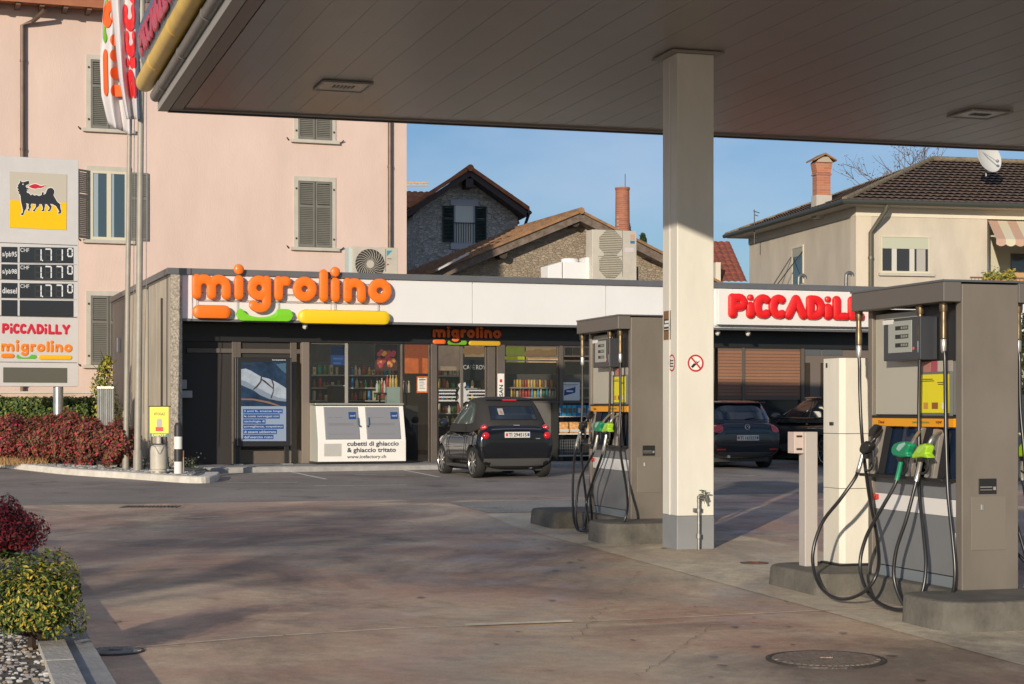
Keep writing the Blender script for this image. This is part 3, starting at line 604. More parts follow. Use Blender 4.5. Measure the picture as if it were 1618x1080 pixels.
def side(mirror):
    f = (lambda bb: bb) if not mirror else (lambda bb: _mir(bb))
    def _mir(bb):
        bb.v = [(PW-x, y, z) for x, y, z in bb.v]; bb.f = [t[::-1] for t in bb.f]; return bb
    A = lambda name, bb, m, **k: P.part(name, f(bb), m, **k)
    Z = lambda px, py: vz(px, py, .03)[1]
    zs, zb1, zb0 = Z(1504, 757), Z(1504, 789.5), Z(1504, 816)
    # lower panels
    A('lower_panel', B().box(.03, .064, .085, 1.352, IT+.09, zb0-.003), M_panel, bev=.003)
    A('plinth_strip', B().box(.035, .064, .085, 1.352, IT, IT+.082), mat('plinth_grey', (.20, .23, .25), .45))
    A('white_band', B().box(.027, .064, .085, 1.352, zb0, zb1), M_white)
    A('upper_strip', B().box(.03, .064, .085, 1.352, zb1+.003, zs-.02), M_panel)
    A('corner_trim', B().box(.022, .027, .088, .105, IT+.09, zb0-.12), M_white)
    A('shelf', B().box(-.10, .066, .085, 1.40, zs-.018, zs+.006), M_blk, bev=.004)
    zo0, zo1 = Z(1450, 673.5), Z(1450, 660.5)
    A('nozzle_bay', B().box(.062, .066, .10, 1.352, zs, zo0), M_navy)
    A('name_strip', B().box(.0, .05, .085, 1.352, zo0, zo1), M_org)
    A('strip_trim', B().box(-.006, .055, .085, 1.352, zo1+.001, zo1+.022), M_blk)
    mL = lambda a, b_, d=0: (-.003, a, b_)
    tb = B()
    if not mirror:
        for s_, x0, x1, mi in (('Diesel', 1396, 1388, 0), ('senza piombo', 1470, 1441, 1), ('super', 1489, 1479, 0)):
            va, vb = vz(x0, 667, 0)[0], vz(x1, 667, 0)[0]
            if s_ == 'senza piombo': va, vb = vz(1442, 667, 0)[0], vz(1469, 667, 0)[0]
            elif s_ == 'Diesel': va, vb = vz(1388.5, 667, 0)[0], vz(1397.5, 667, 0)[0]
            else: va, vb = vz(1479, 667, 0)[0], vz(1489, 667, 0)[0]
            zc = (zo0+zo1)/2; text(tb, s_, mL, va, vb, zc-.012, zc+.013, bold=.03, mi=mi)
        A('strip_lettering', tb, [mat('strip_red', (.25, .04, .01), .5), mat('strip_green', (.12, .25, .03), .5)])
    # pale upper panel and dark end bay
    v0 = vz(1452, 600, .03)[0]
    A('upper_panel', B().box(.03, .064, v0, 1.352, zo1+.03, 2.37), M_pale)
    A('dark_bay', B().box(.055, .064, .09, v0-.004, Z(1480, 570), 2.40), M_blk)
    A('lower_bay', B().box(.04, .064, .09, v0-.004, zo1+.03, Z(1480, 571)), M_panel)
    # poster and stickers
    va, vb = vz(1503, 620, .02)[0], vz(1454, 620, .02)[0]; za, zc = Z(1480, 654), Z(1480, 591)
    pf = A('notice_frame', B().box(.015, .039, va, vb, za-.015, zc+.02), mat('frame_grey', (.16, .16, .15), .5), bev=.003)
    A('notice', B().box(.011, .0145, va+.02, vb-.02, za+.01, zc), mat('yellow_notice', (.80, .70, .02), .5), parent=pf)
    mN = lambda a, b_, d=0: (.009, a, b_); tb = B(); w_ = vb-va
    for k, (fa, fb) in enumerate(((.12, .45), (.08, .5), (.6, .9), (.62, .88))):
        zz = zc-.04-.014*k; tb.add([mN(vb-w_*fa, zz), mN(vb-w_*fb, zz), mN(vb-w_*fb, zz+.006), mN(vb-w_*fa, zz+.006)], [(0, 1, 2, 3)], 0)
    for fa, fb, mi in ((.15, .3, 1), (.42, .62, 2), (.75, .88, 3)):
        tb.add([mN(vb-w_*fa, za+.04), mN(vb-w_*fb, za+.04), mN(vb-w_*fb, za+.09), mN(vb-w_*fa, za+.09)], [(0, 1, 2, 3)], mi)
    A('notice_print', tb, [SK, mat('print_orange', (.6, .3, .05), .5), mat('print_brown', (.3, .1, .03), .5), SW], parent=pf)
    zz0, zz1 = Z(1480, 587), Z(1480, 570); st_ = B()
    for k, (fa, fb) in enumerate(((0, .27), (.29, .5), (.52, .72), (.74, 1))):
        st_.mi = k; st_.box(.034, .0385, vb-.01-(w_-.02)*fa, vb-.01-(w_-.02)*fb, zz0, zz1)
    A('picture_strip', st_, [mat('pic_a', (.45, .20, .16), .5), mat('pic_b', (.40, .09, .12), .5), mat('pic_c', (.50, .46, .38), .5), mat('pic_d', (.42, .36, .30), .5)])
    # display box
    va, z1 = vz(1454, 497, -.10); vb, _ = vz(1396, 500, -.10); _, z0 = vz(1425, 569, -.10)
    dp = A('display_box', B().box(-.10, .05, va, vb, z0, z1-.01), mat('display_case', (.045, .05, .06), .35), bev=.006)
    sa, sz1 = vz(1441, 505, -.102); sb_, sz0 = vz(1404, 558, -.102)
    A('display_face', B().box(-.106, -.1005, sa, sb_, sz0, sz1), mat('display_face', (.38, .40, .36), .4), parent=dp, bev=.002)
    tb = B(); 
    for k in range(3): zz = sz1-.04-k*(sz1-sz0)*.27; tb.box(-.109, -.1065, sa+.05, sb_-(sb_-sa)*.32, zz-.032, zz)
    A('digit_window', tb, M_blk, parent=dp)
    tb = B()
    for k in range(3):
        zz = sz1-.04-k*(sz1-sz0)*.27
        for j in range(4): tb.box(-.111, -.1095, sa+.06+j*.028, sa+.075+j*.028, zz-.026, zz-.006)
    A('digits', tb, mat('lcd_grey', (.30, .33, .28), .4), parent=dp)
    A('display_label', B().box(-.108, -.1005, vz(1412, 506, -.1)[0], vz(1396, 506, -.1)[0], vz(1400, 513, -.1)[1], vz(1400, 506, -.1)[1]), SW, parent=dp)
    q = vz(1443.5, 550, -.103); A('button', B().lathe([(.014, -.106), (.012, -.1)], (0, q[0], q[1]), 12, 'x'), mat('button_red', (.6, .15, .15), .4), parent=dp)
    # nozzle bay: boots and nozzles (outlines read from the photograph at their own depth)
    zq = lambda pts, u: [vz(1370+x/8.307, 650+y/8.307, u) for x, y in pts]
    for pts in ([(195, 180), (240, 190), (125, 820), (75, 820)], [(722, 205), (768, 215), (680, 560), (600, 870), (540, 850)], [(915, 225), (975, 240), (1000, 300), (905, 890), (790, 860), (860, 560)]):
        A('nozzle_boot', B().prismx(zq(pts, -.03), -.06, -.02), M_steel, bev=.004); A('boot_cheek', B().prismx([(v-.018, z) for v, z in zq(pts, -.01)], -.0195, .05), mat('cheek_dark', (.03, .03, .035), .4))
    A('boot_arm', B().prismx(zq([(50, 330), (60, 240), (130, 165), (195, 185), (120, 330)], -.08), -.11, -.07), M_blk, bev=.008)
    defs = [([(-60, 490), (-35, 420), (20, 385), (60, 400), (75, 450), (40, 540), (-20, 560), (-55, 530)], M_blk, (20, 430), [(50, 400), (120, 330), (190, 240)], (-20, 560), 'black'),
            ([(360, 525), (365, 470), (400, 420), (460, 395), (540, 392), (600, 425), (592, 470), (560, 540), (582, 592), (470, 602), (385, 578)], mat('nozzle_green', (.01, .26, .12), .4), (480, 480), [(585, 420), (625, 350), (700, 240)], (430, 600), 'green'),
            ([(632, 612), (640, 560), (690, 490), (725, 435), (762, 430), (800, 418), (835, 450), (828, 500), (812, 545), (856, 602), (835, 612), (760, 598), (690, 606), (655, 612)], mat('nozzle_lime', (.36, .62, .03), .4), (740, 520), [(815, 420), (870, 330), (960, 270)], (700, 600), 'lime')]
    for pts, mt, cc, sp, hb, nm in defs:
        r_ = A('nozzle', B().prismx(zq(pts, -.20), -.235, -.165), mt, bev=.016, smooth=True, label=nm+' fuel nozzle')
        w3 = lambda x, y, u: (u, *vz(1370+x/8.307, 650+y/8.307, u))
        A('spout', B().tube(smoothpts([w3(sp[0][0], sp[0][1], -.2), w3(sp[1][0], sp[1][1], -.16), w3(sp[2][0], sp[2][1], -.06)], 5), .014, 10), M_alu if nm != 'black' else M_blk, parent=r_, smooth=True)
        if nm != 'black': A('cover_patch', B().prismx(zq([(cc[0]-95, cc[1]+10), (cc[0]-60, cc[1]-50), (cc[0]+5, cc[1]-75), (cc[0]+20, cc[1]-50), (cc[0]-20, cc[1]+0), (cc[0]-60, cc[1]+40)], -.24), -.243, -.2355), mat('patch_'+nm, (.35, .55, .5) if nm == 'green' else (.42, .68, .12), .35), parent=r_)
        A('valve_body', B().prismx(zq([(hb[0]-15, hb[1]-5), (hb[0]+75, hb[1]-5), (hb[0]+45, hb[1]+60), (hb[0]+5, hb[1]+60)], -.2), -.225, -.175), M_blk, parent=r_, bev=.008)
        gx = hb[0]+70; gd = [w3(cc[0]+60, cc[1]+80, -.2), w3(gx+30, hb[1]+60, -.2), w3(gx+20, hb[1]+170, -.2), w3(gx-30, hb[1]+215, -.2), w3(hb[0]-10, hb[1]+190, -.2)]
        A('trigger_guard', B().tube(smoothpts(gd, 5), .010, 8), M_blk, parent=r_, smooth=True)
        A('trigger', B().tube([w3(hb[0]+60, hb[1]-10, -.2), w3(hb[0]+85, hb[1]+90, -.2), w3(hb[0]+60, hb[1]+140, -.2)], .009, 8), M_blk, parent=r_)
    H = lambda L_: [Vector((p.x, p.y, max(p.z, gN+.012+.016))) for p in smoothpts([(u, *vz(x, y, u)) for x, y, u in L_], 9)]
    hoses = [[(1357, 490, -.08), (1358, 560, -.08), (1359, 630, -.08), (1363, 700, -.10), (1373, 780, -.18), (1386, 850, -.30), (1387, 900, -.42), (1366, 934, -.50), (1328, 946, -.54), (1296, 926, -.56), (1284, 880, -.55), (1298, 828, -.48), (1328, 788, -.38), (1350, 757, -.28), (1357, 740, -.23), (1363, 718, -.20)],
             [(1454, 500, -.08), (1453, 570, -.08), (1452, 640, -.08), (1452, 700, -.09), (1452, 770, -.13), (1459, 840, -.17), (1463, 895, -.20), (1455, 940, -.25), (1432, 962, -.32), (1400, 958, -.38), (1372, 936, -.42), (1359, 895, -.42), (1368, 850, -.38), (1392, 805, -.32), (1412, 770, -.25), (1419, 750, -.22), (1425, 722, -.20)],
             [(1491, 500, -.08), (1493, 570, -.08), (1494, 640, -.08), (1495, 700, -.09), (1498, 780, -.10), (1505, 850, -.11), (1509, 905, -.115), (1503, 945, -.13), (1483, 970, -.17), (1455, 973, -.25), (1428, 955, -.32), (1413, 915, -.35), (1416, 870, -.34), (1432, 820, -.29), (1444, 775, -.24), (1450, 750, -.21), (1456, 722, -.20)]]
    cols = [M_alu, mat('nozzle_green', (0, 0, 0)), M_alu]
    for i, L_ in enumerate(hoses):
        pts = H(L_); A('hose', B().tube([Vector((pts[0].x, pts[0].y, 2.06))]+[p for i_, p in enumerate(pts) if i_ > 30 or p.z < 2.0][:-2], .0145, 12), M_hose, smooth=True)
        e = pts[-14:]; h = A('hose_fitting', B().tube(e, .0185, 12), cols[i] if i != 2 else M_alu, smooth=True)
        p = pts[0]; A('swivel', B().lathe([(.030, 2.33), (.034, 2.36), (.034, 2.399)], (p.x, p.y, 0), 14).lathe([(.018, 2.12), (.026, 2.13), (.026, 2.25), (.022, 2.26), (.022, 2.34)], (p.x, p.y, 0), 14), mat('brass_fitting', (.20, .15, .09), .4, .8, var=.15, vs=15), smooth=True)
        A('hose_collar', B().lathe([(.0165, 2.02), (.023, 2.04), (.023, 2.119), (.02, 2.125)], (p.x, p.y, 0), 14), M_alu, smooth=True)
side(False); side(True)
# fire button on the near pump
v, z = vz(1385, 784, .02); b = B().box(.0, .026, v-.03, v+.03, z-.02, z+.02).box(-.01, .0, v-.02, v+.0, z-.0, z+.028)
P.part('red_switch', b, [mat('switch_red', (.5, .03, .02), .4)], bev=.003)
p2 = copy_tree(P.o); ow = N.w(PW/2-.01, .7+7.07); p2.location = (ow.x, ow.y, IT+.105); setp(p2, 'taupe fuel pump standing behind the cream pillar, farther from the camera')
i2 = copy_tree(I.o); ow = N.w(PW/2-.01, .8+7.07); i2.location = (ow.x, ow.y, gN+.105); setp(i2, 'dark concrete kerb island with rounded ends under the far pump beside the pillar')
# the far pump's own, tighter hose loops on its visible side
kids = [o for o in p2.children if o.name.startswith('hose') and not o.name.startswith('hose_collar')]
def mean_x(o): return sum(v.co.x for v in o.data.vertices)/len(o.data.vertices)
for o in kids:
    if mean_x(o) < 0: bpy.data.objects.remove(o)
DU, DV, DZ = -.01, 7.07, .105
def fz(px, py, u): v, z = N.hitu(px, py, u+DU); return (u, v-DV, z-DZ)
far = [([(915, 545), (914, 620), (913, 680), (921, 745), (927, 800), (924, 832), (915, 839), (907, 822), (905, 785), (906, 742)], (1357, 490), (1350, 757), (1363, 718)),
       ([(929, 545), (928, 620), (928, 700), (934, 770), (935, 818), (929, 841), (919, 843), (911, 826), (911, 790), (918, 752)], (1454, 500), (1412, 770), (1425, 722)),
       ([(975, 545), (979, 628), (984, 702), (990, 775), (990, 812), (974, 843), (954, 848), (937, 842), (929, 815), (928, 787)], (1491, 500), (1444, 775), (1456, 722))]
for L_, tp, e0, e1 in far:
    us = [-.08, -.08, -.09, -.14, -.22, -.30, -.34, -.36, -.34, -.30]; v_, z_ = vz(*tp, -.08); mid = [fz(x, y, u) for (x, y), u in zip(L_, us)]
    pts = [Vector((-.08, v_, 2.06)), Vector((-.08, v_, 1.8)), Vector((-.085, v_*.97+mid[3][1]*.03, 1.45)), Vector((-.11, v_*.85+mid[3][1]*.15, 1.08))]+[Vector(p) for p in mid[3:]]+[Vector((-.24, *vz(*e0, -.24))), Vector((-.20, *vz(*e1, -.20)))]
    pts = [Vector((p.x, p.y, max(p.z, gN+.028))) for p in smoothpts(pts, 8)]; b = B().tube(pts[:-2], .0145, 10); o = bpy.data.objects.new('hose', b.mesh('hose', M_hose, P.base, True)); COL.objects.link(o); o.parent = p2
    b = B().tube(pts[-9:], .0185, 10); o = bpy.data.objects.new('hose_fitting', b.mesh('hose_fitting', M_alu, P.base, True)); COL.objects.link(o); o.parent = p2
# white cabinet and post on the near island
v1, _ = vz(1329, 895, .08); v1 -= 0; v2, _ = vz(1301, 890, .08)
T = Thing('white_cabinet', 'tall cream steel cabinet standing behind the near pump on its island', 'cabinet', N, (.3, v1+.2, IT))
zt = vz(1329, 565, .08)[1]; zm1, zm2 = vz(1329, 685, .08)[1], vz(1329, 772, .08)[1]
b = B()
for a, c in ((IT, zm2-.002), (zm2-.018, zm1-.002), (zm1-.018, zt)): b.prism([(.08+.0, v1+.04), (.12, v1), (.60, v1), (.60, v2), (.08, v2)], a+.02, c)
T.part('cabinet_body', b, mat('cabinet_cream', (.78, .74, .64), .45, var=.06, vs=3, stretch=(1, 1, .3)), bev=.004)
T.part('cabinet_base', B().box(.06, .62, v1-.02, v2+.02, IT, IT+.018), M_blk)
va, za = vz(1306, 577, .075); T.part('cabinet_lock', B().box(.07, .082, va-.008, va+.008, za-.02, za+.02), M_blk)
va, za = vz(1314, 669, .075); T.part('cabinet_handle', B().box(.066, .082, va-.03, va+.03, za-.014, za+.014), M_blk, bev=.003)
uc, _ = N.hit(1282, 893, 2.16); u0, _ = N.hit(1272, 893, 2.12); u1, _ = N.hit(1292, 893, 2.12); zt = N.hit(1282, 682, 2.12)[1]
T = Thing('control_post', 'slim pale metal post carrying a small box, left of the cream cabinet', 'post', N, (uc, 2.17, IT))
T.part('post', B().box(u0, u1, 2.12, 2.24, IT, zt), mat('post_pale', (.52, .48, .44), .45, .1), bev=.005)
ub, zb = N.hit(1255, 716, 2.14); bx = T.part('control_box', B().box(ub, u0-.002, 2.14, 2.27, zb, zt), mat('box_rose', (.62, .50, .45), .45), bev=.004)
T.part('clip', B().box(ub+.02, ub+.07, 2.13, 2.139, zb+.03, zb+.045).box(ub+.02, ub+.07, 2.13, 2.139, zt-.045, zt-.03), M_dk, parent=bx)
# ================================================================ KIOSK
KZ = .43                                   # floor
M_conc = mat('wall_concrete', (.46, .40, .31), .85, var=.14, vs=1.6, bump=.25, bs=40, stretch=(1, 1, .4))
M_peb = mat('pebbledash', (.42, .37, .30), .95, var=.45, vs=28, bump=1, bs=45)
M_cap = mat('cap_metal', (.17, .175, .18), .45, .4, var=.06)
M_band = mat('band_white', (.76, .76, .75), .45, var=.02, vs=1)
M_frame = mat('frame_brown', (.155, .13, .11), .45, .3, var=.06)
M_bfas = mat('black_fascia', (.02, .02, .021), .35)
M_glass = glassmat('shop_glass', (.80, .82, .82), 1.5, base=.008)
M_win = lambda: None
T = Thing('shop_building', 'long low flat roofed filling station shop with white sign band and dark glazed front', 'shop', K, (8, 5, KZ))
LK = 21.5
zt, zb = 4.32, K.hit(288, 502.8, 0)[1]
# side wall of concrete panels
b = B()
for a, c in ((.06, 2.05), (2.07, 3.25), (3.85, 5.9), (5.92, 8.0), (8.02, 10.0)): b.box(-.23, 0, a, c, .1, zt-.005)
b.box(-.10, 0, 3.25, 3.85, .1, zt-.006)
T.part('side_wall', b, M_conc, bev=.012)
b = B().box(-.235, -.002, -.02, .058, .1, zt-.004); T.part('corner_pier', b, M_peb)
b = B().tube([(-.17, 3.5, .2), (-.17, 3.5, 4.25)], .05, 12); T.part('downpipe', b, M_gut, smooth=True)
b = B().box(-.27, -.232, 1.1, 1.16, .3, 3.9); T.part('cable_duct', b, M_dk)
b = B().box(-.30, -.236, 8.3, 8.55, 3.0, 3.35); T.part('wall_lamp', b, SW)
b = B().box(-.30, LK, -.05, .0, zt, zt+.125).box(-.30, -.25, 0, 10.1, zt, zt+.125).box(-.249, LK, .001, 10.0, 4.28, zt+.10); T.part('roof_cap', b, M_cap)
b = B(); 
for k in range(7): b.box(0.0+k*3.1, 3.09+k*3.1, 0, .08, zb, zt-.006)
T.part('sign_band', b, M_band, bev=.004)
b = B().box(0, LK, -.03, .10, zb-.05, zb-.003); T.part('band_trim', b, M_cap)
b = B().box(0, LK, .085, 1.0, zb-.03, zb+.04); T.part('overhang_soffit', b, M_bfas)
zf = K.hit(600, 542, 1.0)[1]
b = B().box(0, LK, .96, 1.08, zf, zb-.032); T.part('black_fascia', b, M_bfas)
b = B().box(LK, LK+.25, 0, 10, .1, zt-.01).box(0, LK, 9.9, 10, .1, zt-.01); T.part('rear_wall', b, M_conc)
b = B().box(.002, LK-.01, 1.12, 9.88, KZ-.2, KZ); T.part('shop_floor', b, mat('floor_tile', (.22, .21, .20), .4, var=.1))
b = B().box(.002, LK-.01, 1.09, 9.88, 3.45, 3.5); T.part('ceiling', b, mat('ceiling_grey', (.30, .30, .30), .8))
for k in range(9):  # glowing panels added under the ceiling to brighten the shelves
    for vv in (2.3, 4.6): T.part('added_glow_panel', B().box(1.4+k*1.35, 2.0+k*1.35, vv, vv+.3, 3.40, 3.449), mat('added_shop_glow', (.9, .9, .85), .5, emit=((1.0, .86, .66), 5.5)))
V = 1.05; hx = lambda px, v=V: K.hit(px, 640, v)[0]; hz = lambda py, px=700, v=V: K.hit(px, py, v)[1]
# left solid part : dark wall with brown frames
b = B().box(.002, hx(462), 1.06, 1.12, KZ, zf); T.part('dark_wall', b, mat('wall_dark_brown', (.035, .03, .028), .5))
b = B()
for x0, x1 in ((366, 374), (372.5, 380), (458, 468), (474, 487)): b.box(hx(x0), hx(x1), 1.0, 1.058, KZ, zf)
b.box(hx(295), hx(474), 1.003, 1.055, hz(558, 420), hz(551, 420)); b.box(hx(366), hx(474), 1.003, 1.056, KZ, KZ+.30); T.part('wall_frames', b, M_frame, bev=.004)
b = B().box(hx(475), hx(487), .93, 1.0, KZ, zf); T.part('corner_post', b, mat('post_brown', (.24, .20, .17), .45, .3), bev=.005)
b = B().box(.0, .32, .72, .98, hz(628, 300), hz(617, 300, .8)).box(.02, .22, .80, .98, hz(614, 300), hz(600, 300)); T.part('wall_shelf', b, mat('shelf_pale', (.42, .42, .43), .5))
# shop windows : (px0, px1, z0, z1)
zg1 = zf; zsill = hz(636, 840)
def pane(x0, x1, z0, z1, fw=.035, v=V):
    a, c = hx(x0), hx(x1); b = B()
    b.box(a, a+fw, v-.035, v+.035, z0, z1).box(c-fw, c, v-.035, v+.035, z0, z1).box(a+fw, c-fw, v-.033, v+.033, z0, z0+fw).box(a+fw, c-fw, v-.033, v+.033, z1-fw, z1)
    fo = T.part('window', b, M_frame, bev=.003)
    b = B().add([(a+fw, v, z0+fw), (c-fw, v, z0+fw), (c-fw, v, z1-fw), (a+fw, v, z1-fw)], [(0, 1, 2, 3)]); T.part('pane', b, M_glass, parent=fo)
    return fo
pane(487, 548, KZ, zg1); pane(548, 634, KZ, zg1, .02); pane(634, 678, KZ, zg1, .02)
pane(690, 729, KZ, zg1, .03); pane(729, 768, KZ, zg1, .03)
pane(796, 882, zsill, hz(568, 840)); pane(796, 882, hz(563, 840), zg1)
pane(889, 960, zsill, hz(568, 840)); pane(889, 960, hz(563, 840), zg1)
pane(960, 1040, zsill, zg1); pane(1040, 1128, zsill, zg1)
b = B()
for x0, x1 in ((544, 549),): b.box(hx(x0), hx(x1), 1.0, 1.014, KZ, zf)
T.part('window_bar', b, mat('bar_pale', (.42, .40, .36), .4, .4))
b = B().box(hx(679.5), hx(689), .96, 1.09, KZ, zf); T.part('door_post', b, M_frame, bev=.004)
b = B().box(hx(769), hx(781), .98, 1.09, KZ, zf); T.part('door_post', b, M_frame, bev=.004); b = B().box(hx(783), hx(795.5), .94, 1.09, KZ, zf); T.part('door_post', b, M_frame, bev=.004)
b = B().box(hx(882.5), hx(888.5), .98, 1.09, KZ, zf); T.part('door_post', b, M_frame, bev=.004)
b = B().box(hx(796), hx(878), 1.0, 1.06, KZ, zsill-.004); T.part('lower_panel', b, mat('panel_taupe', (.13, .125, .11), .5), bev=.004)
b = B().box(hx(880), hx(1128), 1.02, 1.06, KZ, zsill-.004); T.part('lower_panel', b, mat('panel_dark', (.06, .06, .06), .5), bev=.004)
# stickers on the glass
MK = lambda v: (lambda a, c, d=0: (a, v-d, c))
def rect(b, mp, a0, a1, c0, c1, mi=0): b.add([mp(a0, c0, 0), mp(a1, c0, 0), mp(a1, c1, 0), mp(a0, c1, 0)], [(0, 1, 2, 3)], mi)
b = B(); a0, a1 = hx(658), hx(675.5); rect(b, MK(1.035), a0, a1, hz(620.5), hz(594.5), 1); rect(b, MK(1.033), a0+.025, a1-.025, hz(618), hz(597), 0)
for k in range(8): rect(b, MK(1.031), a0+.06, a1-.06-.02*(k % 3), hz(614)+k*.033, hz(614)+k*.033+.008, 2)
rect(b, MK(1.031), a0+.05, a1-.05, hz(600.5), hz(599), 2); T.part('glass_notice', b, [mat('notice_paper', (.72, .72, .66), .5), mat('notice_border', (.6, .12, .02), .5), SK])
GW = mat('frosted_sticker', (.52, .52, .52), .6)
b = B()
for k, y in enumerate((616.5, 621.5, 627, 632.5)):
    for x0, x1 in ((690.5, 720-(k % 2)), (739-(k > 1)*3, 767.5)): rect(b, MK(1.034), hx(x0), hx(x1), hz(y+1.1), hz(y-1.1))
hp = [(727, 645), (725, 636), (722, 632), (725, 628), (723, 620), (726, 613), (723, 608), (727, 604), (731, 606), (735, 603), (736, 608), (733, 612), (737, 617), (742, 615), (740, 620), (737, 624), (738, 631), (733, 636), (728, 638), (730, 645), (728, 649)]
b.add([(hx(x), 1.030, hz(y)) for x, y in hp], [tuple(range(len(hp)))]); T.part('door_sticker', b, GW)
b = B(); text(b, 'CAFÉ ROY', MK(1.6), hx(732, 1.6), hx(767.5, 1.6), hz(583, 700, 1.6), hz(574, 700, 1.6), bold=.01)
b2 = B().box(hx(731, 1.65), hx(775, 1.65), 1.66, 1.72, hz(600, 700, 1.65), hz(568, 700, 1.65)); so_ = T.part('coffee_board', b2, mat('board_black', (.012, .013, .018), .4)); T.part('board_lettering', b, mat('lettering_pale', (.75, .74, .72), .5), parent=so_)
b = B(); rect(b, MK(.938), hx(783.5), hx(794), hz(628, 790), hz(590, 790), 0); rect(b, MK(.936), hx(787), hx(791), hz(604, 790), hz(599, 790), 1)
vs_, fs_, _a = text2d('SAN', .02)
a0, a1, c0_, c1_ = hx(786), hx(792.5), hz(626, 790), hz(608, 790)
b.add([(a0+(1-y)*(a1-a0), .935, c0_+x*(c1_-c0_)) for x, y in vs_], fs_, 2); T.part('post_label', b, [SW, SR, SK])
b = B(); a0, a1, c0_, c1_ = hx(886), hx(915), hz(632), hz(602.5); rect(b, MK(1.008), a0, a1, c0_, c1_, 0)
cx_, cz_ = (a0+a1)/2-.02, (c0_+c1_)/2; 
b.add([(cx_-.14, 1.006, cz_-.10), (cx_+.13, 1.006, cz_-.03), (cx_+.14, 1.006, cz_+.10), (cx_-.13, 1.006, cz_+.03)], [(0, 1, 2, 3)], 1); rect(b, MK(1.006), a0+.05, a1-.05, c1_-.06, c1_-.045, 2); rect(b, MK(1.006), a0+.09, a1-.09, c1_-.09, c1_-.08, 2)
rect(b, MK(1.004), cx_-.08, cx_+.08, cz_-.015, cz_+.02, 0); T.part('window_poster', b, [mat('poster_white', (.75, .77, .80), .5), mat('poster_blue', (.02, .06, .25), .5), mat('poster_grey', (.3, .32, .35), .5)])
# small lit-less logo on the black fascia
def logo(T_, mp, names, depth=1.0, seg=10, mats=None, lo=None, parent=None, r=21.5):
    mats = mats or [mat('logo_orange', (.92, .19, .01), .42, coat=.1), mat('logo_orange', (0, 0, 0)), mat('logo_green', (.20, .62, .02), .42, coat=.1), mat('logo_yellow', (.88, .58, .01), .42, coat=.1)]
    b = B(); migrolino_letters(b, mp, depth, r, seg); T_.part(names+'_letters', b, mats[0], parent=parent, smooth=True)
    for k, c in ((1, 'o'), (2, 'g'), (3, 'y')):
        b = B(); migrolino_bar(b, mp, c, depth, seg); T_.part(names+'_bar', b, mats[k], parent=parent, smooth=(c != 'g'))
def LM(u0, u1, zbase, sx=None, v=0, zs=None):      # 0..900 units across
    s_ = (u1-u0)/900.0; zs = zs or s_
    return lambda a, c, d=0: (u0+a*s_, v-.03-d*s_, zbase+c*zs)
TS = Thing('shop_sign', 'small dim orange logo letters mounted on the black fascia above the shop door', 'sign', K, (hx(735), .95, zf))
ud0, ud1 = K.hit(683, 530, .95)[0], K.hit(789, 530, .95)[0]; zbs = K.hit(735, 533.5, .95)[1]
dm = [mat('dim_orange', (.92, .17, .03), .5), mat('dim_orange2', (.80, .15, .02), .5), mat('dim_green', (.16, .40, .02), .5), mat('dim_yellow', (.62, .38, .02), .5)]
logo(TS, LM(ud0, ud1, zbs, v=.95, zs=(ud1-ud0)/900*1.0), 'logo', .5, mats=dm)
# main logo
ua, ub = K.hit(303, 455, -.1)[0], K.hit(618, 465, -.1)[0]; zbase = K.hit(350, 473, -.1)[1]; s_ = (ub-ua)/920
TS = Thing('shop_sign', 'big inflated orange shop name with orange, green and yellow bars on the white band', 'sign', K, ((ua+ub)/2, -.1, 3.5))
mpm = lambda a, c, d=0: (ua+a*s_, -.14-d*s_*1.0, zbase+c*s_*1.03)
logo(TS, mpm, 'logo', .5, 12)
b = B()
for c in (84, 30, -3): b.tube([(ua+20*s_, -.075, zbase+c*s_), (ub-40*s_, -.075, zbase+c*s_)], .008, 6)
for a in (22, 205, 392, 655, 860): b.tube([(ua+a*s_, -.06, zbase+20*s_), (ua+a*s_, -.06, zbase-60*s_)], .007, 6)
for a in (22, 205, 392, 655, 860): b.tube([(ua+a*s_, -.10, zbase+30*s_), (ua+a*s_, .0, zbase+30*s_)], .006, 6)
TS.part('mounting_rods', b, mat('rod_grey', (.30, .28, .25), .5, .3))
# red name box
ua, ub = K.hit(1134, 480, -.16)[0], K.hit(1392, 480, -.16)[0]; z1, z0 = K.hit(1134, 457, -.16)[1], K.hit(1134, 512.5, -.16)[1]
ub = ua+4.05
TS = Thing('shop_sign', 'white box sign with fat red letters at the right end of the shop front', 'sign', K, ((ua+ub)/2, -.1, z0))
bx = TS.part('sign_box', B().box(ua, ub, -.20, -.001, z0, z1), mat('box_white', (.78, .77, .73), .4), bev=.012)
TS.part('box_rim', B().box(ua-.02, ub+.02, -.06, -.002, z0-.02, z1+.02), M_band, parent=bx)
ul0 = K.hit(1150, 485, -.22)[0]; sx = (K.hit(1366, 485, -.22)[0]-ul0)/668.0; zl = K.hit(1165, 502, -.22)[1]; zh = K.hit(1165, 464, -.22)[1]
b = B(); piccadilly_letters(b, lambda a, c, d=0: (ul0+a*sx, -.24-d*sx*.7, zl+c*(zh-zl)/112), 1.0, r=19.5, seg=12); TS.part('sign_letters', b, mat('letter_red', (.78, .012, .012), .4, coat=.1), smooth=True)
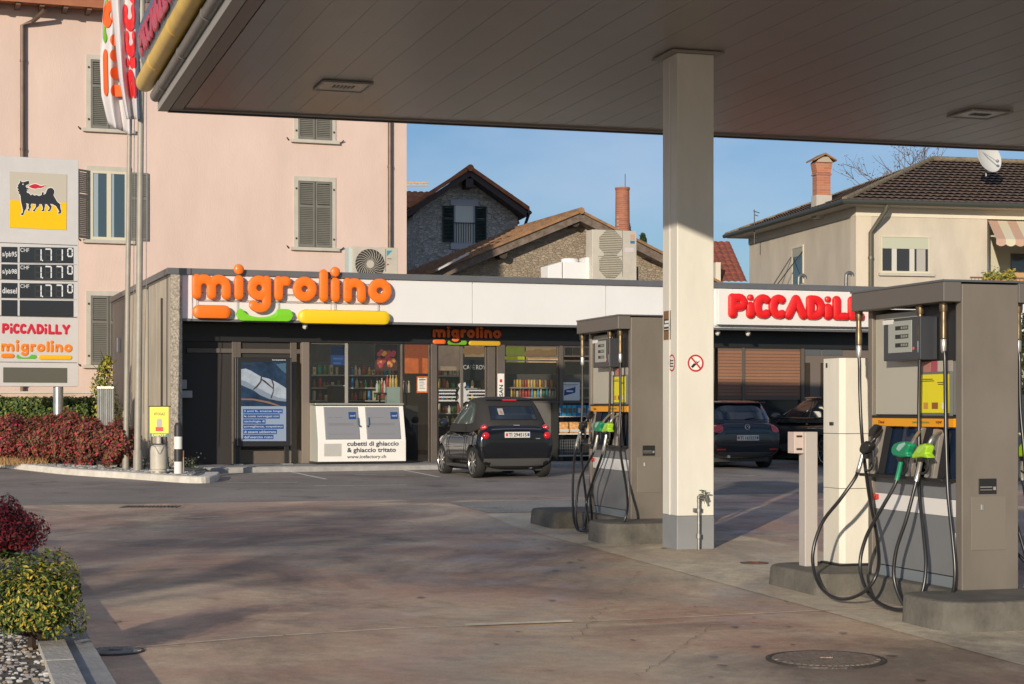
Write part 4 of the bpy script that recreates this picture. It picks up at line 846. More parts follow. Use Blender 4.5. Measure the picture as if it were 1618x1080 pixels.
# right part: shutters, dark windows, door
b = B(); x0, x1 = hx(1133), hx(1262); zs0 = hz(625, 1200); n = int((zf-zs0)/.075)
for k in range(n): z = zs0+k*.075; b.box(x0, hx(1172)-.02, .985, 1.0, z+.006, z+.068).box(hx(1172)+.02, x1, .985, 1.0, z+.006, z+.068)
T.part('roller_blind', b, mat('blind_brown', (.30, .15, .09), .45, var=.08, vs=1))
T.part('blind_rail', B().box(x0, hx(1172)-.02, .975, 1.02, zs0-.09, zs0).box(hx(1172)+.02, x1, .975, 1.02, zs0-.09, zs0).box(x0, x1, 1.003, 1.01, zs0, zf), mat('rail_brown', (.16, .11, .08), .5))
b = B().box(hx(1170), hx(1174), .95, 1.04, KZ, zf); T.part('door_post', b, M_frame); b = B().box(hx(1263), hx(1268), .95, 1.06, KZ, zf); T.part('door_post', b, M_frame)
b = B().box(hx(1130), hx(1263), 1.03, 1.09, KZ, zs0-.091); T.part('dark_window', b, mat('dark_window', (.02, .022, .02), .12))
b = B().box(hx(1268), hx(1500), 1.04, 1.1, KZ, zf); T.part('door_panel', b, mat('door_brown', (.17, .14, .12), .5))
b = B()
for x0, x1 in ((1271, 1279), (1296, 1302), (1310, 1318)): b.box(hx(x0), hx(x1), 1.02, 1.039, hz(640, 1200), hz(572, 1200))
T.part('door_pane', b, mat('door_pane', (.05, .035, .02), .2)); 
b = B().box(hx(1268), hx(1296), 1.02, 1.039, hz(560, 1200), hz(549, 1200)).box(hx(1299), hx(1330), 1.02, 1.039, hz(560, 1200), hz(549, 1200)); T.part('fanlight', b, mat('fanlight', (.10, .11, .12), .1))
b = B().box(hx(1500), LK-.01, 1.0, 1.1, KZ, zf); T.part('wall_end', b, mat('end_wall', (.35, .33, .30), .7))
# dome cameras
for px, py, l_ in ((482, 514, 'small white dome camera under the white band left of the shop door'), (1134, 524, 'small white dome camera under the band beside the cream pillar'), (1182, 523, 'small grey camera under the band over the roller blinds')):
    u, z = K.hit(px, py, .2); Tc = Thing('security_camera', l_, 'security camera', K, (u, .2, z), 'cameras under the sign band')
    Tc.part('housing', B().lathe([(.045, zb-.05), (.06, zb-.07), (.06, zb-.11)], (u, .2, 0), 14).ball((u, .2, zb-.12), .055), mat('camera_white', (.62, .60, .56), .4), smooth=True)
    Tc.part('lens', B().ball((u+.03, .16, zb-.14), .028), M_blk, smooth=True)
# -------- interior
def goods_shelf(u0, u1, v, zs_, label):
    t = Thing('shelf_unit', label, 'shelf', K, ((u0+u1)/2, v, KZ)); b = B()
    for z in zs_: b.box(u0, u1, v-.2, v+.2, z-.03, z)
    t.part('shelf_board', b, mat('shelf_board', (.35, .34, .31), .5))
    t.part('upright', B().box(u0-.03, u0-.002, v-.2, v+.2, KZ, zs_[-1]+.3).box(u1+.002, u1+.03, v-.2, v+.2, KZ, zs_[-1]+.3).box(u0, u1, v+.201, v+.22, KZ, zs_[-1]+.3), mat('shelf_upright', (.10, .09, .08), .5))
RS = random.Random(3)
BC = [mat('goods_%s' % n, [x*.8 for x in c], .35) for n, c in (('blue', (.03, .22, .55)), ('cyan', (.05, .45, .65)), ('yellow', (.75, .48, .03)), ('red', (.55, .04, .03)), ('green', (.07, .32, .07)), ('white', (.7, .68, .62)), ('brown', (.25, .11, .04)), ('cream', (.65, .52, .33)))]
protos = {}
def bottle(kind, u, v, z, mi, label, group, h=.24, r=.035):
    key = (kind, mi, h)
    if key not in protos:
        t = Thing(kind, label, kind.replace('_', ' '), K, (u, v, z), group)
        if kind == 'bottle': t.part('body', B().lathe([(r*.9, z), (r, z+.01), (r, z+h*.62), (r*.4, z+h*.82), (r*.38, z+h*.94)], (u, v, 0), 10), BC[mi], smooth=True); t.part('cap', B().lathe([(r*.42, z+h*.94), (r*.42, z+h)], (u, v, 0), 8), BC[5])
        elif kind == 'can': t.part('body', B().lathe([(r*.9, z), (r, z+.01), (r, z+h-.01), (r*.85, z+h)], (u, v, 0), 12), BC[mi], smooth=True)
        else: t.part('wrap', B().box(u-r, u+r, v-.06, v+.06, z, z+h), BC[mi], bev=.01); t.part('label_patch', B().box(u-r*.6, u+r*.6, v-.064, v-.061, z+h*.3, z+h*.75), BC[(mi+5) % 8])
        protos[key] = t.o; return t.o
    c = copy_tree(protos[key]); p = K.w(u, v); c.location = (p.x, p.y, z); setp(c, label, group=group); return c
z2, z1_ = hz(627, 840, 1.4), hz(612, 840, 1.4)
goods_shelf(hx(799, 1.4), hx(880, 1.4), 1.45, [hz(650, 840, 1.4), z2, hz(611.5, 840, 1.4)], 'shelf of drinks and jars inside the shop window above the taupe panel')
names = ['blue', 'light blue', 'yellow', 'red', 'green', 'white', 'brown', 'cream']
u = hx(801, 1.4); e = hx(878, 1.4); i = 0; seq = [0, 2, 6, 7, 6, 3, 3, 3, 1, 2, 1, 5, 4, 1, 5, 7, 5, 0]
while u < e:
    mi = seq[i % len(seq)]; bottle('bottle' if i % 3 else 'can', u, 1.3, z2, mi, '%s drink %s in the lower shelf row of the right shop window' % (names[mi], 'bottle' if i % 3 else 'can'), 'drinks on the shelf behind the shop window', .20 if i % 3 else .14, .032); u += .071; i += 1
u = hx(812, 1.4)
while u < e:
    mi = RS.choice([6, 6, 3, 7, 2]); bottle('can', u, 1.35, hz(611.5, 840, 1.4), mi, '%s jar in the upper shelf row of the right shop window' % names[mi], 'jars on the shelf behind the shop window', .17, .03); u += .068
# second shelf of the window beside it
goods_shelf(hx(892, 1.4), hx(958, 1.4), 1.45, [hz(650, 840, 1.4), z2, hz(611.5, 840, 1.4)], 'shelf of jars inside the shop window behind the white poster')
# deep shelves in the left shop window
for (x0, x1, vv, lb, n_) in ((492, 545, 3.4, 'tall wall shelf of small packs deep inside the left shop window', 0), (552, 628, 3.4, 'tall wall shelf of bottles deep inside the middle shop window', 1), (690, 760, 3.8, 'dark shelf of snacks behind the glass entrance door', 2)):
    zz = [hz(y, 600, vv) for y in (672, 652, 632, 612, 592)]; goods_shelf(hx(x0, vv), hx(x1, vv), vv+.2, zz, lb)
    for kz, z in enumerate(zz):
        u = hx(x0, vv)+.08
        while u < hx(x1, vv)-.06:
            mi = RS.choice([6, 6, 5, 7, 7, 3, 2, 0, 4]); kd = RS.choice(['bottle', 'bottle', 'can', 'drink_pack']); bottle(kd, u, vv+.08, z, mi, '%s %s, %s row of the %s' % (names[mi], {'bottle': 'bottle', 'can': 'tin', 'drink_pack': 'carton'}[kd], ['lowest', 'second', 'third', 'fourth', 'top'][kz], ['wall shelf deep in the left window', 'wall shelf deep in the middle window', 'snack shelf behind the door'][n_]), 'goods deep in the shop', RS.choice([.12, .17, .22]), .038); u += RS.choice([.09, .115, .14])
# counters, posters, pictures
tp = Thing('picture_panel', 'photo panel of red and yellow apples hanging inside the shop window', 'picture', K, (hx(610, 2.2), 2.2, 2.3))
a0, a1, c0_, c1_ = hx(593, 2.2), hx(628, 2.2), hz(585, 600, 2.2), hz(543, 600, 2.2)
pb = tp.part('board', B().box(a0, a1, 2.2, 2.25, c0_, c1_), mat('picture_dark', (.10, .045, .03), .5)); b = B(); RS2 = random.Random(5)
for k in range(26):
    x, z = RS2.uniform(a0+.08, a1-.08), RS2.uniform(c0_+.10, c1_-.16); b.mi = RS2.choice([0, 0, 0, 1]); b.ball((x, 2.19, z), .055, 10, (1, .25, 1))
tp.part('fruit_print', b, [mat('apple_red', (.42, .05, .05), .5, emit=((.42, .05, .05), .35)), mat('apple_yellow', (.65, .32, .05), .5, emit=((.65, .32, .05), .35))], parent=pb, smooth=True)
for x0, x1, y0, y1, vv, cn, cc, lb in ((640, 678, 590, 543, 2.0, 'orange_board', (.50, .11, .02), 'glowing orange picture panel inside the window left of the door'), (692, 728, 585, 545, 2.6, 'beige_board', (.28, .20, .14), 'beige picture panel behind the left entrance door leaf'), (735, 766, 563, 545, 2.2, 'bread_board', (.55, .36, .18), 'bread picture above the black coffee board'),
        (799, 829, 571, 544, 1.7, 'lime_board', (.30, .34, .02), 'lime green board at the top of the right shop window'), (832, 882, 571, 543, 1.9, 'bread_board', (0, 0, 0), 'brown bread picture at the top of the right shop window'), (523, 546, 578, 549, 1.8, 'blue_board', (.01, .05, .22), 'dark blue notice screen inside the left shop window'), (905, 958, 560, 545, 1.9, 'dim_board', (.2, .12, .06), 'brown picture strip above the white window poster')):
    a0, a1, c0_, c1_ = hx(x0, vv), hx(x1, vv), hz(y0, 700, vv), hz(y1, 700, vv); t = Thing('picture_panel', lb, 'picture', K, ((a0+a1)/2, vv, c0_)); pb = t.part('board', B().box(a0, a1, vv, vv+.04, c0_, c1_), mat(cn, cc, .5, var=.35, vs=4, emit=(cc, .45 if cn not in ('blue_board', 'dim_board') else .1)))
    b = B()
    if cn == 'blue_board':
        for k in range(4): b.box(a0+.05, a1-.06-.05*(k % 2), vv-.008, vv-.002, c1_-.09-.10*k, c1_-.05-.10*k)
        t.part('text_line', b, mat('blue_line', (.04, .14, .42), .5), parent=pb)
    if 'bread' in cn:
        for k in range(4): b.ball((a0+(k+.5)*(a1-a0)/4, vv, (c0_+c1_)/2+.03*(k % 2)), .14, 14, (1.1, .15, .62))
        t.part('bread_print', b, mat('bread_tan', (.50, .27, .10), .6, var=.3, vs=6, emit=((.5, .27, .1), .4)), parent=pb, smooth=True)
t = Thing('shop_counter', 'low counter with a pale top inside the left shop window', 'counter', K, (hx(535), 2.6, KZ)); t.part('counter_top', B().box(hx(519, 2.6), hx(546, 2.6), 2.4, 3.0, hz(610, 535, 2.6), hz(608, 535, 2.6)), BC[5]); t.part('counter_base', B().box(hx(523, 2.6), hx(542, 2.6), 2.45, 2.95, KZ, hz(610.5, 535, 2.6)), mat('counter_brown', (.09, .055, .03), .5))
# display of bottles and a jug on the ice chest side (inside, behind the glass)
t = Thing('drinks_stand', 'pale green crate stand holding bottles behind the glass above the ice chest', 'display stand', K, (hx(620), 1.3, KZ)); a0, a1 = hx(610, 1.3), hx(633, 1.3); zc_ = hz(611, 620, 1.3)
t.part('crate', B().box(a0, a1, 1.2, 1.4, hz(640, 620, 1.3), zc_), mat('crate_mint', (.36, .46, .42), .5), bev=.005); t.part('stand_base', B().box(a0-.2, a1+.35, 1.15, 1.55, KZ, hz(640.5, 620, 1.3)), mat('stand_dark', (.05, .045, .04), .5))
for k, (px, mi) in enumerate(((596, 5), (599.5, 4), (604, 3), (607.5, 5), (612, 3), (617, 2), (621, 7), (626, 2), (638, 6), (642, 5), (646, 7))):
    zz = zc_ if 610 < px < 632 else hz(620, 620, 1.3); bottle('bottle', hx(px, 1.3), 1.3, zz, mi, '%s bottle in the drinks stand above the ice chest' % names[mi], 'bottles in the drinks stand', .26, .034)
t = Thing('side_table', 'thin dark shelf carrying bottles above the ice chest', 'shelf', K, (hx(620), 1.3, KZ)); t.part('board', B().box(hx(592, 1.3), hx(609, 1.3), 1.2, 1.4, hz(622, 620, 1.3), hz(620.2, 620, 1.3)).box(hx(635, 1.3), hx(650, 1.3), 1.2, 1.4, hz(622, 620, 1.3), hz(620.2, 620, 1.3)), M_blk); t.part('leg', B().box(hx(599, 1.3), hx(601, 1.3), 1.28, 1.32, KZ, hz(622, 620, 1.3)).box(hx(641, 1.3), hx(643, 1.3), 1.28, 1.32, KZ, hz(622, 620, 1.3)), M_blk)
# ---- outside rack with blue packs and bread
ra, rb = hx(880, .7), hx(934, .7); zr = [hz(y, 905, .7) for y in (724, 719, 684, 657)]
t = Thing('goods_rack', 'open metal rack of blue drink packs and bread outside under the window poster', 'rack', K, ((ra+rb)/2, .75, KZ))
t.part('rack_shelf', B().box(ra, rb, .60, .98, zr[1]-.02, zr[1]).box(ra, rb, .60, .98, zr[2]-.03, zr[2]).box(ra, rb, .60, .98, zr[3]-.02, zr[3]), mat('rack_white', (.6, .58, .54), .4)); t.part('rack_frame', B().box(ra-.03, ra-.003, .58, 1.0, KZ, hz(636, 905, .7)).box(rb+.003, rb+.03, .58, 1.0, KZ, hz(636, 905, .7)).box(ra, rb, .985, 1.0, KZ, hz(636, 905, .7)), M_blk)
i = 0; u = ra+.05
while u < rb-.03:
    mi = [0, 1, 1, 1, 0, 1][i % 6]; bottle('drink_pack', u, .72, zr[3], mi, '%s drink pack on the top shelf of the outside rack' % ['deep blue', 'sky blue'][mi], 'blue drink packs on the rack', .24, .052); u += .118; i += 1
u = ra+.14; i = 0
while u < rb-.1:
    tb_ = Thing('bread_pack', '%s pack of bread on the middle rack shelf' % ['first', 'second', 'third', 'fourth'][i % 4], 'bread', K, (u, .72, zr[2]), 'bread packs on the rack')
    tb_.part('loaf', B().box(u-.115, u+.115, .62, .8, zr[2], zr[2]+.25), mat('bread_pack', (.62, .33, .12), .45, var=.35, vs=12), bev=.03); tb_.part('wrap_label', B().box(u-.11, u+.11, .612, .619, zr[2]+.03, zr[2]+.09), BC[5]); u += .26; i += 1
t = Thing('wire_basket', 'wire basket on the lowest shelf of the outside rack', 'basket', K, ((ra+rb)/2, .75, zr[1])); b = B()
for k in range(9): b.tube([(ra+.04+k*.055, .60, zr[1]+.01), (ra+.04+k*.055, .60, zr[1]+.35)], .004, 5)
for k in range(6): b.tube([(ra+.04, .60, zr[1]+.02+k*.065), (ra+.48, .60, zr[1]+.02+k*.065)], .004, 5)
t.part('wires', b, mat('wire_grey', (.25, .27, .26), .4, .5))
# ---- ice chest
v0 = .18; a0, a1 = K.hit(503, 640, v0)[0], K.hit(641.5, 640, v0)[0]
zc1, zc0 = K.hit(505, 641, .40)[1], K.hit(510, 729.5, v0)[1]
T = Thing('ice_chest', 'white ice vending chest with two slanted grey doors in front of the shop window', 'ice chest', K, ((a0+a1)/2, .5, KZ))
prof = [(v0, zc0), (v0, zc0+.42), (.40, zc1), (.97, zc1+.02), (.97, zc0)]
T.part('chest_body', B().prismx(prof, a0, a1), mat('chest_white', (.82, .80, .75), .35, var=.02), bev=.01)
T.part('chest_side', B().prismx([(v+.01, z) for v, z in prof], a0-.012, a0-.002), mat('chest_side_grey', (.52, .52, .46), .5)); T.part('chest_lid', B().box(a0-.02, a1+.01, .38, .98, zc1+.022, zc1+.06), mat('lid_metal', (.45, .45, .38), .35, .5), bev=.005)
T.part('chest_foot', B().box(a0-.025, a1-.05, .25, .95, KZ-.005, zc0-.002), M_blk)
dv, dz = .40-v0, zc1-(zc0+.42)
def MF(off): # slanted front: c 0..1 up the slope
    def f(a, c, d=0): L_ = math.hypot(dv, dz); return (a, v0+dv*c-(off+d)*dz/L_, zc0+.42+dz*c+(off+d)*dv/L_*0+ (off+d)*dv/L_)
    return f
S = lambda px: K.hit(px, 640, v0+.1)[0]
for x0, x1, hinge in ((513, 567.5, 1), (578.5, 632, -1)):
    A0, A1 = S(x0), S(x1); f = MF(.0); g2 = MF(.02); b = B()
    for c in ((A0, A1, .06, .97),): b.add([f(c[0], c[2]), f(c[1], c[2]), f(c[1], c[3]), f(c[0], c[3]), g2(c[0]+.01, c[2]+.01), g2(c[1]-.01, c[2]+.01), g2(c[1]-.01, c[3]-.01), g2(c[0]+.01, c[3]-.01)], [(4, 5, 6, 7), (0, 1, 5, 4), (1, 2, 6, 5), (2, 3, 7, 6), (3, 0, 4, 7)])
    dr = T.part('chest_door', b, mat('door_slate', (.27, .275, .29), .4, .2), bev=.004)
    f = MF(.023); b = B(); ax = A1-.13 if x0 < 540 else A1-.11; bq = lambda c0, c1, e0, e1, mi: b.add([f(c0, e0), f(c1, e0), f(c1, e1), f(c0, e1)], [(0, 1, 2, 3)], mi)
    bq(ax-.09, ax+.07, .62, .82, 0); f = MF(.025); text(b, 'nord', f, ax-.06, ax+.05, .69, .75, bold=.03, mi=1); f = MF(.023)
    for e in (.50, .475, .45, .20): bq(A0+.08, A1-.12, e, e+.008, 2)
    for xx in (.08, .2, .3): bq(A0+xx, A0+xx+.09, .66, .67, 2)
    T.part('door_print', b, [mat('print_blue', (.015, .06, .22), .4), mat('print_pale', (.4, .45, .55), .4), mat('print_grey', (.16, .17, .18), .4)], parent=dr)
    hxp = A1-.03 if x0 < 540 else A0+.05; f = MF(.05); T.part('door_handle', B().tube([f(hxp, .45), f(hxp, .66)], .014, 8).ball(f(hxp+(.03 if x0 < 540 else -.03), .42), .022), mat('handle_blue', (.05, .10, .16), .35), parent=dr, smooth=True)
b = B(); mpf = MK(v0-.003); zz = lambda y: K.hit(560, y, v0)[1]; xx = lambda x: K.hit(x, 700, v0)[0]
text(b, 'cubetti di ghiaccio', mpf, xx(548.5), xx(630), zz(706.5), zz(697), bold=.025); T.part('chest_lettering', b, mat('letter_navy', (.02, .025, .05), .4)); b = B(); text(b, '& ghiaccio tritato', mpf, xx(548.5), xx(625.5), zz(716.5), zz(707), bold=.025); T.part('chest_lettering', b, mat('letter_navy', (0, 0, 0))); b = B(); text(b, 'www.icefactory.ch', mpf, xx(548.5), xx(610), zz(725.5), zz(718.5), bold=.015)
T.part('chest_lettering', b, mat('letter_navy', (.02, .025, .05), .4))
b = B()
for k in range(16): b.box(xx(512), xx(539), v0-.012, v0-.003, zz(720)+k*(zz(700)-zz(720))/16, zz(720)+(k+.55)*(zz(700)-zz(720))/16)
T.part('air_grille', b, mat('grille_grey', (.42, .42, .42), .5))
# ---- advertising stand
va = .60; A = lambda px, py: K.hit(px, py, va); a0, a1 = A(371.5, 600)[0], A(461, 600)[0]; z1, z0 = A(416, 564.5)[1], A(416, 705)[1]
T = Thing('advert_stand', 'black framed upright advertising screen on two legs left of the ice chest', 'advert stand', K, ((a0+a1)/2, va, KZ))
cs = T.part('case', B().box(a0, a1, va, va+.14, z0, z1), mat('case_black', (.022, .022, .024), .35), bev=.01)
T.part('case_edge', B().box(a0+.045, a0+.055, va-.006, va-.001, z0+.02, z1-.02).box(a1-.022, a1-.012, va-.006, va-.001, z0+.02, z1-.02), mat('edge_alu', (.35, .33, .30), .3, .8), parent=cs)
for x0, x1 in ((373, 379), (450, 457)): T.part('leg', B().box(A(x0, 700)[0], A(x1, 700)[0], va+.02, va+.10, KZ-.02, z0), M_blk, bev=.004)
T.part('foot_plate', B().box(A(369, 700)[0], A(383, 700)[0], va-.06, va+.18, KZ-.01, KZ+.012).box(A(446, 700)[0], A(462, 700)[0], va-.06, va+.18, KZ-.01, KZ+.012), M_alu)
b = B(); q = lambda pts, mi, v=va-.004: b.add([(A(x, y)[0], v, A(x, y)[1]) for x, y in pts], [tuple(range(len(pts)))], mi)
q([(381, 571.5), (452, 571.5), (452, 641), (381, 641)], 0)
q([(381, 641.5), (452, 641.5), (452, 696.5), (381, 696.5)], 1)
q([(381, 583), (388, 582), (396, 585), (404, 590), (413, 595), (425, 598), (436, 603), (446, 609), (452, 613), (452, 634), (440, 633), (425, 630), (411, 624), (400, 616), (390, 612), (381, 608)], 2, va-.006)
q([(381, 608), (390, 612), (400, 616), (411, 624), (425, 630), (440, 633), (452, 634), (452, 630), (440, 628), (426, 622), (410, 614), (398, 608), (388, 602), (381, 600)], 6, va-.0075)
q([(381, 629), (400, 629.5), (425, 634), (444, 641), (438, 641), (420, 636), (400, 632), (381, 631.5)], 3, va-.006)
for pts in ([(412, 593), (414, 594), (413, 603), (407, 611), (401, 615.5), (399, 615), (405, 609), (411, 602)], [(414, 598), (420, 602), (431, 612), (431, 614), (418, 604), (413, 600)], [(428, 599), (430, 599), (433, 607), (432, 620), (429, 629), (427, 629), (431, 618), (431, 608)]): q(pts, 4, va-.009)
q([(436, 575), (452, 573), (452, 590), (444, 584)], 7, va-.006)
for k, (xe, s_) in enumerate(((446.5, '3 anni fa, emerse lungo'), (442, 'le coste norvegesi con'), (419.5, 'tecnologia di'), (448, 'sorveglianza, sospettato'), (437.5, 'di essere addestrato'), (432, "dall'esercito russo"))):
    y0 = 646+k*8.1; q([(384, y0), (xe, y0), (xe, y0+6.9), (384, y0+6.9)], 5, va-.006); e0 = A(385.5, y0+5.6); e1 = A(xe-1.5, y0+1.4); text(b, s_, MK(va-.008), e0[0], e1[0], e0[1], e1[1], bold=.01, mi=8)
e0 = A(387, 576.5); e1 = A(402, 572.8); text(b, 'Swissinfo'[:5]+'...', MK(va-.008), e0[0], e1[0], e0[1], e1[1], mi=8) if 0 else q([(384.5, 573), (402, 573), (402, 576.5), (384.5, 576.5)], 9, va-.0065)
e0 = A(430, 569.8); e1 = A(451.5, 567.2); text(b, 'Livesystems', MK(va-.006), e0[0], e1[0], e0[1], e1[1], bold=.03, mi=8)
T.part('screen_image', b, [mat('screen_deep', (.015, .035, .075), .25, var=.5, vs=3), mat('screen_pale', (.26, .33, .45), .3), mat('screen_white', (.34, .40, .48), .3, var=.15, vs=6), mat('screen_tan', (.22, .13, .09), .3), mat('screen_strap', (.05, .04, .045), .4), mat('screen_blue', (.02, .08, .27), .3), mat('screen_shadow', (.20, .25, .33), .3), mat('screen_sea', (.06, .13, .20), .3), mat('screen_text', (.50, .56, .66), .4), mat('screen_badge', (.03, .04, .07), .3)], parent=cs)
# ---- rooftop units
def rooftop(name, label, px0, px1, py1, v, dp, zb_=4.42): return K.hit(px0, 600, v)[0], K.hit(px1, 600, v)[0], K.hit(px0, py1, v)[1]
M_ac = mat('ac_cream', (.52, .48, .40), .5, var=.06)
a0, a1, z1 = rooftop('', '', 557, 629, 389, 1.0, .4); T = Thing('air_conditioner', 'cream air conditioning unit with one round fan above the orange sign', 'air conditioner', K, ((a0+a1)/2, 1.2, 4.42))
T.part('casing', B().box(a0, a1, 1.0, 1.38, 4.30, z1), M_ac, bev=.012); T.part('side_grille', B().box(a0-.08, a0-.004, 1.02, 1.36, 4.30, z1-.02), mat('ac_mint', (.55, .62, .58), .5))
c = K.hit(585, 417, .98); b = B().lathe([(.36, -.975), (.365, -.99), (.35, -.995)], (0, 0, 0), 4) if 0 else B()
rr = .33; b.add([(c[0]+rr*cos(2*pi*k/36)*1.0, .992, c[1]+rr*sin(2*pi*k/36)) for k in range(36)], [tuple(range(36))]); fo = T.part('fan_opening', b, mat('fan_dark', (.04, .035, .03), .6)); b = B()
for k in range(26):
    t = 2*pi*k/26; P_ = [(c[0]+r_*cos(t+.9*r_/rr), .985, c[1]+r_*sin(t+.9*r_/rr)) for r_ in (.07, .16, .25, .335)]; b.tube(P_, .0055, 5)
T.part('fan_guard', b, M_ac, parent=fo); T.part('fan_hub', B().lathe([(.085, .972), (.08, .966)], (c[0], 0, c[1]), 20, 'y') if 0 else B().add([(c[0]+.085*cos(2*pi*k/24), .972, c[1]+.085*sin(2*pi*k/24)) for k in range(24)], [tuple(range(24))]), M_ac, parent=fo)
b = B(); q4 = lambda x0, x1, y0, y1, mi, v=.994: b.add([(K.hit(x0, y0, v)[0], v, K.hit(x0, y0, v)[1]), (K.hit(x1, y0, v)[0], v, K.hit(x1, y0, v)[1]), (K.hit(x1, y1, v)[0], v, K.hit(x1, y1, v)[1]), (K.hit(x0, y1, v)[0], v, K.hit(x0, y1, v)[1])], [(0, 1, 2, 3)], mi)
q4(609, 609.8, 429, 393, 0); b.add([(K.hit(x, y, .994)[0], .994, K.hit(x, y, .994)[1]) for x, y in ((611.3, 395.5), (619.8, 395.5), (611.3, 404.5))], [(0, 1, 2)], 1); q4(611, 614.5, 418.5, 416.5, 2); q4(612, 618.5, 409, 408, 0)
T.part('casing_print', b, [mat('ac_seam', (.12, .11, .09), .6), mat('ac_turquoise', (.03, .32, .42), .4), mat('ac_red', (.5, .10, .05), .4)])
a0, a1, z1 = rooftop('', '', 936, 1006, 362, 3.0, .5); T = Thing('air_conditioner', 'tall cream outdoor unit with two stacked fans on the shop roof left of the pillar', 'air conditioner', K, ((a0+a1)/2, 3.2, 4.42))
T.part('casing', B().box(a0, a1, 3.0, 3.42, 4.30, z1), M_ac, bev=.012)
for y in (383.5, 419):
    c = K.hit(965, y, 2.98); rr = .30; b = B().add([(c[0]+rr*cos(2*pi*k/8+pi/8)*1.05, 2.99, c[1]+rr*sin(2*pi*k/8+pi/8)*1.08) for k in range(8)], [tuple(range(8))]); fo = T.part('fan_opening', b, mat('fan_olive', (.22, .20, .14), .6)); b = B()
    for k in range(13): h = (k-6)*.043; L_ = math.sqrt(max(0, rr*rr-h*h)); b.box(c[0]-L_, c[0]+L_, 2.975, 2.985, c[1]+h-.008, c[1]+h+.008)
    T.part('fan_guard', b, M_ac, parent=fo)
b = B(); v_ = 2.994; qq = lambda x0, x1, y0, y1, mi: b.add([(K.hit(x0, y0, v_)[0], v_, K.hit(x0, y0, v_)[1]), (K.hit(x1, y0, v_)[0], v_, K.hit(x1, y0, v_)[1]), (K.hit(x1, y1, v_)[0], v_, K.hit(x1, y1, v_)[1]), (K.hit(x0, y1, v_)[0], v_, K.hit(x0, y1, v_)[1])], [(0, 1, 2, 3)], mi)
qq(983.4, 984, 437, 363, 0); qq(945, 983.4, 405, 404.4, 0); qq(996, 1003, 384.5, 380, 1); qq(996, 1003, 378, 370, 2); qq(987, 1002, 398, 391, 3); T.part('casing_print', b, [MATS['ac_seam'], mat('ac_blue', (.05, .18, .28), .4), mat('ac_peach', (.55, .35, .25), .4), mat('ac_paper', (.6, .55, .55), .5)])
T.part('pipe_box', B().box(a1+.004, a1+.09, 3.1, 3.3, 4.30, z1-.85), M_dk)
a0, a1, z1 = rooftop('', '', 866, 932, 411, 3.2, .5); T = Thing('roof_duct', 'low white ventilation duct with a round cowl beside the tall outdoor unit', 'duct', K, ((a0+a1)/2, 3.4, 4.42))
am = K.hit(890, 600, 3.2)[0]; ar = K.hit(922, 600, 3.2)[0]; cz = K.hit(905, 412, 3.2)[1]; M_dw = mat('duct_white', (.80, .79, .77), .4)
T.part('duct_box', B().prismy([(a0, 4.3), (a0, z1-.13), (am-.03, z1-.02), (am-.03, 4.3)], 3.2, 3.7).box(am, a1, 3.2, 3.7, 4.3, z1-.02), M_dw, bev=.008); T.part('cowl', B().lathe([(.20, z1-.02), (.21, z1+.06), (.19, z1+.075)], ((am+ar)/2, 3.45, 0), 24), M_dw, smooth=True); T.part('upstand', B().box(ar+.05, a1, 3.22, 3.6, z1-.02, z1+.10), M_dw)
# swan neck vents
for px, py, lb in ((1262, 440, 'short dark swan neck vent pipe on the shop roof under the angled small window'), (1337, 436, 'grey swan neck vent pipe on the shop roof left of the near pump hat')):
    u, z = K.hit(px, py, 2.0); t = Thing('vent_pipe', lb, 'vent pipe', K, (u, 2, 4.42), 'swan neck vents on the roof')
    t.part('pipe', B().tube(smoothpts([(u, 2, 4.3), (u, 2, z-.03), (u+.03, 2, z+.06), (u+.10, 2, z+.09), (u+.17, 2, z+.05), (u+.18, 2, z+.0)], 5), .045, 12), M_gut, smooth=True); t.part('flange', B().lathe([(.08, 4.42), (.08, 4.44), (.05, 4.46)], (u, 2, 0), 12), M_cap)
# ================================================================ BUILDINGS BEHIND
def stucco(name, c, var=.05): return mat(name, c, .9, var=var*2.0, vs=.9, bump=.25, bs=22, lo=.22, hi=.78, stretch=(1, 1, .4), detail=9)
M_pink = stucco('pink_stucco', (.66, .51, .44)); M_sh = mat('shutter_grey', (.17, .165, .14), .6, var=.08); M_surr = mat('window_surround', (.50, .47, .40), .8, var=.06)
PB = Frame((500-CX)/FPX*50, 50, 19.5)
ur = PB.hit(642.5, 300, 0)[0]; zev = PB.hit(100, 12, -.55)[1]
T = Thing('apartment_house', 'tall pink stuccoed house with grey louvred shutters behind the shop', 'house', PB, (-3, 4, 0))
T.part('wall', B().box(-22, ur, 0, 11, -.2, zev+.1), M_pink)
T.part('plinth', B().box(-22, ur+.02, -.03, 0, -.2, 1.35), mat('plinth_pink', (.50, .35, .29), .9, var=.1))
b = B().box(-22.6, ur+.6, -.75, 11.6, zev+.10, zev+.24).box(-22.6, ur+.6, -.80, -.752, zev+.02, zev+.26)
T.part('eave_board', b, mat('eave_orange', (.36, .13, .06), .7, var=.1)); b = B()
for k in range(44): b.box(-22+k*.62, -21.88+k*.62, -.72, 0, zev-.04, zev+.095)
T.part('rafter_end', b, mat('rafter_brown', (.16, .09, .06), .8)); b = B(); 
b.add([(-22.7, -.85, zev+.26), (ur+.7, -.85, zev+.26), (ur+.7, 5.5, zev+2.6), (-22.7, 5.5, zev+2.6), (ur+.7, 11.8, zev+.26), (-22.7, 11.8, zev+.26)], [(0, 1, 2, 3), (3, 2, 4, 5), (0, 3, 5), (1, 4, 2)]); T.part('roof', b, mat('roof_brown', (.16, .09, .06), .9, var=.2, vs=8))
M_wgl = mat('window_dark_glass', (.05, .08, .10), .08, spec=.9); M_wfr = mat('window_frame_cream', (.62, .58, .44), .5)
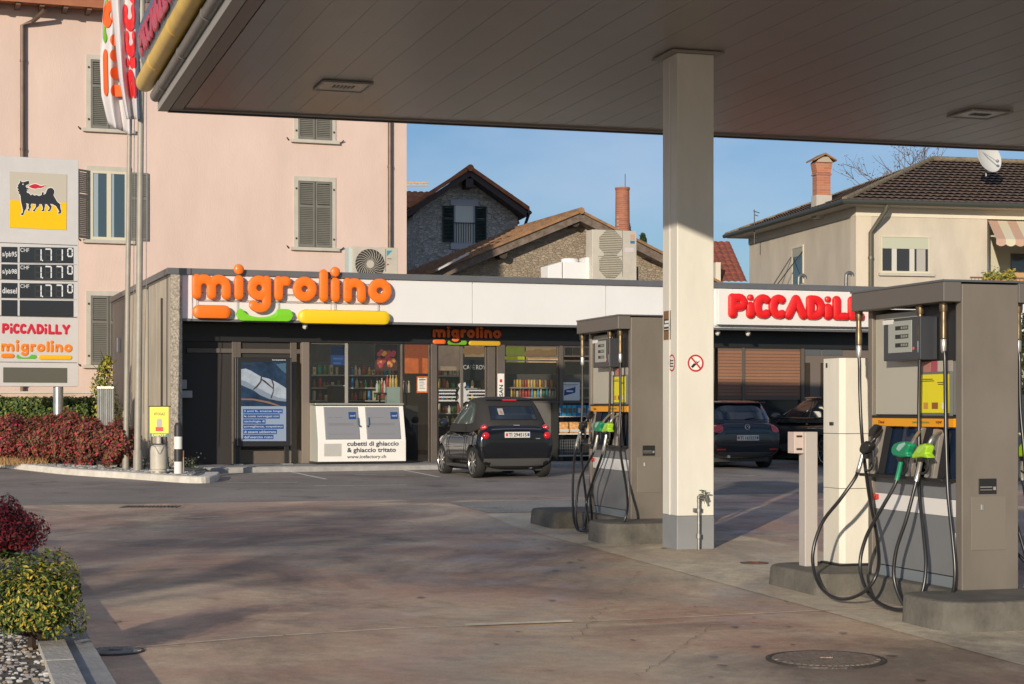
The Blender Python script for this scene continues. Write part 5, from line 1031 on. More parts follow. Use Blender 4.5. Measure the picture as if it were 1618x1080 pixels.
def louvre(b, x0, x1, z0, z1, v0, v1):
    b.box(x0, x0+.05, v0, v1, z0, z1).box(x1-.05, x1, v0, v1, z0, z1).box(x0+.05, x1-.05, v0, v1, z1-.06, z1).box(x0+.05, x1-.05, v0, v1, z0, z0+.08); zm = z0+(z1-z0)*.62
    b.box(x0+.05, x1-.05, v0, v1, zm-.04, zm+.04); z = z0+.09; m = (v0+v1)/2
    while z < z1-.09:
        if not zm-.06 < z < zm+.04: b.add([(x0+.05, v0+.004, z), (x1-.05, v0+.004, z), (x1-.05, v1-.004, z+.045), (x0+.05, v1-.004, z+.045)], [(0, 1, 2, 3)])
        z += .052
    return b
def house_window(uc, z0, opened=False, h=1.9, wd=.98):
    fr = T.part('window', B().box(uc-wd/2-.12, uc-wd/2, -.03, .0, z0, z0+h+.13).box(uc+wd/2, uc+wd/2+.12, -.03, .0, z0, z0+h+.13).box(uc-wd/2, uc+wd/2, -.03, .0, z0+h, z0+h+.13), M_surr)
    T.part('sill', B().box(uc-wd/2-.22, uc+wd/2+.22, -.12, .0, z0-.10, z0-.004), M_surr, parent=fr, bev=.008)
    b = B().box(uc-wd/2, uc+wd/2, -.002, -.0005, z0, z0+h); T.part('opening', b, M_wgl if opened else M_dk, parent=fr)
    if not opened:
        T.part('shutter', louvre(B(), uc-wd/2+.005, uc-.012, z0+.01, z0+h-.01, -.05, -.012), M_sh, parent=fr); T.part('shutter', louvre(B(), uc+.012, uc+wd/2-.005, z0+.01, z0+h-.01, -.055, -.017), M_sh, parent=fr)
    else:
        b = B(); x0, x1 = uc-wd/2, uc+wd/2
        for a, c in ((x0, x0+.06), (uc-.06, uc+.06), (x1-.06, x1)): b.box(a, c, -.03, -.003, z0, z0+h)
        b.box(x0+.06, x1-.06, -.028, -.003, z0, z0+.08).box(x0+.06, x1-.06, -.028, -.003, z0+h-.07, z0+h); T.part('casement', b, M_wfr, parent=fr)
        T.part('curtain', B().box(x0+.06, x0+.20, -.006, -.003, z0+.08, z0+h-.07).box(uc+.06, uc+.14, -.006, -.003, z0+.08, z0+h-.07), mat('curtain', (.30, .38, .42), .8), parent=fr)
        T.part('shutter', louvre(B(), x1+.10, x1+.58, z0+.01, z0+h-.01, -.07, -.035), M_sh, parent=fr)
        b = louvre(B(), 0, .48, z0+.01, z0+h-.01, -.02, .02); t = R(140); b.v = [(x0-.01+x*cos(t)-y*sin(t), -.03-abs(x)*sin(t)+y*cos(t), z) for x, y, z in b.v]; T.part('shutter', b, M_sh, parent=fr)
    b = B()
    for s in (-1, 1): b.box(uc+s*(wd/2+.06)-.02, uc+s*(wd/2+.06)+.02, -.06, -.03, z0+.22, z0+.27).box(uc+s*(wd/2+.06)-.02, uc+s*(wd/2+.06)+.02, -.06, -.03, z0+h-.25, z0+h-.20).tube([(uc+s*(wd/2+.28), -.02, z0-.04), (uc+s*(wd/2+.34), -.09, z0+.02)], .018, 6)
    T.part('hinge', b, M_dk, parent=fr)
uD, zD = PB.hit(497.5, 390.7, 0); uC, zC = PB.hit(172, 379, 0); _, zB = PB.hit(497.5, 221, 0); _, zE = PB.hit(172, 576, 0)
for z, col in ((zD, uD), (zB, uD), (zD-3.15, uD)): house_window(col, z)
house_window(uC, zC, True); house_window(uC, zB); house_window(uC, zE); house_window(uC-6.4, zC); house_window(uC-6.4, zB); house_window(uC-6.4, zE)
for px in (36, 616.5):
    u = PB.hit(px, 300, -.1)[0]; b = B().tube([(u, -.09, .3), (u, -.09, zev-.45)]+([(u+.25, -.15, zev-.35), (u+.55, -.6, zev-.1)] if px < 100 else [(u, -.09, zev)]), .065, 10)
    for z in (2.2, 5.4, 8.6, 11): b.tube([(u, -.09, z), (u, -.09, z+.06)], .08, 10)
    T.part('downpipe', b, mat('pipe_copper', (.13, .09, .07), .5, .3, var=.2), smooth=True)
# ---------------- tiled roof helper : ribs of half round tiles on a sloping quad a,b (eave) c,d (ridge)
def tiles(b, e0, e1, r1, r0, pitch=.24, rise=.05, rows=None):
    e0, e1, r1, r0 = map(Vector, (e0, e1, r1, r0)); n = (e1-e0).cross(r0-e0).normalized(); n = n if n.z > 0 else -n
    m = max(2, int((e1-e0).length/pitch)); k = rows or max(2, int((r0-e0).length/.38)); P = []
    for j in range(k*2+1):
        t = min(1, (j//2+(j % 2)*.92)/k); row = []
        for i in range(m*4+1):
            s = i/(m*4); p = (e0.lerp(e1, s)).lerp(r0.lerp(r1, s), t); row.append(p+n*(rise*abs(sin(pi*i/4))+(.035 if j % 2 == 0 else 0)))
        P.append(row)
    return b.grid(P)
M_tile = mat('tile_terracotta', (.52, .19, .085), .85, col2=(.34, .13, .06), vs=5); M_tileb = mat('tile_brown', (.185, .12, .085), .85, col2=(.10, .072, .056), vs=3.5); M_tileo = mat('tile_mossy', (.38, .20, .095), .9, col2=(.21, .13, .07), vs=4)
def stone(name, c0, c1, sc, mortar=(.3, .27, .22)):
    m = bpy.data.materials.new(name); m.use_nodes = True; n = m.node_tree.nodes; L = m.node_tree.links; bs = n['Principled BSDF']; bs.inputs['Roughness'].default_value = .9
    t = n.new('ShaderNodeTexCoord'); mp = n.new('ShaderNodeMapping'); mp.inputs['Scale'].default_value = (1, 1, 2.0); L.new(t.outputs['Object'], mp.inputs[0])
    nz = n.new('ShaderNodeTexNoise'); nz.inputs['Scale'].default_value = 3; mxv = n.new('ShaderNodeMixRGB'); mxv.inputs[0].default_value = .12; L.new(mp.outputs[0], nz.inputs['Vector']); L.new(mp.outputs[0], mxv.inputs[1]); L.new(nz.outputs['Color'], mxv.inputs[2])
    vo = n.new('ShaderNodeTexVoronoi'); vo.inputs['Scale'].default_value = sc; L.new(mxv.outputs[0], vo.inputs['Vector']); ve = n.new('ShaderNodeTexVoronoi'); ve.feature = 'DISTANCE_TO_EDGE'; ve.inputs['Scale'].default_value = sc; L.new(mxv.outputs[0], ve.inputs['Vector'])
    sp = n.new('ShaderNodeSeparateColor'); L.new(vo.outputs['Color'], sp.inputs[0]); r = n.new('ShaderNodeValToRGB'); r.color_ramp.elements[0].color = (*c0, 1); r.color_ramp.elements[1].color = (*c1, 1); L.new(sp.outputs[0], r.inputs[0])
    r2 = n.new('ShaderNodeMapRange'); r2.inputs[1].default_value = .0; r2.inputs[2].default_value = .08; L.new(ve.outputs['Distance'], r2.inputs[0]); mx = n.new('ShaderNodeMixRGB'); mx.inputs[1].default_value = (*mortar, 1); L.new(r2.outputs[0], mx.inputs[0]); L.new(r.outputs[0], mx.inputs[2]); L.new(mx.outputs[0], bs.inputs['Base Color'])
    bp = n.new('ShaderNodeBump'); bp.inputs['Strength'].default_value = .7; bp.inputs['Distance'].default_value = .05; L.new(r2.outputs[0], bp.inputs['Height']); L.new(bp.outputs[0], bs.inputs['Normal']); return m
M_stA = stone('grey_stone_wall', (.42, .41, .38), (.66, .64, .58), 6.5, (.32, .30, .27)); M_stB = stone('brown_stone_wall', (.27, .21, .15), (.40, .33, .24), 8.5, (.33, .27, .20))
# gabled stone house
SH = Frame((736-CX)/FPX*66, 66, 12.5); H = lambda px, py, v=0: SH.hit(px, py, v)
T = Thing('stone_house', 'grey stone house with a terracotta gable roof and dark green shutters behind the shop', 'house', SH, (0, 4, .7))
uw, ze = H(818, 343); ap = H(736, 270)[1]; T.part('wall', B().prismy([(-uw, .2), (uw, .2), (uw, ze), (0, ap), (-uw, ze)], 0, 2.9), M_stA)
ue, zr = H(832, 328, -.8); za = H(736, 263.5, -.8)[1]; sl = (za-zr)/ue
for s in (-1, 1):
    T.part('roof_board', B().prismy([(0, za-.34), (s*ue, zr-.34), (s*ue, zr-.10), (0, za-.10)], -.8, 2.6), mat('verge_brown', (.075, .058, .055), .8)); b = B()
    tiles(b, (s*(ue+.1), -.88, zr-.1-.1*sl+.03), (s*(ue+.1), 2.6, zr-.1-.1*sl+.03), (0, 2.6, za-.07), (0, -.88, za-.07)); b.prismy([(0, za-.095), (s*(ue+.1), zr-.12), (s*(ue+.1), zr+.04), (0, za+.06)], -.88, -.80); T.part('roof', b, M_tile)
T.part('roof_ridge', B().tube([(0, -.95, za-.04), (0, 2.6, za-.04)], .13, 10), M_tile)
T.part('king_beam', B().box(-.14, .14, -.78, 0, za-.75, za-.42), MATS['verge_brown']); 
T.part('gutter', B().tube([(ue+.12, -.85, zr-.18), (ue+.12, 2.6, zr-.18)], .08, 8).tube([(ue+.1, -.7, zr-.25), (uw+.12, -.1, zr-1.0), (uw+.12, -.1, .5)], .06, 8), M_dk)
zr2 = H(645, 303, 4)[1]; b = B()
for s in (-1, 1): tiles(b, (s*4.6, 3.0, zr2-1.3), (s*4.6, 3.0+.01, zr2-1.3), (s*4.6, 3.0, zr2), (s*4.6, 3.0, zr2)) if 0 else None
tiles(b, (-6.5, 2.6, zr2-1.2), (H(812, 303, 4)[0], 2.6, zr2-1.2), (H(812, 303, 4)[0], 4.2, zr2), (-6.5, 4.2, zr2)); b.prismx([(2.7, zr2-1.3), (4.2, zr2-.06), (5.6, zr2-1.3)], -6.4, H(812, 303, 4)[0]-.05); T.part('rear_roof', b, M_tile); T.part('rear_wall', B().box(-6.3, H(812, 303, 4)[0]-.15, 2.95, 5.4, .3, zr2-1.25), M_stA)
x0, z1 = H(717, 324); x1, z0 = H(750, 384); M_gs = mat('shutter_green', (.012, .035, .03), .6)
fr = T.part('window', B().box(x0-.13, x1+.13, -.06, 0, z1, z1+.22).box(x0-.13, x1+.13, -.10, 0, z0-.25, z0-.02).box(x0, x0+.06, -.05, 0, z0, z1).box(x1-.06, x1, -.05, 0, z0, z1), mat('lintel_pale', (.50, .52, .56), .7)); T.part('pane', B().box(x0+.06, x1-.06, -.02, -.003, z0, z1), mat('blind_pale', (.80, .82, .74), .6), parent=fr)
b = B()
for k in range(8): u = x0+.08+k*(x1-x0-.16)/7; b.tube([(u, -.10, z0), (u, -.10, z0+.75)], .014, 6)
b.tube([(x0, -.10, z0+.75), (x1, -.10, z0+.75)], .02, 6); T.part('window_rail', b, M_dk, parent=fr)
T.part('shutter', louvre(B(), x0-.44, x0-.01, z0+.03, z1-.03, -.09, -.05), M_gs, parent=fr); T.part('shutter', louvre(B(), x1+.01, x1+.44, z0+.03, z1-.03, -.09, -.05), M_gs, parent=fr)
# low gabled outbuilding
SD2 = Frame((906-CX)/FPX*56, 56, 19.5); H = lambda px, py, v=0: SD2.hit(px, py, v)
T = Thing('stone_barn', 'low broad brown stone outbuilding with mossy tiled gable roof behind the shop roof units', 'barn', SD2, (0, 4, .5))
za = H(906, 331.5, -.6)[1]; ur_, zr_ = H(1043.7, 397, -.6); sl = (za-zr_)/ur_; ue = 5.6; zr = za-sl*ue; uL = -H(668, 434, -.6)[0]*1.0; slL = (za-H(668, 434, -.6)[1])/uL; uL += 1.2; zL = za-slL*uL
T.part('wall', B().prismy([(-uL+.4, .2), (ue-.4, .2), (ue-.4, zr+sl*.4-.3), (0, za-.32), (-uL+.4, zL+slL*.4-.3)], 0, 6), M_stB)
for s, uu, zz_ in ((1, ue, zr), (-1, uL, zL)):
    T.part('verge_board', B().prismy([(0, za-.34), (s*uu, zz_-.34), (s*uu, zz_-.08), (0, za-.08)], -.6, 6.4), mat('old_wood', (.17, .13, .10), .9, var=.3, vs=6)); b = B()
    tiles(b, (s*(uu+.1), -.68, zz_-.08), (s*(uu+.1), 6.4, zz_-.08), (0, 6.4, za-.05), (0, -.68, za-.05), rise=.06); b.prismy([(0, za-.075), (s*(uu+.1), zz_-.11), (s*(uu+.1), zz_-.02), (0, za+.01)], -.68, -.605); T.part('roof', b, M_tileo)
T.part('roof_ridge', B().tube([(0, -.72, za-.02), (0, 6.4, za-.02)], .11, 8), M_tileo)
for px, py in ((906, 352), (792, 402), (1034, 407), (1024, 402)): u, z = H(px, py, -.3); T.part('purlin_end', B().lathe([(.14, -.55), (.13, .0)], (u, 0, z), 12, 'y') if 0 else B().tube([(u, -.5, z), (u, 0, z)], .14, 12), mat('log_dark', (.06, .045, .035), .9))
b = B(); a, c = H(690, 428, -.9), H(740, 402, -.9); b.prismy([(a[0], a[1]), (c[0], c[1]), (c[0], c[1]+.06), (a[0], a[1]+.06)], -.95, -.75); T.part('pale_sheet', b, mat('sheet_pale', (.55, .55, .55), .5))
# tall round brick chimney
def brick(name, a, c, sc=4): 
    m = bpy.data.materials.new(name); m.use_nodes = True; n = m.node_tree.nodes; L = m.node_tree.links; bs = n['Principled BSDF']; bs.inputs['Roughness'].default_value = .9
    t = n.new('ShaderNodeTexCoord'); sp = n.new('ShaderNodeSeparateXYZ'); L.new(t.outputs['Object'], sp.inputs[0]); ad = n.new('ShaderNodeMath'); L.new(sp.outputs[0], ad.inputs[0]); L.new(sp.outputs[1], ad.inputs[1]); cb = n.new('ShaderNodeCombineXYZ'); L.new(ad.outputs[0], cb.inputs[0]); L.new(sp.outputs[2], cb.inputs[1])
    b = n.new('ShaderNodeTexBrick'); b.inputs['Scale'].default_value = sc; b.inputs['Color1'].default_value = (*a, 1); b.inputs['Color2'].default_value = (*c, 1); b.inputs['Mortar'].default_value = (.36, .30, .24, 1); b.inputs['Mortar Size'].default_value = .018; b.inputs['Row Height'].default_value = .28; b.inputs['Brick Width'].default_value = 1.0
    L.new(cb.outputs[0], b.inputs['Vector']); L.new(b.outputs[0], bs.inputs['Base Color']); return m
M_br = brick('brick_red', (.42, .15, .08), (.30, .11, .07)); p = W(983.5, 360, 64); r = 11.2*64/FPX
T = Thing('brick_chimney', 'tall round red brick chimney stack with a thin antenna behind the outbuilding', 'chimney', WF, (p.x, p.y, .6)); zt = W(984, 296, 64).z
T.part('stack', B().lathe([(r*1.25, .6), (r*1.05, p.z-.3), (r*.98, zt-.1), (r*1.05, zt-.08), (r*1.05, zt)], (p.x, p.y, 0), 20), M_br); T.part('antenna', B().tube([(p.x+.1, p.y, zt), (p.x+.1, p.y, zt+.5)], .014, 6), M_dk)
# beige house with hipped brown roof
BH = Frame((1353-CX)/FPX*60, 60, 12); H = lambda px, py, v=0: BH.hit(px, py, v)
D = BH.hitu(1184, 400, 0)[0]; M_bg = stucco('beige_stucco', (.55, .49, .40), .10); M_fz = stucco('frieze_cream', (.72, .66, .53), .04); OV = .75
zE_ = BH.hitu(1338, 318, -OV)[1]; zE_ = H(1338, 317, -OV)[1]
T = Thing('village_house', 'beige rendered house with a hipped brown tiled roof and striped awning at the right', 'house', BH, (6, D/2, .6)); HL = 17.0
zf_ = H(1400, 342, 0)[1]; b = B().box(0, HL, .002, D, .3, zf_); x0, z1 = H(1560, 346); b = B().box(0, x0, 0, D, .3, zf_).box(x0, HL, 1.6, D, .3, zf_).box(x0, HL, 0, 1.6, .3, H(1580, 452)[1]).box(x0, HL, 0, 1.6, z1+.02, zf_); T.part('wall', b, M_bg)
T.part('frieze', B().box(-.03, HL+.03, -.03, D+.03, zf_+.002, zE_-.10), M_fz); T.part('corner_band', B().box(-.02, .55, -.02, .45, .3, zf_-.002), stucco('corner_cream', (.66, .58, .46), .05))
T.part('soffit', B().box(-OV+.05, HL+OV, -OV+.05, D+OV, zE_-.10, zE_-.02), mat('soffit_grey', (.45, .41, .34), .8))
half = (D+2*OV)/2; ru = -OV+half; rv = D/2; py_ = 253; kk = BH.w(ru, rv); zR = CAMZ+(HY-py_)*kk.y/FPX; b = B()
E0, E1, R0, R1, E2, E3 = (-OV, -OV, zE_), (-OV, D+OV, zE_), (ru, rv, zR), (HL, rv, zR), (HL+OV, -OV, zE_), (HL+OV, D+OV, zE_)
def tiles_clip(b, a, c, rise_v, h0, h1, pitch=.27, rise=.036, k=16):  # eave a->c, rise_v up the slope; h0,h1(t): clipped distance range along the eave
    a, c, rv_ = Vector(a), Vector(c), Vector(rise_v); e = (c-a).normalized(); n = e.cross(rv_).normalized(); n = n if n.z > 0 else -n; L_ = (c-a).length; m = int(L_/pitch*4)
    for j in range(k):
        P = []
        for t, dn in ((j/k, .05), ((j+.95)/k, 0)): P.append([a+e*x+rv_*t+n*(rise*abs(sin(pi*x/pitch))+dn) for x in [min(max(i*pitch/4, h0(t)), h1(t)) for i in range(m+2)]])
        b.grid(P)
tiles_clip(b, E0, E4 if 0 else (HL, -OV, zE_), (0, half, zR-zE_), lambda t: t*half, lambda t: HL+OV)
tiles_clip(b, E1, E0, (half, 0, zR-zE_), lambda t: t*half, lambda t: 2*half-t*half)
b.add([E0, E1, R0, R1, E2, E3], [(0, 2, 1), (0, 4, 3, 2), (1, 2, 3, 5)]); T.part('roof', b, M_tileb)
T.part('roof_ridge', B().tube([Vector(E0)+Vector((0, 0, .05)), Vector(R0)+Vector((0, 0, .06))], .10, 8).tube([Vector(R0)+Vector((0, 0, .06)), R1], .11, 8).tube([Vector(E1)+Vector((0, 0, .05)), R0], .09, 8), mat('ridge_moss', (.20, .16, .10), .9, var=.4, vs=8))
T.part('gutter', B().tube([(HL+OV, -OV-.06, zE_-.02), (-OV-.06, -OV-.06, zE_-.02), (-OV-.06, D+OV, zE_-.02)], .085, 8), mat('gutter_green_grey', (.07, .075, .06), .5, .3)); u = H(1376, 400, -.12)[0]
T.part('downpipe', B().tube([(u+.35, -OV, zE_-.05), (u+.3, -OV+.1, zE_-.3), (u, -.12, zE_-1.0), (u, -.12, .5)], .085, 10).tube([(u, -.12, zE_-1.9), (u, -.12, zE_-1.82)], .10, 10), mat('pipe_olive', (.13, .12, .09), .5, .3), smooth=True)
x0, z1 = H(1391, 374); x1, z0 = H(1468.5, 432); fr = T.part('window', B().box(x0, x0+.06, -.04, 0, z0, z1).box(x1-.06, x1, -.04, 0, z0, z1).box(x0+.06, x1-.06, -.04, 0, z0, z0+.07).box(x0, x1, -.06, 0, z1, z1+.03), M_wfr)
T.part('sill', B().box(x0-.08, x1+.15, -.12, 0, z0-.10, z0-.003), M_surr, parent=fr); zb_ = H(1391, 392)[1]; T.part('roller_blind', B().box(x0+.06, x1-.06, -.035, -.003, zb_, z1), mat('blind_celadon', (.48, .50, .38), .6), parent=fr)
T.part('pane', B().box(x0+.06, x1-.06, -.008, -.003, z0+.07, zb_), mat('house_pane', (.03, .026, .022), .08, spec=.9), parent=fr); b = B()
for px in (1412.5, 1440.5): c = H(px, 400)[0]; b.box(c-.09, c+.09, -.03, -.009, z0+.07, zb_-.003)
T.part('mullion', b, mat('mullion_white', (.60, .58, .52), .5), parent=fr); T.part('curtain', B().box(H(1448, 400)[0], H(1462, 400)[0], -.0125, -.009, z0+.07, zb_-.003), mat('curtain_white', (.42, .40, .36), .8), parent=fr)
v1, z0 = BH.hitu(1270, 447, 0); v0, z1 = BH.hitu(1252, 393, 0); v1, v0 = min(v0, v1), max(v0, v1)
fr = T.part('window', B().box(-.04, 0, v1, v1+.06, z0, z1).box(-.04, 0, v0-.06, v0, z0, z1).box(-.05, 0, v1-.02, v0+.02, z1-.01, z1+.06), M_wfr); T.part('pane', B().box(-.012, -.003, v1+.06, v0-.06, z0, z1), M_wgl, parent=fr); zb_ = BH.hitu(1260, 405, 0)[1]
T.part('roller_blind', B().box(-.03, -.013, v1+.06, v0-.06, zb_, z1), mat('blind_grey', (.34, .34, .28), .6), parent=fr); T.part('stay', B().tube([(-.05, v1, z1-.2), (-.7, v0, z0-.1)], .02, 6).tube([(-.05, v0, z1-.3), (-.7, v0+.4, z0-.1)], .02, 6), M_dk, parent=fr)
# loggia with awning
x0 = H(1560, 346)[0]; zl1 = H(1560, 347)[1]; zl0 = H(1580, 452)[1]
T.part('loggia_wall', B().box(x0+.01, HL, 1.55, 1.598, zl0, zl1), mat('loggia_cream', (.55, .53, .40), .8)); T.part('loggia_window', B().box(H(1598, 400, 1.5)[0], HL-1, 1.50, 1.548, H(1598, 428, 1.5)[1], H(1598, 400, 1.5)[1]), M_wgl)
T.part('loggia_parapet', B().box(H(1592, 440, .1)[0], HL, .1, .2, zl0, H(1592, 430, .1)[1]), mat('parapet_orange', (.55, .33, .15), .7)); T.part('loggia_pipe', B().tube([(x0+.3, .7, zl0), (x0+.3, .7, zl1)], .14, 12), mat('flue_steel', (.5, .5, .5), .3, .8), smooth=True)
b = B(); A0 = (H(1561, 348, -.05)[0], -.05, H(1561, 348, -.05)[1]); zz0 = H(1574, 377, -1.3)[1]; xa = H(1574, 377, -1.3)[0]; n = 22; wd = .36
for k in range(n):
    u0, u1 = A0[0]+k*wd, A0[0]+(k+1)*wd; w0, w1 = xa+k*wd, xa+(k+1)*wd; b.mi = k % 2
    b.add([(u0, -.05, A0[2]), (u1, -.05, A0[2]), (w1, -1.3, zz0), (w0, -1.3, zz0)], [(0, 1, 2, 3)])
    b.add([(w0+(w1-w0)*i/6, -1.31, zz0) for i in range(7)]+[(w0+(w1-w0)*i/6, -1.31, zz0-.18-.07*sin(pi*i/6)) for i in range(7)], [(i, i+1, 8+i, 7+i) for i in range(6)])
b.v = [v for v in b.v]; T.part('awning', b, [mat('awning_salmon', (.55, .36, .26), .8), mat('awning_cream', (.66, .60, .44), .8)])
b = B(); xr0 = H(1533, 438, -.7)[0]; zr0 = H(1533, 438, -.7)[1]; b.tube([(xr0, -.7, zr0), (HL, -.7, zr0)], .03, 6)
for k in range(40): b.tube([(xr0+.05+k*.13, -.7, zr0), (xr0+.05+k*.13, -.7, zr0-.9)], .012, 5)
b.box(xr0, HL, -.75, 0, zr0-1.0, zr0-.9); T.part('balcony_rail', b, mat('rail_rust', (.22, .12, .07), .6))
# roof chimney of the beige house
cpx = W(1298, 300, 63); u, v = BH.l(cpx.x, cpx.y); wch = 11.5*63/FPX; zt = W(1298, 242, 63).z; zq_ = lambda y: W(1298, y, 63).z
b = B().box(u-wch, u+wch, v-wch*.8, v+wch*.8, zq_(309), zq_(274)); b.prismy([(u-wch, zq_(274)), (u+wch, zq_(274)), (u+wch*1.25, zq_(258)), (u-wch*1.25, zq_(258))], v-wch*.9, v+wch*.9); b.box(u-wch*1.15, u+wch*1.15, v-wch*.95, v+wch*.95, zq_(277), zq_(275)); ch = T.part('chimney', b, brick('brick_orange', (.50, .19, .10), (.38, .14, .08), 3.2))
T.part('chimney_base', B().box(u-wch*1.12, u+wch*1.12, v-wch*.95, v+wch*.95, zq_(345), zq_(309)), M_surr, parent=ch); T.part('chimney_cap', B().prismy([(u-wch*1.2, zq_(257.5)), (u+wch*1.2, zq_(257.5)), (u+wch*.55, zq_(249)), (u-wch*.55, zq_(249))], v-.3, v+.3), mat('cap_mortar', (.42, .36, .28), .9), parent=ch)
T.part('chimney_hood', B().prismy([(u-wch*1.65, zq_(256)), (u-wch*1.65, zq_(253.5)), (u, zq_(243)), (u+wch*1.65, zq_(253.5)), (u+wch*1.65, zq_(256)), (u, zq_(246))], v-.4, v+.4), M_tileo, parent=ch)
# dish and aerial
p = W(1560, 250, 62); u, v = BH.l(p.x, p.y); T2 = Thing('satellite_dish', 'pale round satellite dish standing on the brown hipped roof', 'satellite dish', BH, (u, v, p.z-.6)); b = B(); P = []
ax = Vector((.30, -.9, .25)).normalized(); e1 = ax.orthogonal().normalized(); e2 = ax.cross(e1); c = Vector((u, v, p.z)); rD = .56
for i in range(7): r_ = rD*i/6; P.append([c+e1*r_*cos(2*pi*k/24)+e2*r_*sin(2*pi*k/24)+ax*(.12*(i/6)**2) for k in range(25)])
for i in range(7): r_ = rD*(6-i)/6; P.append([c+e1*r_*cos(2*pi*k/24)+e2*r_*sin(2*pi*k/24)+ax*(.12*((6-i)/6)**2-.02) for k in range(25)])
b.grid(P); T2.part('reflector', b, mat('dish_grey', (.60, .60, .56), .5), smooth=True); T2.part('mast', B().tube([c-ax*.02, c-Vector((0, -.1, .35)), c-Vector((0, -.1, .62))], .035, 8), M_gut); T2.part('receiver_arm', B().tube([c-e2*.35, c+ax*.5-Vector((0, 0, .3))], .016, 6).ball(c+ax*.5-Vector((0, 0, .28)), .06), M_alu)
p = W(1192, 345, 68); T2 = Thing('roof_aerial', 'thin forked aerial at the far left end of the brown hipped roof', 'aerial', WF, (p.x, p.y, p.z-.5)); T2.part('mast', B().tube([(p.x, p.y, p.z-1), (p.x, p.y, p.z+.35)], .02, 6).tube([(p.x-.05, p.y, p.z+.3), (p.x+.2, p.y, p.z+.22)], .015, 6).tube([(p.x, p.y, p.z+.15), (p.x+.15, p.y, p.z+.1)], .015, 6), M_dk)
# red roofed house seen between the pillar and the beige house
RH = Frame((1155-CX)/FPX*78, 78, 8); H = lambda px, py, v=0: RH.hit(px, py, v); T = Thing('red_roof_house', 'distant house whose red tiled roof shows between the pillar and the beige house', 'house', RH, (0, 3, .7)); zt, zb_ = H(1155, 383, 3)[1], H(1155, 446, 0)[1]
T.part('wall', B().box(H(1112, 400)[0], 1.2, .3, 5.7, .3, zb_), M_bg); b = B(); tiles(b, (H(1112, 400)[0], 0, zb_), (H(1181, 400)[0], 0, zb_), (H(1181, 400)[0], 3, zt), (H(1112, 400)[0], 3, zt), .26, .05); b.add([(H(1112, 400)[0], 3, zt), (H(1181, 400)[0], 3, zt), (H(1181, 400)[0], 6, zb_), (H(1112, 400)[0], 6, zb_)], [(0, 1, 2, 3)]); T.part('roof', b, mat('tile_red', (.30, .085, .05), .85, col2=(.17, .055, .04), vs=4)); T.part('roof_box', B().box(H(1128, 430)[0], H(1136, 430)[0], -.3, .2, zb_, H(1136, 415)[1]), M_fz)
# far yellow crane jib
p = W(655, 293, 210); T = Thing('tower_crane', 'faint distant orange crane jib above the left end of the stone house', 'crane', WF, (p.x, p.y, p.z)); b = B(); L0, L1 = p.x-9, p.x+1.7
b.tube([(L0, 210, p.z), (L1, 210, p.z)], .09, 5).tube([(L0, 210, p.z+.55), (L1, 210, p.z+.3)], .08, 5)
for k in range(14): x = L0+k*.75; b.tube([(x, 210, p.z), (x+.37, 210, p.z+.5)], .05, 4).tube([(x+.37, 210, p.z+.5), (x+.75, 210, p.z)], .05, 4)
T.part('jib', b, mat('crane_orange', (.6, .35, .12), .6)); T.part('mast', B().box(L0+2.5, L0+3.4, 209.6, 210.4, 3, p.z-.1), mat('crane_orange', (0, 0, 0)))
# ================================================================ PYLON SIGN
PYY = 40.2; PY = Frame((124-CX)/FPX*PYY, PYY, 24); H = lambda px, py, v=0: PY.hit(px, py, v)
uL = H(-8, 300)[0]; z1, z0 = H(124, 252)[1], H(120, 610)[1]
T = Thing('price_pylon', 'tall white roadside price sign with a black dog emblem and fuel prices at the left', 'price sign', PY, (uL/2, .15, gz(PYY)))
M_py = mat('pylon_white', (.66, .64, .62), .35, .1, var=.03); M_pf = mat('pylon_seam', (.20, .20, .20), .5)
ys = [252, 387.5, 444.5, 501, 573, 611]; zc = [H(122, y)[1] for y in ys]; fo = []
for i in range(5): fo.append(T.part('panel', B().box(uL, 0, 0, .30, zc[i+1]+.006, zc[i]-.006), M_py, bev=.008))
T.part('inner_frame', B().box(uL+.03, -.03, .03, .27, zc[5]+.05, zc[0]-.05), M_pf)
um = H(92, 640, .15)[0]; T.part('post', B().lathe([(.115, gz(PYY)), (.115, zc[5]+.06)], (um, .15, 0), 20), mat('post_zinc', (.45, .46, .46), .35, .7, var=.1, vs=8), smooth=True)
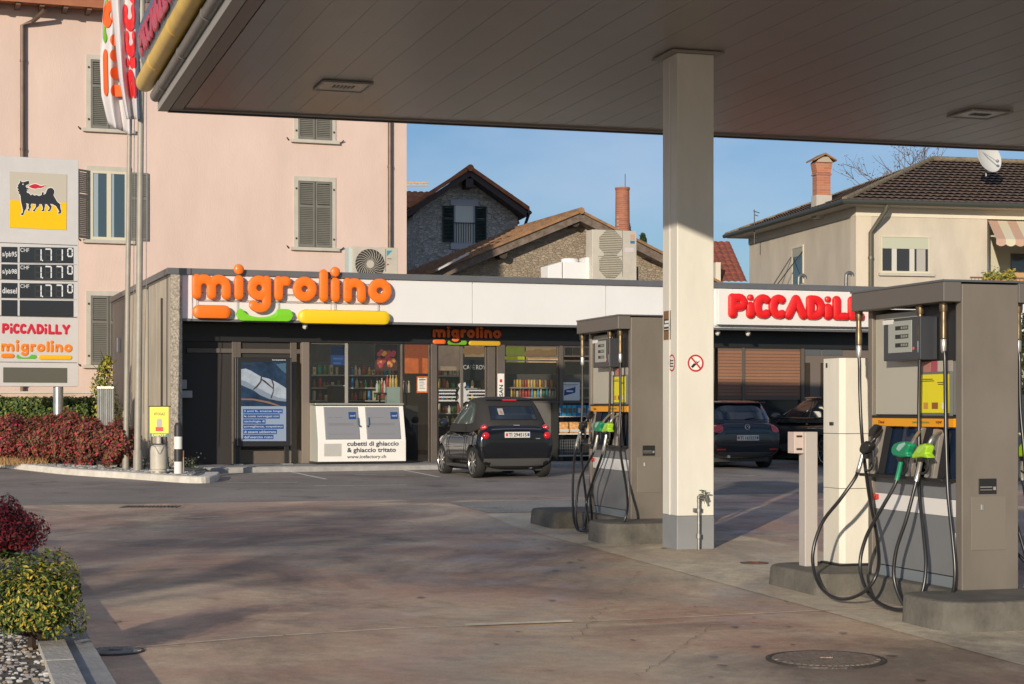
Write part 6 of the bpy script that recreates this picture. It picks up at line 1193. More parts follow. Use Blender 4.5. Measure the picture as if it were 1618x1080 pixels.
# emblem plate : pixel coordinates of the photograph zoom (8.31x)
def E(v): return lambda x, y: (H(x/8.308, 250+y/8.308, v)[0], v, H(x/8.308, 250+y/8.308, v)[1])
e = E(-.012); b = B(); b.add([e(125, 170), e(878, 210), e(875, 580), e(130, 545)][::1], [(0, 1, 2, 3)], 0); b.add([e(130, 545), e(875, 580), e(872, 940), e(125, 908)], [(0, 1, 2, 3)], 1)
pl = T.part('emblem_plate', b, [mat('plate_pale', (.55, .50, .41), .4), mat('plate_yellow', (.88, .55, .003), .35)], parent=fo[0])
dog = [(232, 355), (248, 330), (262, 318), (262, 285), (283, 305), (300, 312), (330, 305), (350, 298), (378, 292), (384, 325), (372, 340), (345, 348), (335, 362), (345, 380), (378, 395), (378, 408), (350, 405), (362, 425), (348, 432), (352, 448), (380, 455), (400, 482), (430, 470), (450, 488), (480, 478), (510, 492), (540, 484), (548, 470), (548, 450), (565, 440), (582, 455), (566, 462), (572, 476), (590, 470), (602, 455), (612, 425), (625, 400), (655, 384), (690, 390), (712, 420), (712, 455), (700, 480), (722, 520), (748, 565), (790, 600), (790, 640), (796, 665), (806, 690), (795, 722), (760, 724), (762, 710), (780, 700), (760, 665), (735, 625), (690, 600), (655, 595), (676, 625), (672, 655), (655, 690), (625, 690), (628, 678), (648, 668), (650, 640), (615, 600), (590, 598), (590, 630), (580, 660), (582, 690), (545, 692), (545, 680), (562, 670), (560, 635), (545, 598), (515, 600), (510, 625), (480, 650), (460, 675), (460, 695), (435, 692), (432, 678), (450, 665), (470, 635), (470, 598), (410, 592), (402, 615), (408, 640), (392, 660), (385, 690), (362, 682), (365, 668), (380, 655), (372, 625), (378, 598), (340, 585), (350, 620), (342, 660), (320, 690), (308, 735), (300, 745), (272, 740), (278, 725), (298, 710), (300, 670), (288, 620), (275, 560), (270, 500), (262, 470), (240, 458), (252, 440), (228, 420), (245, 405), (222, 385), (240, 370)]
cxd, cyd = 480, 520
def offset(poly, d):
    n = len(poly); out = []; A = sum(poly[i][0]*poly[(i+1) % n][1]-poly[(i+1) % n][0]*poly[i][1] for i in range(n)); s = 1 if A > 0 else -1
    for i in range(n):
        a, c = Vector(poly[i-1]), Vector(poly[(i+1) % n]); t = (c-a).normalized() if (c-a).length else Vector((1, 0)); out.append((poly[i][0]+s*t.y*d, poly[i][1]-s*t.x*d))
    return out
def fill(b, pts, mi): # concave polygon fill via tessellation
    from mathutils.geometry import tessellate_polygon
    tr = tessellate_polygon([[Vector(p) for p in pts]]); b.add(pts, [tuple(t) for t in tr], mi)
b = B(); fill(b, [E(-.016)(x, y) for x, y in offset(dog, 9)], 1); fill(b, [E(-.020)(x, y) for x, y in dog], 0)
e = E(-.022); b.add([e(302+9*cos(k*.785), 338+9*sin(k*.785)) for k in range(8)], [tuple(range(8))], 1)
fl = [(375, 370), (400, 352), (430, 340), (465, 333), (500, 345), (530, 360), (560, 358), (600, 350), (575, 372), (540, 388), (500, 388), (460, 398), (420, 390)]; fill(b, [E(-.016)(x, y) for x, y in offset(fl, 9)], 1); fill(b, [E(-.020)(x, y) for x, y in fl], 2)
T.part('dog_emblem', b, [mat('emblem_black', (.03, .03, .035), .4), SW, mat('emblem_red', (.6, .02, .04), .4)], parent=pl)
# price rows
rows = [(389.5, 414, 's/pb95', '1.710'), (417, 441, 's/pb98', '1.770'), (446.5, 470, 'diesel', '1.770'), (473.5, 498.5, None, None)]
for k, (y1, y0, nm, pr) in enumerate(rows):
    fp = fo[1] if k < 2 else fo[2]; e = lambda px, py, v=-.008: (H(px, py)[0], v, H(px, py)[1]); b = B()
    b.add([e(2, y0), e(27.5, y0+.4), e(27.5, y1+.4), e(2, y1)], [(0, 1, 2, 3)]); b.add([e(31, y0+.4), e(116, y0+1.8), e(116, y1+1.5), e(31, y1+.4)], [(0, 1, 2, 3)]); pw = T.part('price_window', b, mat('price_black', (.03, .034, .038), .3), parent=fp)
    if nm:
        DM = [mat('digit_white', (.75, .77, .78), .4), mat('digit_off', (.055, .06, .062), .4)]; q0, q1 = H(3.5, y0-7), H(26.5, y1+8); b = B(); text(b, nm, MX(-.012), q0[0], q1[0], q0[1], q1[1], bold=.01); q0, q1 = H(32, y1+8), H(46, y1+2.5); T.part('fuel_name', b, DM, parent=pw); b = B(); text(b, 'CHF', MX(-.012), q0[0], q1[0], q0[1], q1[1]); T.part('currency', b, DM, parent=pw); b = B()
        segs = {'1': 'bc', '7': 'abc', '0': 'abcdef'}; st = 0
        for x, c, sm in ((60, '1', 0), (76, pr[2], 0), (93.5, pr[3], 0), (110.5, '0', 1)):
            if st: T.part('digit', b, DM, parent=pw); b = B()
            st = 1; hh = 18.5 if not sm else 12; wv = 9.5 if not sm else 7; yt = y1+3.4+(.4 if not sm else 0); yb = yt+hh; ym = (yt+yb)/2; S_ = dict(a=((x-wv/2, yt), (x+wv/2, yt)), b=((x+wv/2, yt), (x+wv/2, ym)), c=((x+wv/2, ym), (x+wv/2, yb)), d=((x-wv/2, yb), (x+wv/2, yb)), e=((x-wv/2, ym), (x-wv/2, yb)), f=((x-wv/2, yt), (x-wv/2, ym)), g=((x-wv/2, ym), (x+wv/2, ym)))
            for s_ in 'abcdefg':
                on = s_ in segs[c]; (xa, ya), (xb, yb_) = S_[s_]; p0, p1 = H(xa, ya), H(xb, yb_); w_ = .014 if on else .010; vv = -.014 if on else -.011; mi = 0 if on else 1
                dx = w_ if abs(xa-xb) < .1 else -.006; dz_ = w_ if abs(xa-xb) > .1 else -.006
                b.add([(min(p0[0], p1[0])-dx, vv, min(p0[1], p1[1])-dz_), (max(p0[0], p1[0])+dx, vv, min(p0[1], p1[1])-dz_), (max(p0[0], p1[0])+dx, vv, max(p0[1], p1[1])+dz_), (min(p0[0], p1[0])-dx, vv, max(p0[1], p1[1])+dz_)], [(0, 1, 2, 3)], mi)
        p0 = H(67, y1+22); b.add([(p0[0]-.012, -.014, p0[1]-.012), (p0[0]+.012, -.014, p0[1]-.012), (p0[0]+.012, -.014, p0[1]+.02), (p0[0]-.012, -.014, p0[1]+.02)], [(0, 1, 2, 3)], 0)
        T.part('digits', b, DM, parent=pw)
    T.part('row_seam', B().box(uL+.02, -.03, -.006, .0-.0005, H(60, y0+1.6)[1]-.006, H(60, y0+1.6)[1]+.0), M_pf, parent=fp)
q0, q1 = H(2, 527), H(111, 512); s_ = (q1[0]-q0[0])/757.0; b = B(); piccadilly_letters(b, lambda a, c, d=0: (q0[0]+a*s_, -.012-d*s_*.15, q0[1]+c*(q1[1]-q0[1])/112), 1, r=15); T.part('name_letters', b, mat('pylon_red', (.62, .02, .05), .4), parent=fo[3], smooth=True)
q0, q1 = H(1, 555), H(112, 556); s_ = (q1[0]-q0[0])/900.0
logo(T, lambda a, c, d=0: (q0[0]+a*s_, -.012-d*s_*.15, q0[1]+c*s_*1.0), 'name', 1, mats=[mat('pylon_orange', (.85, .24, .02), .4), mat('pylon_orange', (0, 0, 0)), mat('pylon_green', (.12, .50, .03), .4), mat('pylon_yellow', (.88, .48, .02), .4)], parent=fo[3], r=20)
b = B(); e = lambda px, py, v=-.008: (H(px, py)[0], v, H(px, py)[1]); b.add([e(5, 604), e(106, 604.5), e(106, 581), e(5, 580)], [(0, 1, 2, 3)]); T.part('message_window', b, mat('message_olive', (.11, .11, .085), .5), parent=fo[4])
# ================================================================ FLAGPOLES AND FLAGS
M_pole = mat('flagpole_grey', (.36, .335, .28), .55, .15, var=.1)
def pole(px0, py0, px1, py1, Y, r, label):
    a, c = W(px0, py0, Y), W(px1, py1, Y); d = (c-a)/(c.z-a.z); base = a+d*(gz(Y)-a.z); top = a+d*(10.5-a.z); t = Thing('flagpole', label, 'flagpole', WF, base, 'flagpoles beside the shop wall')
    t.part('pole', B().tube([base, top], [r, r*.8], 16), M_pole, smooth=True); t.part('base_sleeve', B().tube([base, base+d*.5], r*1.25, 16), M_pole, smooth=True); t.part('rope', B().tube([base+d*1.2+Vector((r+.03, -.02, 0)), base+d*3.5+Vector((r+.07, -.02, 0)), top+Vector((r+.02, -.02, 0))], .008, 5), M_alu); t.part('finial', B().ball(top, r*1.3), M_alu, smooth=True)
    return base, d
pa, da = pole(199.5, 671, 204.5, 215, 34.2, .054, 'left pale flagpole carrying the flag with orange and green shapes'); pb_, db = pole(218, 679, 222.5, 190, 33.6, .070, 'right thicker flagpole carrying the flag with red letters')
M_flag = [mat('flag_white', (.66, .63, .63), .8), mat('logo_orange2', (.80, .13, .02), .7), mat('logo_green2', (.16, .42, .02), .7), mat('flag_red', (.72, .03, .035), .7), mat('flag_yellow', (.75, .58, .03), .7)]
def flag(name, label, Y, L_, R_, folds, ph, amp):
    ysamp = [-190+i*6 for i in range(120)]
    def ip(T_, y):
        for (a, xa), (c, xc) in zip(T_, T_[1:]):
            if a <= y <= c: return xa+(xc-xa)*(y-a)/(c-a)
        return T_[-1][1] if y > T_[-1][0] else T_[0][1]
    yb = lambda s: L_[-1][0]+(R_[-1][0]-L_[-1][0])*s
    def F(s, y):
        y = min(y, yb(s)); x = ip(L_, min(y, L_[-1][0]))+(ip(R_, min(y, R_[-1][0]))-ip(L_, min(y, L_[-1][0])))*s; fd = amp*sin(folds*2*pi*s+ph+y*.006)*(1-.25*cos(y*.01))
        return W(x, y, Y+fd)
    t = Thing(name, label, 'flag', WF, W(200, 100, Y), 'hanging flags'); b = B(); n = 28; rows = []
    for i in range(60): t_ = i/59; rows.append([F(s/n, -190+(yb(s/n)+190)*t_) for s in range(n+1)])
    b.grid(rows); cl = t.part('cloth', b, M_flag[0], smooth=True); cl.modifiers.new('thick', 'SOLIDIFY').thickness = .004; return t, cl, F
t, cl, F = flag('flag', 'white hanging flag with orange and green shapes, left of the other flag', 34.1, [(-190, 150), (0, 165), (50, 160), (100, 158), (150, 160), (185, 168), (197, 172)], [(-190, 200), (0, 202), (150, 205), (213, 207)], 1.6, .5, .13)
sclx = lambda a, c: F(min(.98, max(.02, .30+c/150.0)), 152-a/2.35)-Vector((0, .035, 0))
mp_ = lambda a, c, d=0: sclx(a, c)-Vector((0, d*.0003, 0))
b = B(); migrolino_letters(b, lambda a, c, d=0: mp_(a, c+8, d), .5); t.part('flag_letters', b, M_flag[1], parent=cl, smooth=True)
for k, w_ in ((1, 'o'), (2, 'g'), (4, 'y')): b = B(); migrolino_bar(b, lambda a, c, d=0: mp_(a, c*.40+4, d), w_, .5); t.part('flag_bar', b, M_flag[k], parent=cl)
t, cl, F = flag('flag', 'white hanging flag with bold red letters next to the canopy edge', 33.5, [(-190, 172), (0, 175), (50, 180), (120, 187), (175, 197), (188, 200)], [(-190, 224), (0, 224.5), (100, 225), (188, 226.5)], 1.9, 2.2, .15)
b = B(); piccadilly_letters(b, lambda a, c, d=0: F(min(.97, max(.03, .80-c/260.0)), 157-a*.55)-Vector((0, .04+d*.0003, 0)), .5, r=17); t.part('flag_letters', b, M_flag[3], parent=cl, smooth=True)
# ================================================================ PLANTS
LG = [mat('leaf_dark_green', (.03, .06, .012), .6), mat('leaf_green', (.07, .12, .02), .6), mat('leaf_yellow_green', (.20, .22, .03), .6), mat('leaf_yellow', (.45, .34, .04), .6)]
LR = [mat('leaf_maroon', (.10, .022, .025), .6), mat('leaf_red', (.25, .045, .04), .6), mat('leaf_rust', (.24, .085, .03), .6), mat('leaf_olive', (.10, .085, .03), .6), mat('leaf_crimson', (.50, .035, .055), .6)]
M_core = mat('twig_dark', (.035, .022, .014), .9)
def lumpy(c, rx, ry, rz, seed, amp=.18):
    rs = random.Random(seed); ks = [(Vector((rs.gauss(0, 1), rs.gauss(0, 1), rs.gauss(0, 1)))*1.7, rs.uniform(0, 6)) for _ in range(7)]
    def f(d): q = 1+amp*sum(sin(k.dot(d)*2+p) for k, p in ks)/3; return Vector((c[0]+d.x*rx*q, c[1]+d.y*ry*q, c[2]+d.z*rz*q))
    return f
def rdir(zmin=-.5):
    while 1:
        d = Vector((random.gauss(0, 1), random.gauss(0, 1), random.gauss(0, 1))).normalized()
        if d.z > zmin: return d
def core(f, k, n=14):
    P = []
    for i in range(n+1):
        th = pi*i/n; P.append([f(Vector((sin(th)*cos(2*pi*j/n), sin(th)*sin(2*pi*j/n), cos(th)))*1.0)*k for j in range(n+1)])
    return P
def shrub(name, label, cat, c, r, n, size, mats, wts, seed, asp=.5, thick=.18, group=None, corek=.72, zmin=-.6, amp=.18):
    t = Thing(name, label, cat, WF, (c[0], c[1], gz(c[1])+.1), group); f = lumpy(c, *r, seed, amp); C = Vector(c); b = B()
    def samp():
        d = rdir(zmin); p = f(d); q = 1-random.random()**1.6*thick*1.8+random.gauss(0, .025); return C+(p-C)*q, d
    leaves(b, n, samp, size, len(mats), wts=wts, aspect=asp); t.part('foliage', b, mats)
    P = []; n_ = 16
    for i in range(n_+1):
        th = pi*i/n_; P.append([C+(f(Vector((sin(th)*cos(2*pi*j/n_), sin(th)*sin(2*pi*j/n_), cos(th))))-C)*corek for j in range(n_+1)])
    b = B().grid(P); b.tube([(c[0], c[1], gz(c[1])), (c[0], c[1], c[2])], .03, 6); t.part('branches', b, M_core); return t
# foreground bushes
q = GP(48, 1035, .11); s_ = FPX/q.y; shrub('shrub', 'rounded yellow green clipped bush in the lower left foreground', 'bush', (q.x-.06, q.y+.25, q.z+.285), (.305, .33, .285), 6800, .037, LG, [4, 4, 4, 3], 3, asp=.42, thick=.30, corek=.62, amp=.26)
q = GP(0, 886, .11); shrub('shrub', 'dark red barberry bush half out of the frame behind the yellow green bush', 'bush', (q.x-.02, q.y+.2, q.z+.26), (.34, .42, .31), 4200, .036, LR, [2, 5, 1, 0, 7], 5, asp=.5)
q = GP(-60, 930, .11); shrub('shrub', 'low dark green bush between the two foreground bushes', 'bush', (q.x-.4, q.y, q.z+.25), (.4, .4, .3), 1500, .05, LG, [4, 3, 1, 0], 6)
# red hedge along the bed : overlapping clumps, each a shrub
hp_ = [(-62, .46, 1.0, 3000), (-22, .50, 1.02, 3400), (22, .52, 1.05, 4200), (66, .50, 1.0, 4200), (108, .55, 1.10, 4600), (150, .50, 1.02, 4200), (187, .46, .92, 3800)]
desc = ['at the frame edge', 'below the message window of the price sign', 'in front of the green hedge', 'left of the pylon post', 'right of the pylon post', 'in front of the corrugated panel', 'at the right end of the hedge by the flagpoles']
for k, (px, r_, h_, n_) in enumerate(hp_):
    Y = 37.6-.010*(px+20)-(1.0 if px > 170 else 0); x = (px-CX)/FPX*Y; g_ = gz(Y)+.1
    shrub('hedge_shrub', 'dark red leafy hedge clump '+desc[k], 'bush', (x, Y, g_+h_*.47), (r_*.85, .62, h_*.53), n_, .075, LR, [4, 3.4, 4, 3.5, 1.6] if k > 2 else [5, 4, 3, 2.2, 2.2], 20+k, group='red hedge clumps along the kerb', thick=.16, zmin=-.85)
# dry grass under the hedge
b = B()
for _ in range(500):
    px = random.uniform(-30, 75); Y = random.uniform(36.1, 36.7); x = (px-CX)/FPX*Y; z = gz(Y)+.1; a = random.uniform(-.1, .1); b.add([(x-.008, Y, z), (x+.008, Y, z), (x+a, Y-.05, z+random.uniform(.08, .2))], [(0, 1, 2)])
single('dry_grass', b, mat('straw', (.40, .24, .10), .9), kind='stuff')
# green clipped hedge behind
t = Thing('hedge', 'long clipped green hedge behind the red hedge and the pylon post', 'hedge', WF, (-11.5, 42.0, gz(42))); b = B(); x0, x1 = (-90-CX)/FPX*42, (156-CX)/FPX*42; zt = W(80, 631, 42).z
def hs():
    s = random.random()
    if s < .62: return Vector((random.uniform(x0, x1), 41.6+random.gauss(0, .04), random.uniform(.3, zt))), (0, -1, .2)
    return Vector((random.uniform(x0, x1), random.uniform(41.6, 42.4), zt+random.gauss(0, .03))), (0, -.2, 1)
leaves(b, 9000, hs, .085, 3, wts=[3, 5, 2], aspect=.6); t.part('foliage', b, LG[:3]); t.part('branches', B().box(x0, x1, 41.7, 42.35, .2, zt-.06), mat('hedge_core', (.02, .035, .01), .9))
# small autumn tree by the shop wall
q = W(166, 660, 40.2); t = Thing('young_tree', 'slender yellow green tree standing by the corner of the shop wall', 'tree', WF, (q.x, q.y, gz(40.2))); b = B(); zt = W(166, 562, 40.2).z
def ts():
    h = random.random(); z = .9+(zt-.9)*h; r_ = .46*math.sqrt(max(.03, 1-h))*(.5+.5*min(1, h*3))*random.random()**.5; a = random.random()*6.28; return Vector((q.x+r_*cos(a)+.06*sin(z*5), q.y+r_*sin(a), z)), (cos(a), sin(a), .3)
leaves(b, 1500, ts, .085, 4, wts=[1, 3, 4, 3], aspect=.55); t.part('foliage', b, LG); b = B().tube([(q.x, q.y, .3), (q.x+.02, q.y, 1.6), (q.x-.02, q.y, zt-.1)], [.035, .025, .008], 6)
for k in range(16): z = 1+k*.11; a = k*2.4; b.tube([(q.x, q.y, z), (q.x+.3*cos(a), q.y+.3*sin(a), z+.3)], [.012, .004], 4)
t.part('trunk', b, M_core)
# corrugated metal panel by the wall
P0, P1 = W(154, 640, 39.5), W(180, 640, 39.5); zt = W(165, 613, 39.5).z; b = B(); P = [[(P0.x+(P1.x-P0.x)*i/40, 39.5+.02*sin(i*1.3), z) for i in range(41)] for z in (gz(39.5), zt)]; b.grid(P[::-1]); t = Thing('metal_panel', 'grey corrugated metal panel between the tree and the shop wall', 'metal panel', WF, ((P0.x+P1.x)/2, 39.5, gz(39.5))); o = t.part('sheet', b, mat('sheet_zinc', (.42, .43, .42), .5, .5, var=.1)); o.modifiers.new('t', 'SOLIDIFY').thickness = .01; t.part('rim', B().box(P0.x, P1.x, 39.46, 39.54, zt, zt+.03), M_alu)
# low garden wall of the pink house
a, c = W(-80, 600, 45), W(150, 600, 45); b = B().box(a.x, c.x, 45, 45.25, .3, W(0, 621, 45).z); t = Thing('garden_wall', 'low pinkish garden wall in front of the pink house left of the small tree', 'wall', WF, ((a.x+c.x)/2, 45.1, .4)); t.part('wall', b, mat('garden_wall_pink', (.52, .40, .32), .9, var=.15, vs=3)); t.part('coping', B().box(a.x-.03, c.x+.03, 44.96, 45.29, W(0, 621, 45).z, W(0, 621, 45).z+.05), M_surr)
# bare tree behind the beige house, conifers near the brick stack
rs = random.Random(12); q = W(1443, 250, 80); t = Thing('bare_tree', 'sparse nearly bare tree with a few brown leaves behind the brown hipped roof', 'tree', WF, (q.x, 80, 1)); b = B(); tips = []; c0_ = Vector((q.x, 80, q.z-2.6))
b.tube([(q.x+.1, 80, .8), (q.x, 80, 6), c0_], [.26, .20, .12], 8)
for k in range(26):
    a = rs.uniform(0, 6.28); el = rs.uniform(.35, 1.45); d = Vector((cos(a)*cos(el), sin(a)*cos(el), sin(el))); L_ = rs.uniform(2.2, 3.9); s0 = c0_-Vector((0, 0, rs.uniform(0, .8))); pts = [s0]
    for m in range(5): d = (d+Vector((rs.gauss(0, .12), rs.gauss(0, .12), rs.gauss(.06, .08)))).normalized(); pts.append(pts[-1]+d*L_/5)
    b.tube(pts, [.05, .04, .03, .022, .016, .01], 5, cap=False)
    for m in range(9):
        p = pts[rs.choice([2, 3, 4, 5])]; e = (d+Vector((rs.gauss(0, .6), rs.gauss(0, .6), rs.gauss(.1, .4)))).normalized(); p1 = p+e*rs.uniform(.3, .6); e2 = (e+Vector((rs.gauss(0, .4), rs.gauss(0, .4), rs.gauss(.1, .3)))).normalized(); p2_ = p1+e2*rs.uniform(.25, .5); b.tube([p, p1, p2_], [.016, .011, .006], 4, cap=False); tips.append(p2_); tips.append(p1)
t.part('trunk', b, mat('bark_bare_tree', (.15, .105, .085), .9)); b = B(); leaves(b, 1100, lambda: (random.choice(tips)+Vector((random.gauss(0, .08), random.gauss(0, .08), random.gauss(0, .08))), (0, 0, 1)), .11, 2); t.part('foliage', b, [mat('leaf_brown', (.22, .10, .07), .8), mat('leaf_brown2', (.15, .08, .06), .8)])
def conifer(label, px, py, Y, h):
    q = W(px, py, Y); t = Thing('conifer', label, 'tree', WF, (q.x, Y, q.z-h-4), 'conifer tops behind the barn'); b = B()
    def cs(): s = random.random(); r_ = .05+h*.32*s*random.random(); a = random.random()*6.28; return Vector((q.x+r_*cos(a), q.y+r_*sin(a), q.z-h*s)), (cos(a), sin(a), .4)
    leaves(b, 900, cs, .16, 2, aspect=.3); t.part('foliage', b, [LG[0], mat('leaf_bluish', (.05, .085, .05), .7)]); t.part('trunk', B().tube([(q.x, q.y, .8), (q.x, q.y, q.z)], [.12, .02], 6), M_core)
conifer('dark conifer top beside the round brick chimney', 990, 345, 66, 1.4); conifer('small conifer top right of the tall outdoor unit', 1016, 369, 60, 1.0)
# balcony plant
q = W(1572, 440, 60.3); 
t = Thing('potted_plant', 'green trailing plant on the balcony rail under the striped awning', 'potted plant', WF, (q.x, 59.2, q.z-.2)); b = B(); leaves(b, 500, lambda: (Vector((q.x+random.uniform(-.6, .5), 59.6+random.gauss(0, .1), q.z+random.gauss(0, .13))), (0, -1, 1)), .12, 3); t.part('foliage', b, LG[1:]); t.part('flower_box', B().box(q.x-.6, q.x+.5, 59.5, 59.8, q.z-.28, q.z-.1), M_tile)
# plants beyond the right side of the near pump
q = W(1611, 600, 36.5); t = Thing('shrub', 'yellowing bush seen through the gap right of the near pump', 'bush', WF, (q.x+.3, 36.5, gz(36.5))); b = B(); leaves(b, 1500, lambda: (Vector((q.x+.3+random.gauss(0, .35), 36.5+random.gauss(0, .3), random.uniform(1.9, 3.6))), (0, -1, .3)), .11, 4, wts=[2, 2, 3, 3]); t.part('foliage', b, LG); b = B().tube([(q.x+.3, 36.5, .3), (q.x+.3, 36.5, 3.4)], .05, 6)
for k in range(10): a = k*2.1; b.tube([(q.x+.3, 36.5, 1.4+k*.15), (q.x+.3+.4*cos(a), 36.5+.3*sin(a), 1.9+k*.16)], .014, 5)
t.part('trunk', b, M_core)
# ================================================================ GAS BOTTLE, SIGN, BOLLARD
q = GP(251, 747, .12); r_ = .158; T = Thing('gas_bottle', 'cream steel gas bottle standing on the bed under the yellow sign', 'gas bottle', WF, q); z = q.z; M_gb = mat('bottle_cream', (.52, .48, .40), .5, var=.08, vs=4)
T.part('cylinder', B().lathe([(r_*.93, z), (r_*.95, z+.05), (r_*.9, z+.06), (r_, z+.08), (r_, z+.42), (r_*.93, z+.49), (r_*.6, z+.535), (r_*.3, z+.55)], (q.x, q.y, 0), 28), M_gb, smooth=True)
T.part('foot_slot', B().box(q.x-.10, q.x-.04, q.y-r_*.97, q.y-r_*.9, z+.018, z+.032).box(q.x+.03, q.x+.10, q.y-r_*.97, q.y-r_*.9, z+.018, z+.032), M_blk); T.part('valve_cap', B().lathe([(.042, z+.54), (.048, z+.56), (.046, z+.66), (.035, z+.68)], (q.x, q.y, 0), 16), M_gb, smooth=True)
T.part('chain', B().tube(smoothpts([(q.x-.12, q.y-.09, z+.53), (q.x-.03, q.y-.15, z+.48), (q.x+.04, q.y-.165, z+.36), (q.x+.08, q.y-.15, z+.42), (q.x+.13, q.y-.06, z+.54)], 5), .007, 6), M_alu); T.part('guard_ring', B().tube([(q.x+.14*cos(k*pi/10), q.y+.14*sin(k*pi/10), z+.54) for k in range(21)], .008, 6), M_dk)
Ys = 33.3; a, c = W(237, 690, Ys), W(266.5, 642.5, Ys); T = Thing('depot_sign', 'yellow metal gas depot sign on two thin posts above the cream gas bottle', 'sign', WF, ((a.x+c.x)/2, Ys, gz(Ys)+.1)); mY = lambda x, zz, d=0: (x, Ys-.012-d, zz)
pl = T.part('plate', B().box(a.x, c.x, Ys-.01, Ys+.005, a.z, c.z), mat('sign_yellow', (.78, .68, .01), .4)); b = B(); zg = W(240, 684, Ys).z; b.add([mY(a.x, a.z), mY(c.x, a.z), mY(c.x, zg), mY(a.x, zg)], [(0, 1, 2, 3)], 1)
t0, t1 = W(243, 656, Ys), W(261, 651.5, Ys); text(b, 'VITOGAZ', mY, t0.x, t1.x, t0.z, t1.z, bold=.02, mi=0); t0, t1 = W(240.5, 689, Ys), W(263, 685, Ys); text(b, 'DEPOT', lambda x, zz, d=0: (x, Ys-.015, zz), t0.x, t1.x, t0.z, t1.z, bold=.04, mi=2)
t0, t1 = W(246, 681, Ys), W(258, 661, Ys); b.add([mY(t0.x, t0.z), mY(t1.x, t0.z), mY(t1.x, t0.z+.08), mY(t0.x, t0.z+.08)], [(0, 1, 2, 3)], 4); b.add([mY(t0.x+.02, t0.z+.082), mY(t1.x-.02, t0.z+.082), mY(t1.x-.02, t1.z-.03), mY((t0.x+t1.x)/2+.03, t1.z), mY((t0.x+t1.x)/2-.03, t1.z), mY(t0.x+.02, t1.z-.03)], [tuple(range(6))], 3)
T.part('plate_print', b, [mat('print_olive', (.10, .10, .02), .5), mat('print_teal', (.02, .14, .13), .4), mat('print_yellow2', (.80, .70, .05), .4), mat('print_silver', (.42, .40, .36), .5), mat('print_red2', (.55, .04, .03), .5)], parent=pl)
T.part('post', B().tube([(a.x+.03, Ys+.02, gz(Ys)), (a.x+.03, Ys+.02, c.z+.02)], .012, 8), M_dk); T.part('post', B().tube([(c.x-.05, Ys+.02, gz(Ys)), (c.x-.05, Ys+.02, c.z+.02)], .012, 8), M_dk); T.part('rail', B().tube([(a.x-.03, Ys+.02, c.z+.01), (c.x+.04, Ys+.02, c.z+.01)], .010, 6), M_dk)
q = GP(281.5, 748, .12); T = Thing('bollard', 'round black and white banded bollard at the tip of the pale kerb', 'bollard', WF, q); Zb = lambda y: W(281, y, q.y).z; rb = .075; b = B(); M_bb = mat('bollard_black', (.03, .03, .032), .5)
T.part('post', B().lathe([(rb*.97, q.z-.02), (rb*.97, Zb(675)), (rb*.9, Zb(671)), (rb*.6, Zb(668)), (rb*.1, Zb(667.4))], (q.x, q.y, 0), 24), M_bb, smooth=True)
T.part('white_band', B().lathe([(rb, q.z), (rb, Zb(729))], (q.x, q.y, 0), 24), SW, smooth=True); T.part('white_band', B().lathe([(rb, Zb(709)), (rb, Zb(689.5))], (q.x, q.y, 0), 24), SW, smooth=True)
q = GP(290, 747, .11); T = Thing('marker_stake', 'short rusty stake just right of the banded bollard', 'stake', WF, q); T.part('stake', B().tube([q, (q.x, q.y, q.z+.30)], [.014, .012], 8), mat('stake_pale', (.42, .30, .2), .7)); T.part('stake_tip', B().tube([(q.x, q.y, q.z+.30), (q.x, q.y, q.z+.42)], .012, 8), mat('stake_rust', (.3, .12, .05), .7))
# low plants at the wall foot
for px, py, lb in ((228, 742, 'small straggly plant at the wall foot left of the gas bottle'), (268, 742, 'small straggly plant between gas bottle and bollard'), (302, 740, 'small straggly plant right of the bollard at the pavement edge')):
    q = GP(px, py, .1); t = Thing('small_plant', lb, 'plant', WF, q, 'straggly plants on the bed'); b = B(); leaves(b, 160, lambda: (q+Vector((random.gauss(0, .10), random.gauss(0, .08), abs(random.gauss(.08, .09)))), (0, -.5, 1)), .05, 3, aspect=.4); t.part('foliage', b, [LG[0], LG[1], SM[0]]); b = B()
    for k in range(6): b.tube([q, q+Vector((random.gauss(0, .1), random.gauss(0, .1), .22))], .005, 4)
    t.part('stems', b, M_core)
# ================================================================ CARS
M_cglass = mat('car_glass', (.012, .018, .026), .05, spec=1.0, coat=.6); M_tyre = mat('tyre', (.022, .021, .02), .8, bump=.2); M_rim = mat('alloy', (.50, .48, .45), .3, .9); M_trim = mat('car_trim', (.045, .045, .045), .55); M_lred = mat('lamp_red', (.55, .012, .02), .12, coat=.8, spec=.8); M_chr = mat('chrome', (.7, .7, .7), .12, 1.0); M_plate = mat('plate_white', (.66, .66, .62), .4); M_lwhite = mat('lamp_clear', (.5, .42, .40), .12, coat=.8)
def interp(L_, t):
    n = len(L_)-1; i = min(n-1, int(t*n)); f = t*n-i; p0, p1, p2, p3 = L_[max(i-1, 0)], L_[i], L_[i+1], L_[min(i+2, n)]
    return [.5*((2*b)+(c-a)*f+(2*a-5*b+4*c-d)*f*f+(3*b-a-3*c+d)*f**3) for a, b, c, d in zip(p0, p1, p2, p3)]
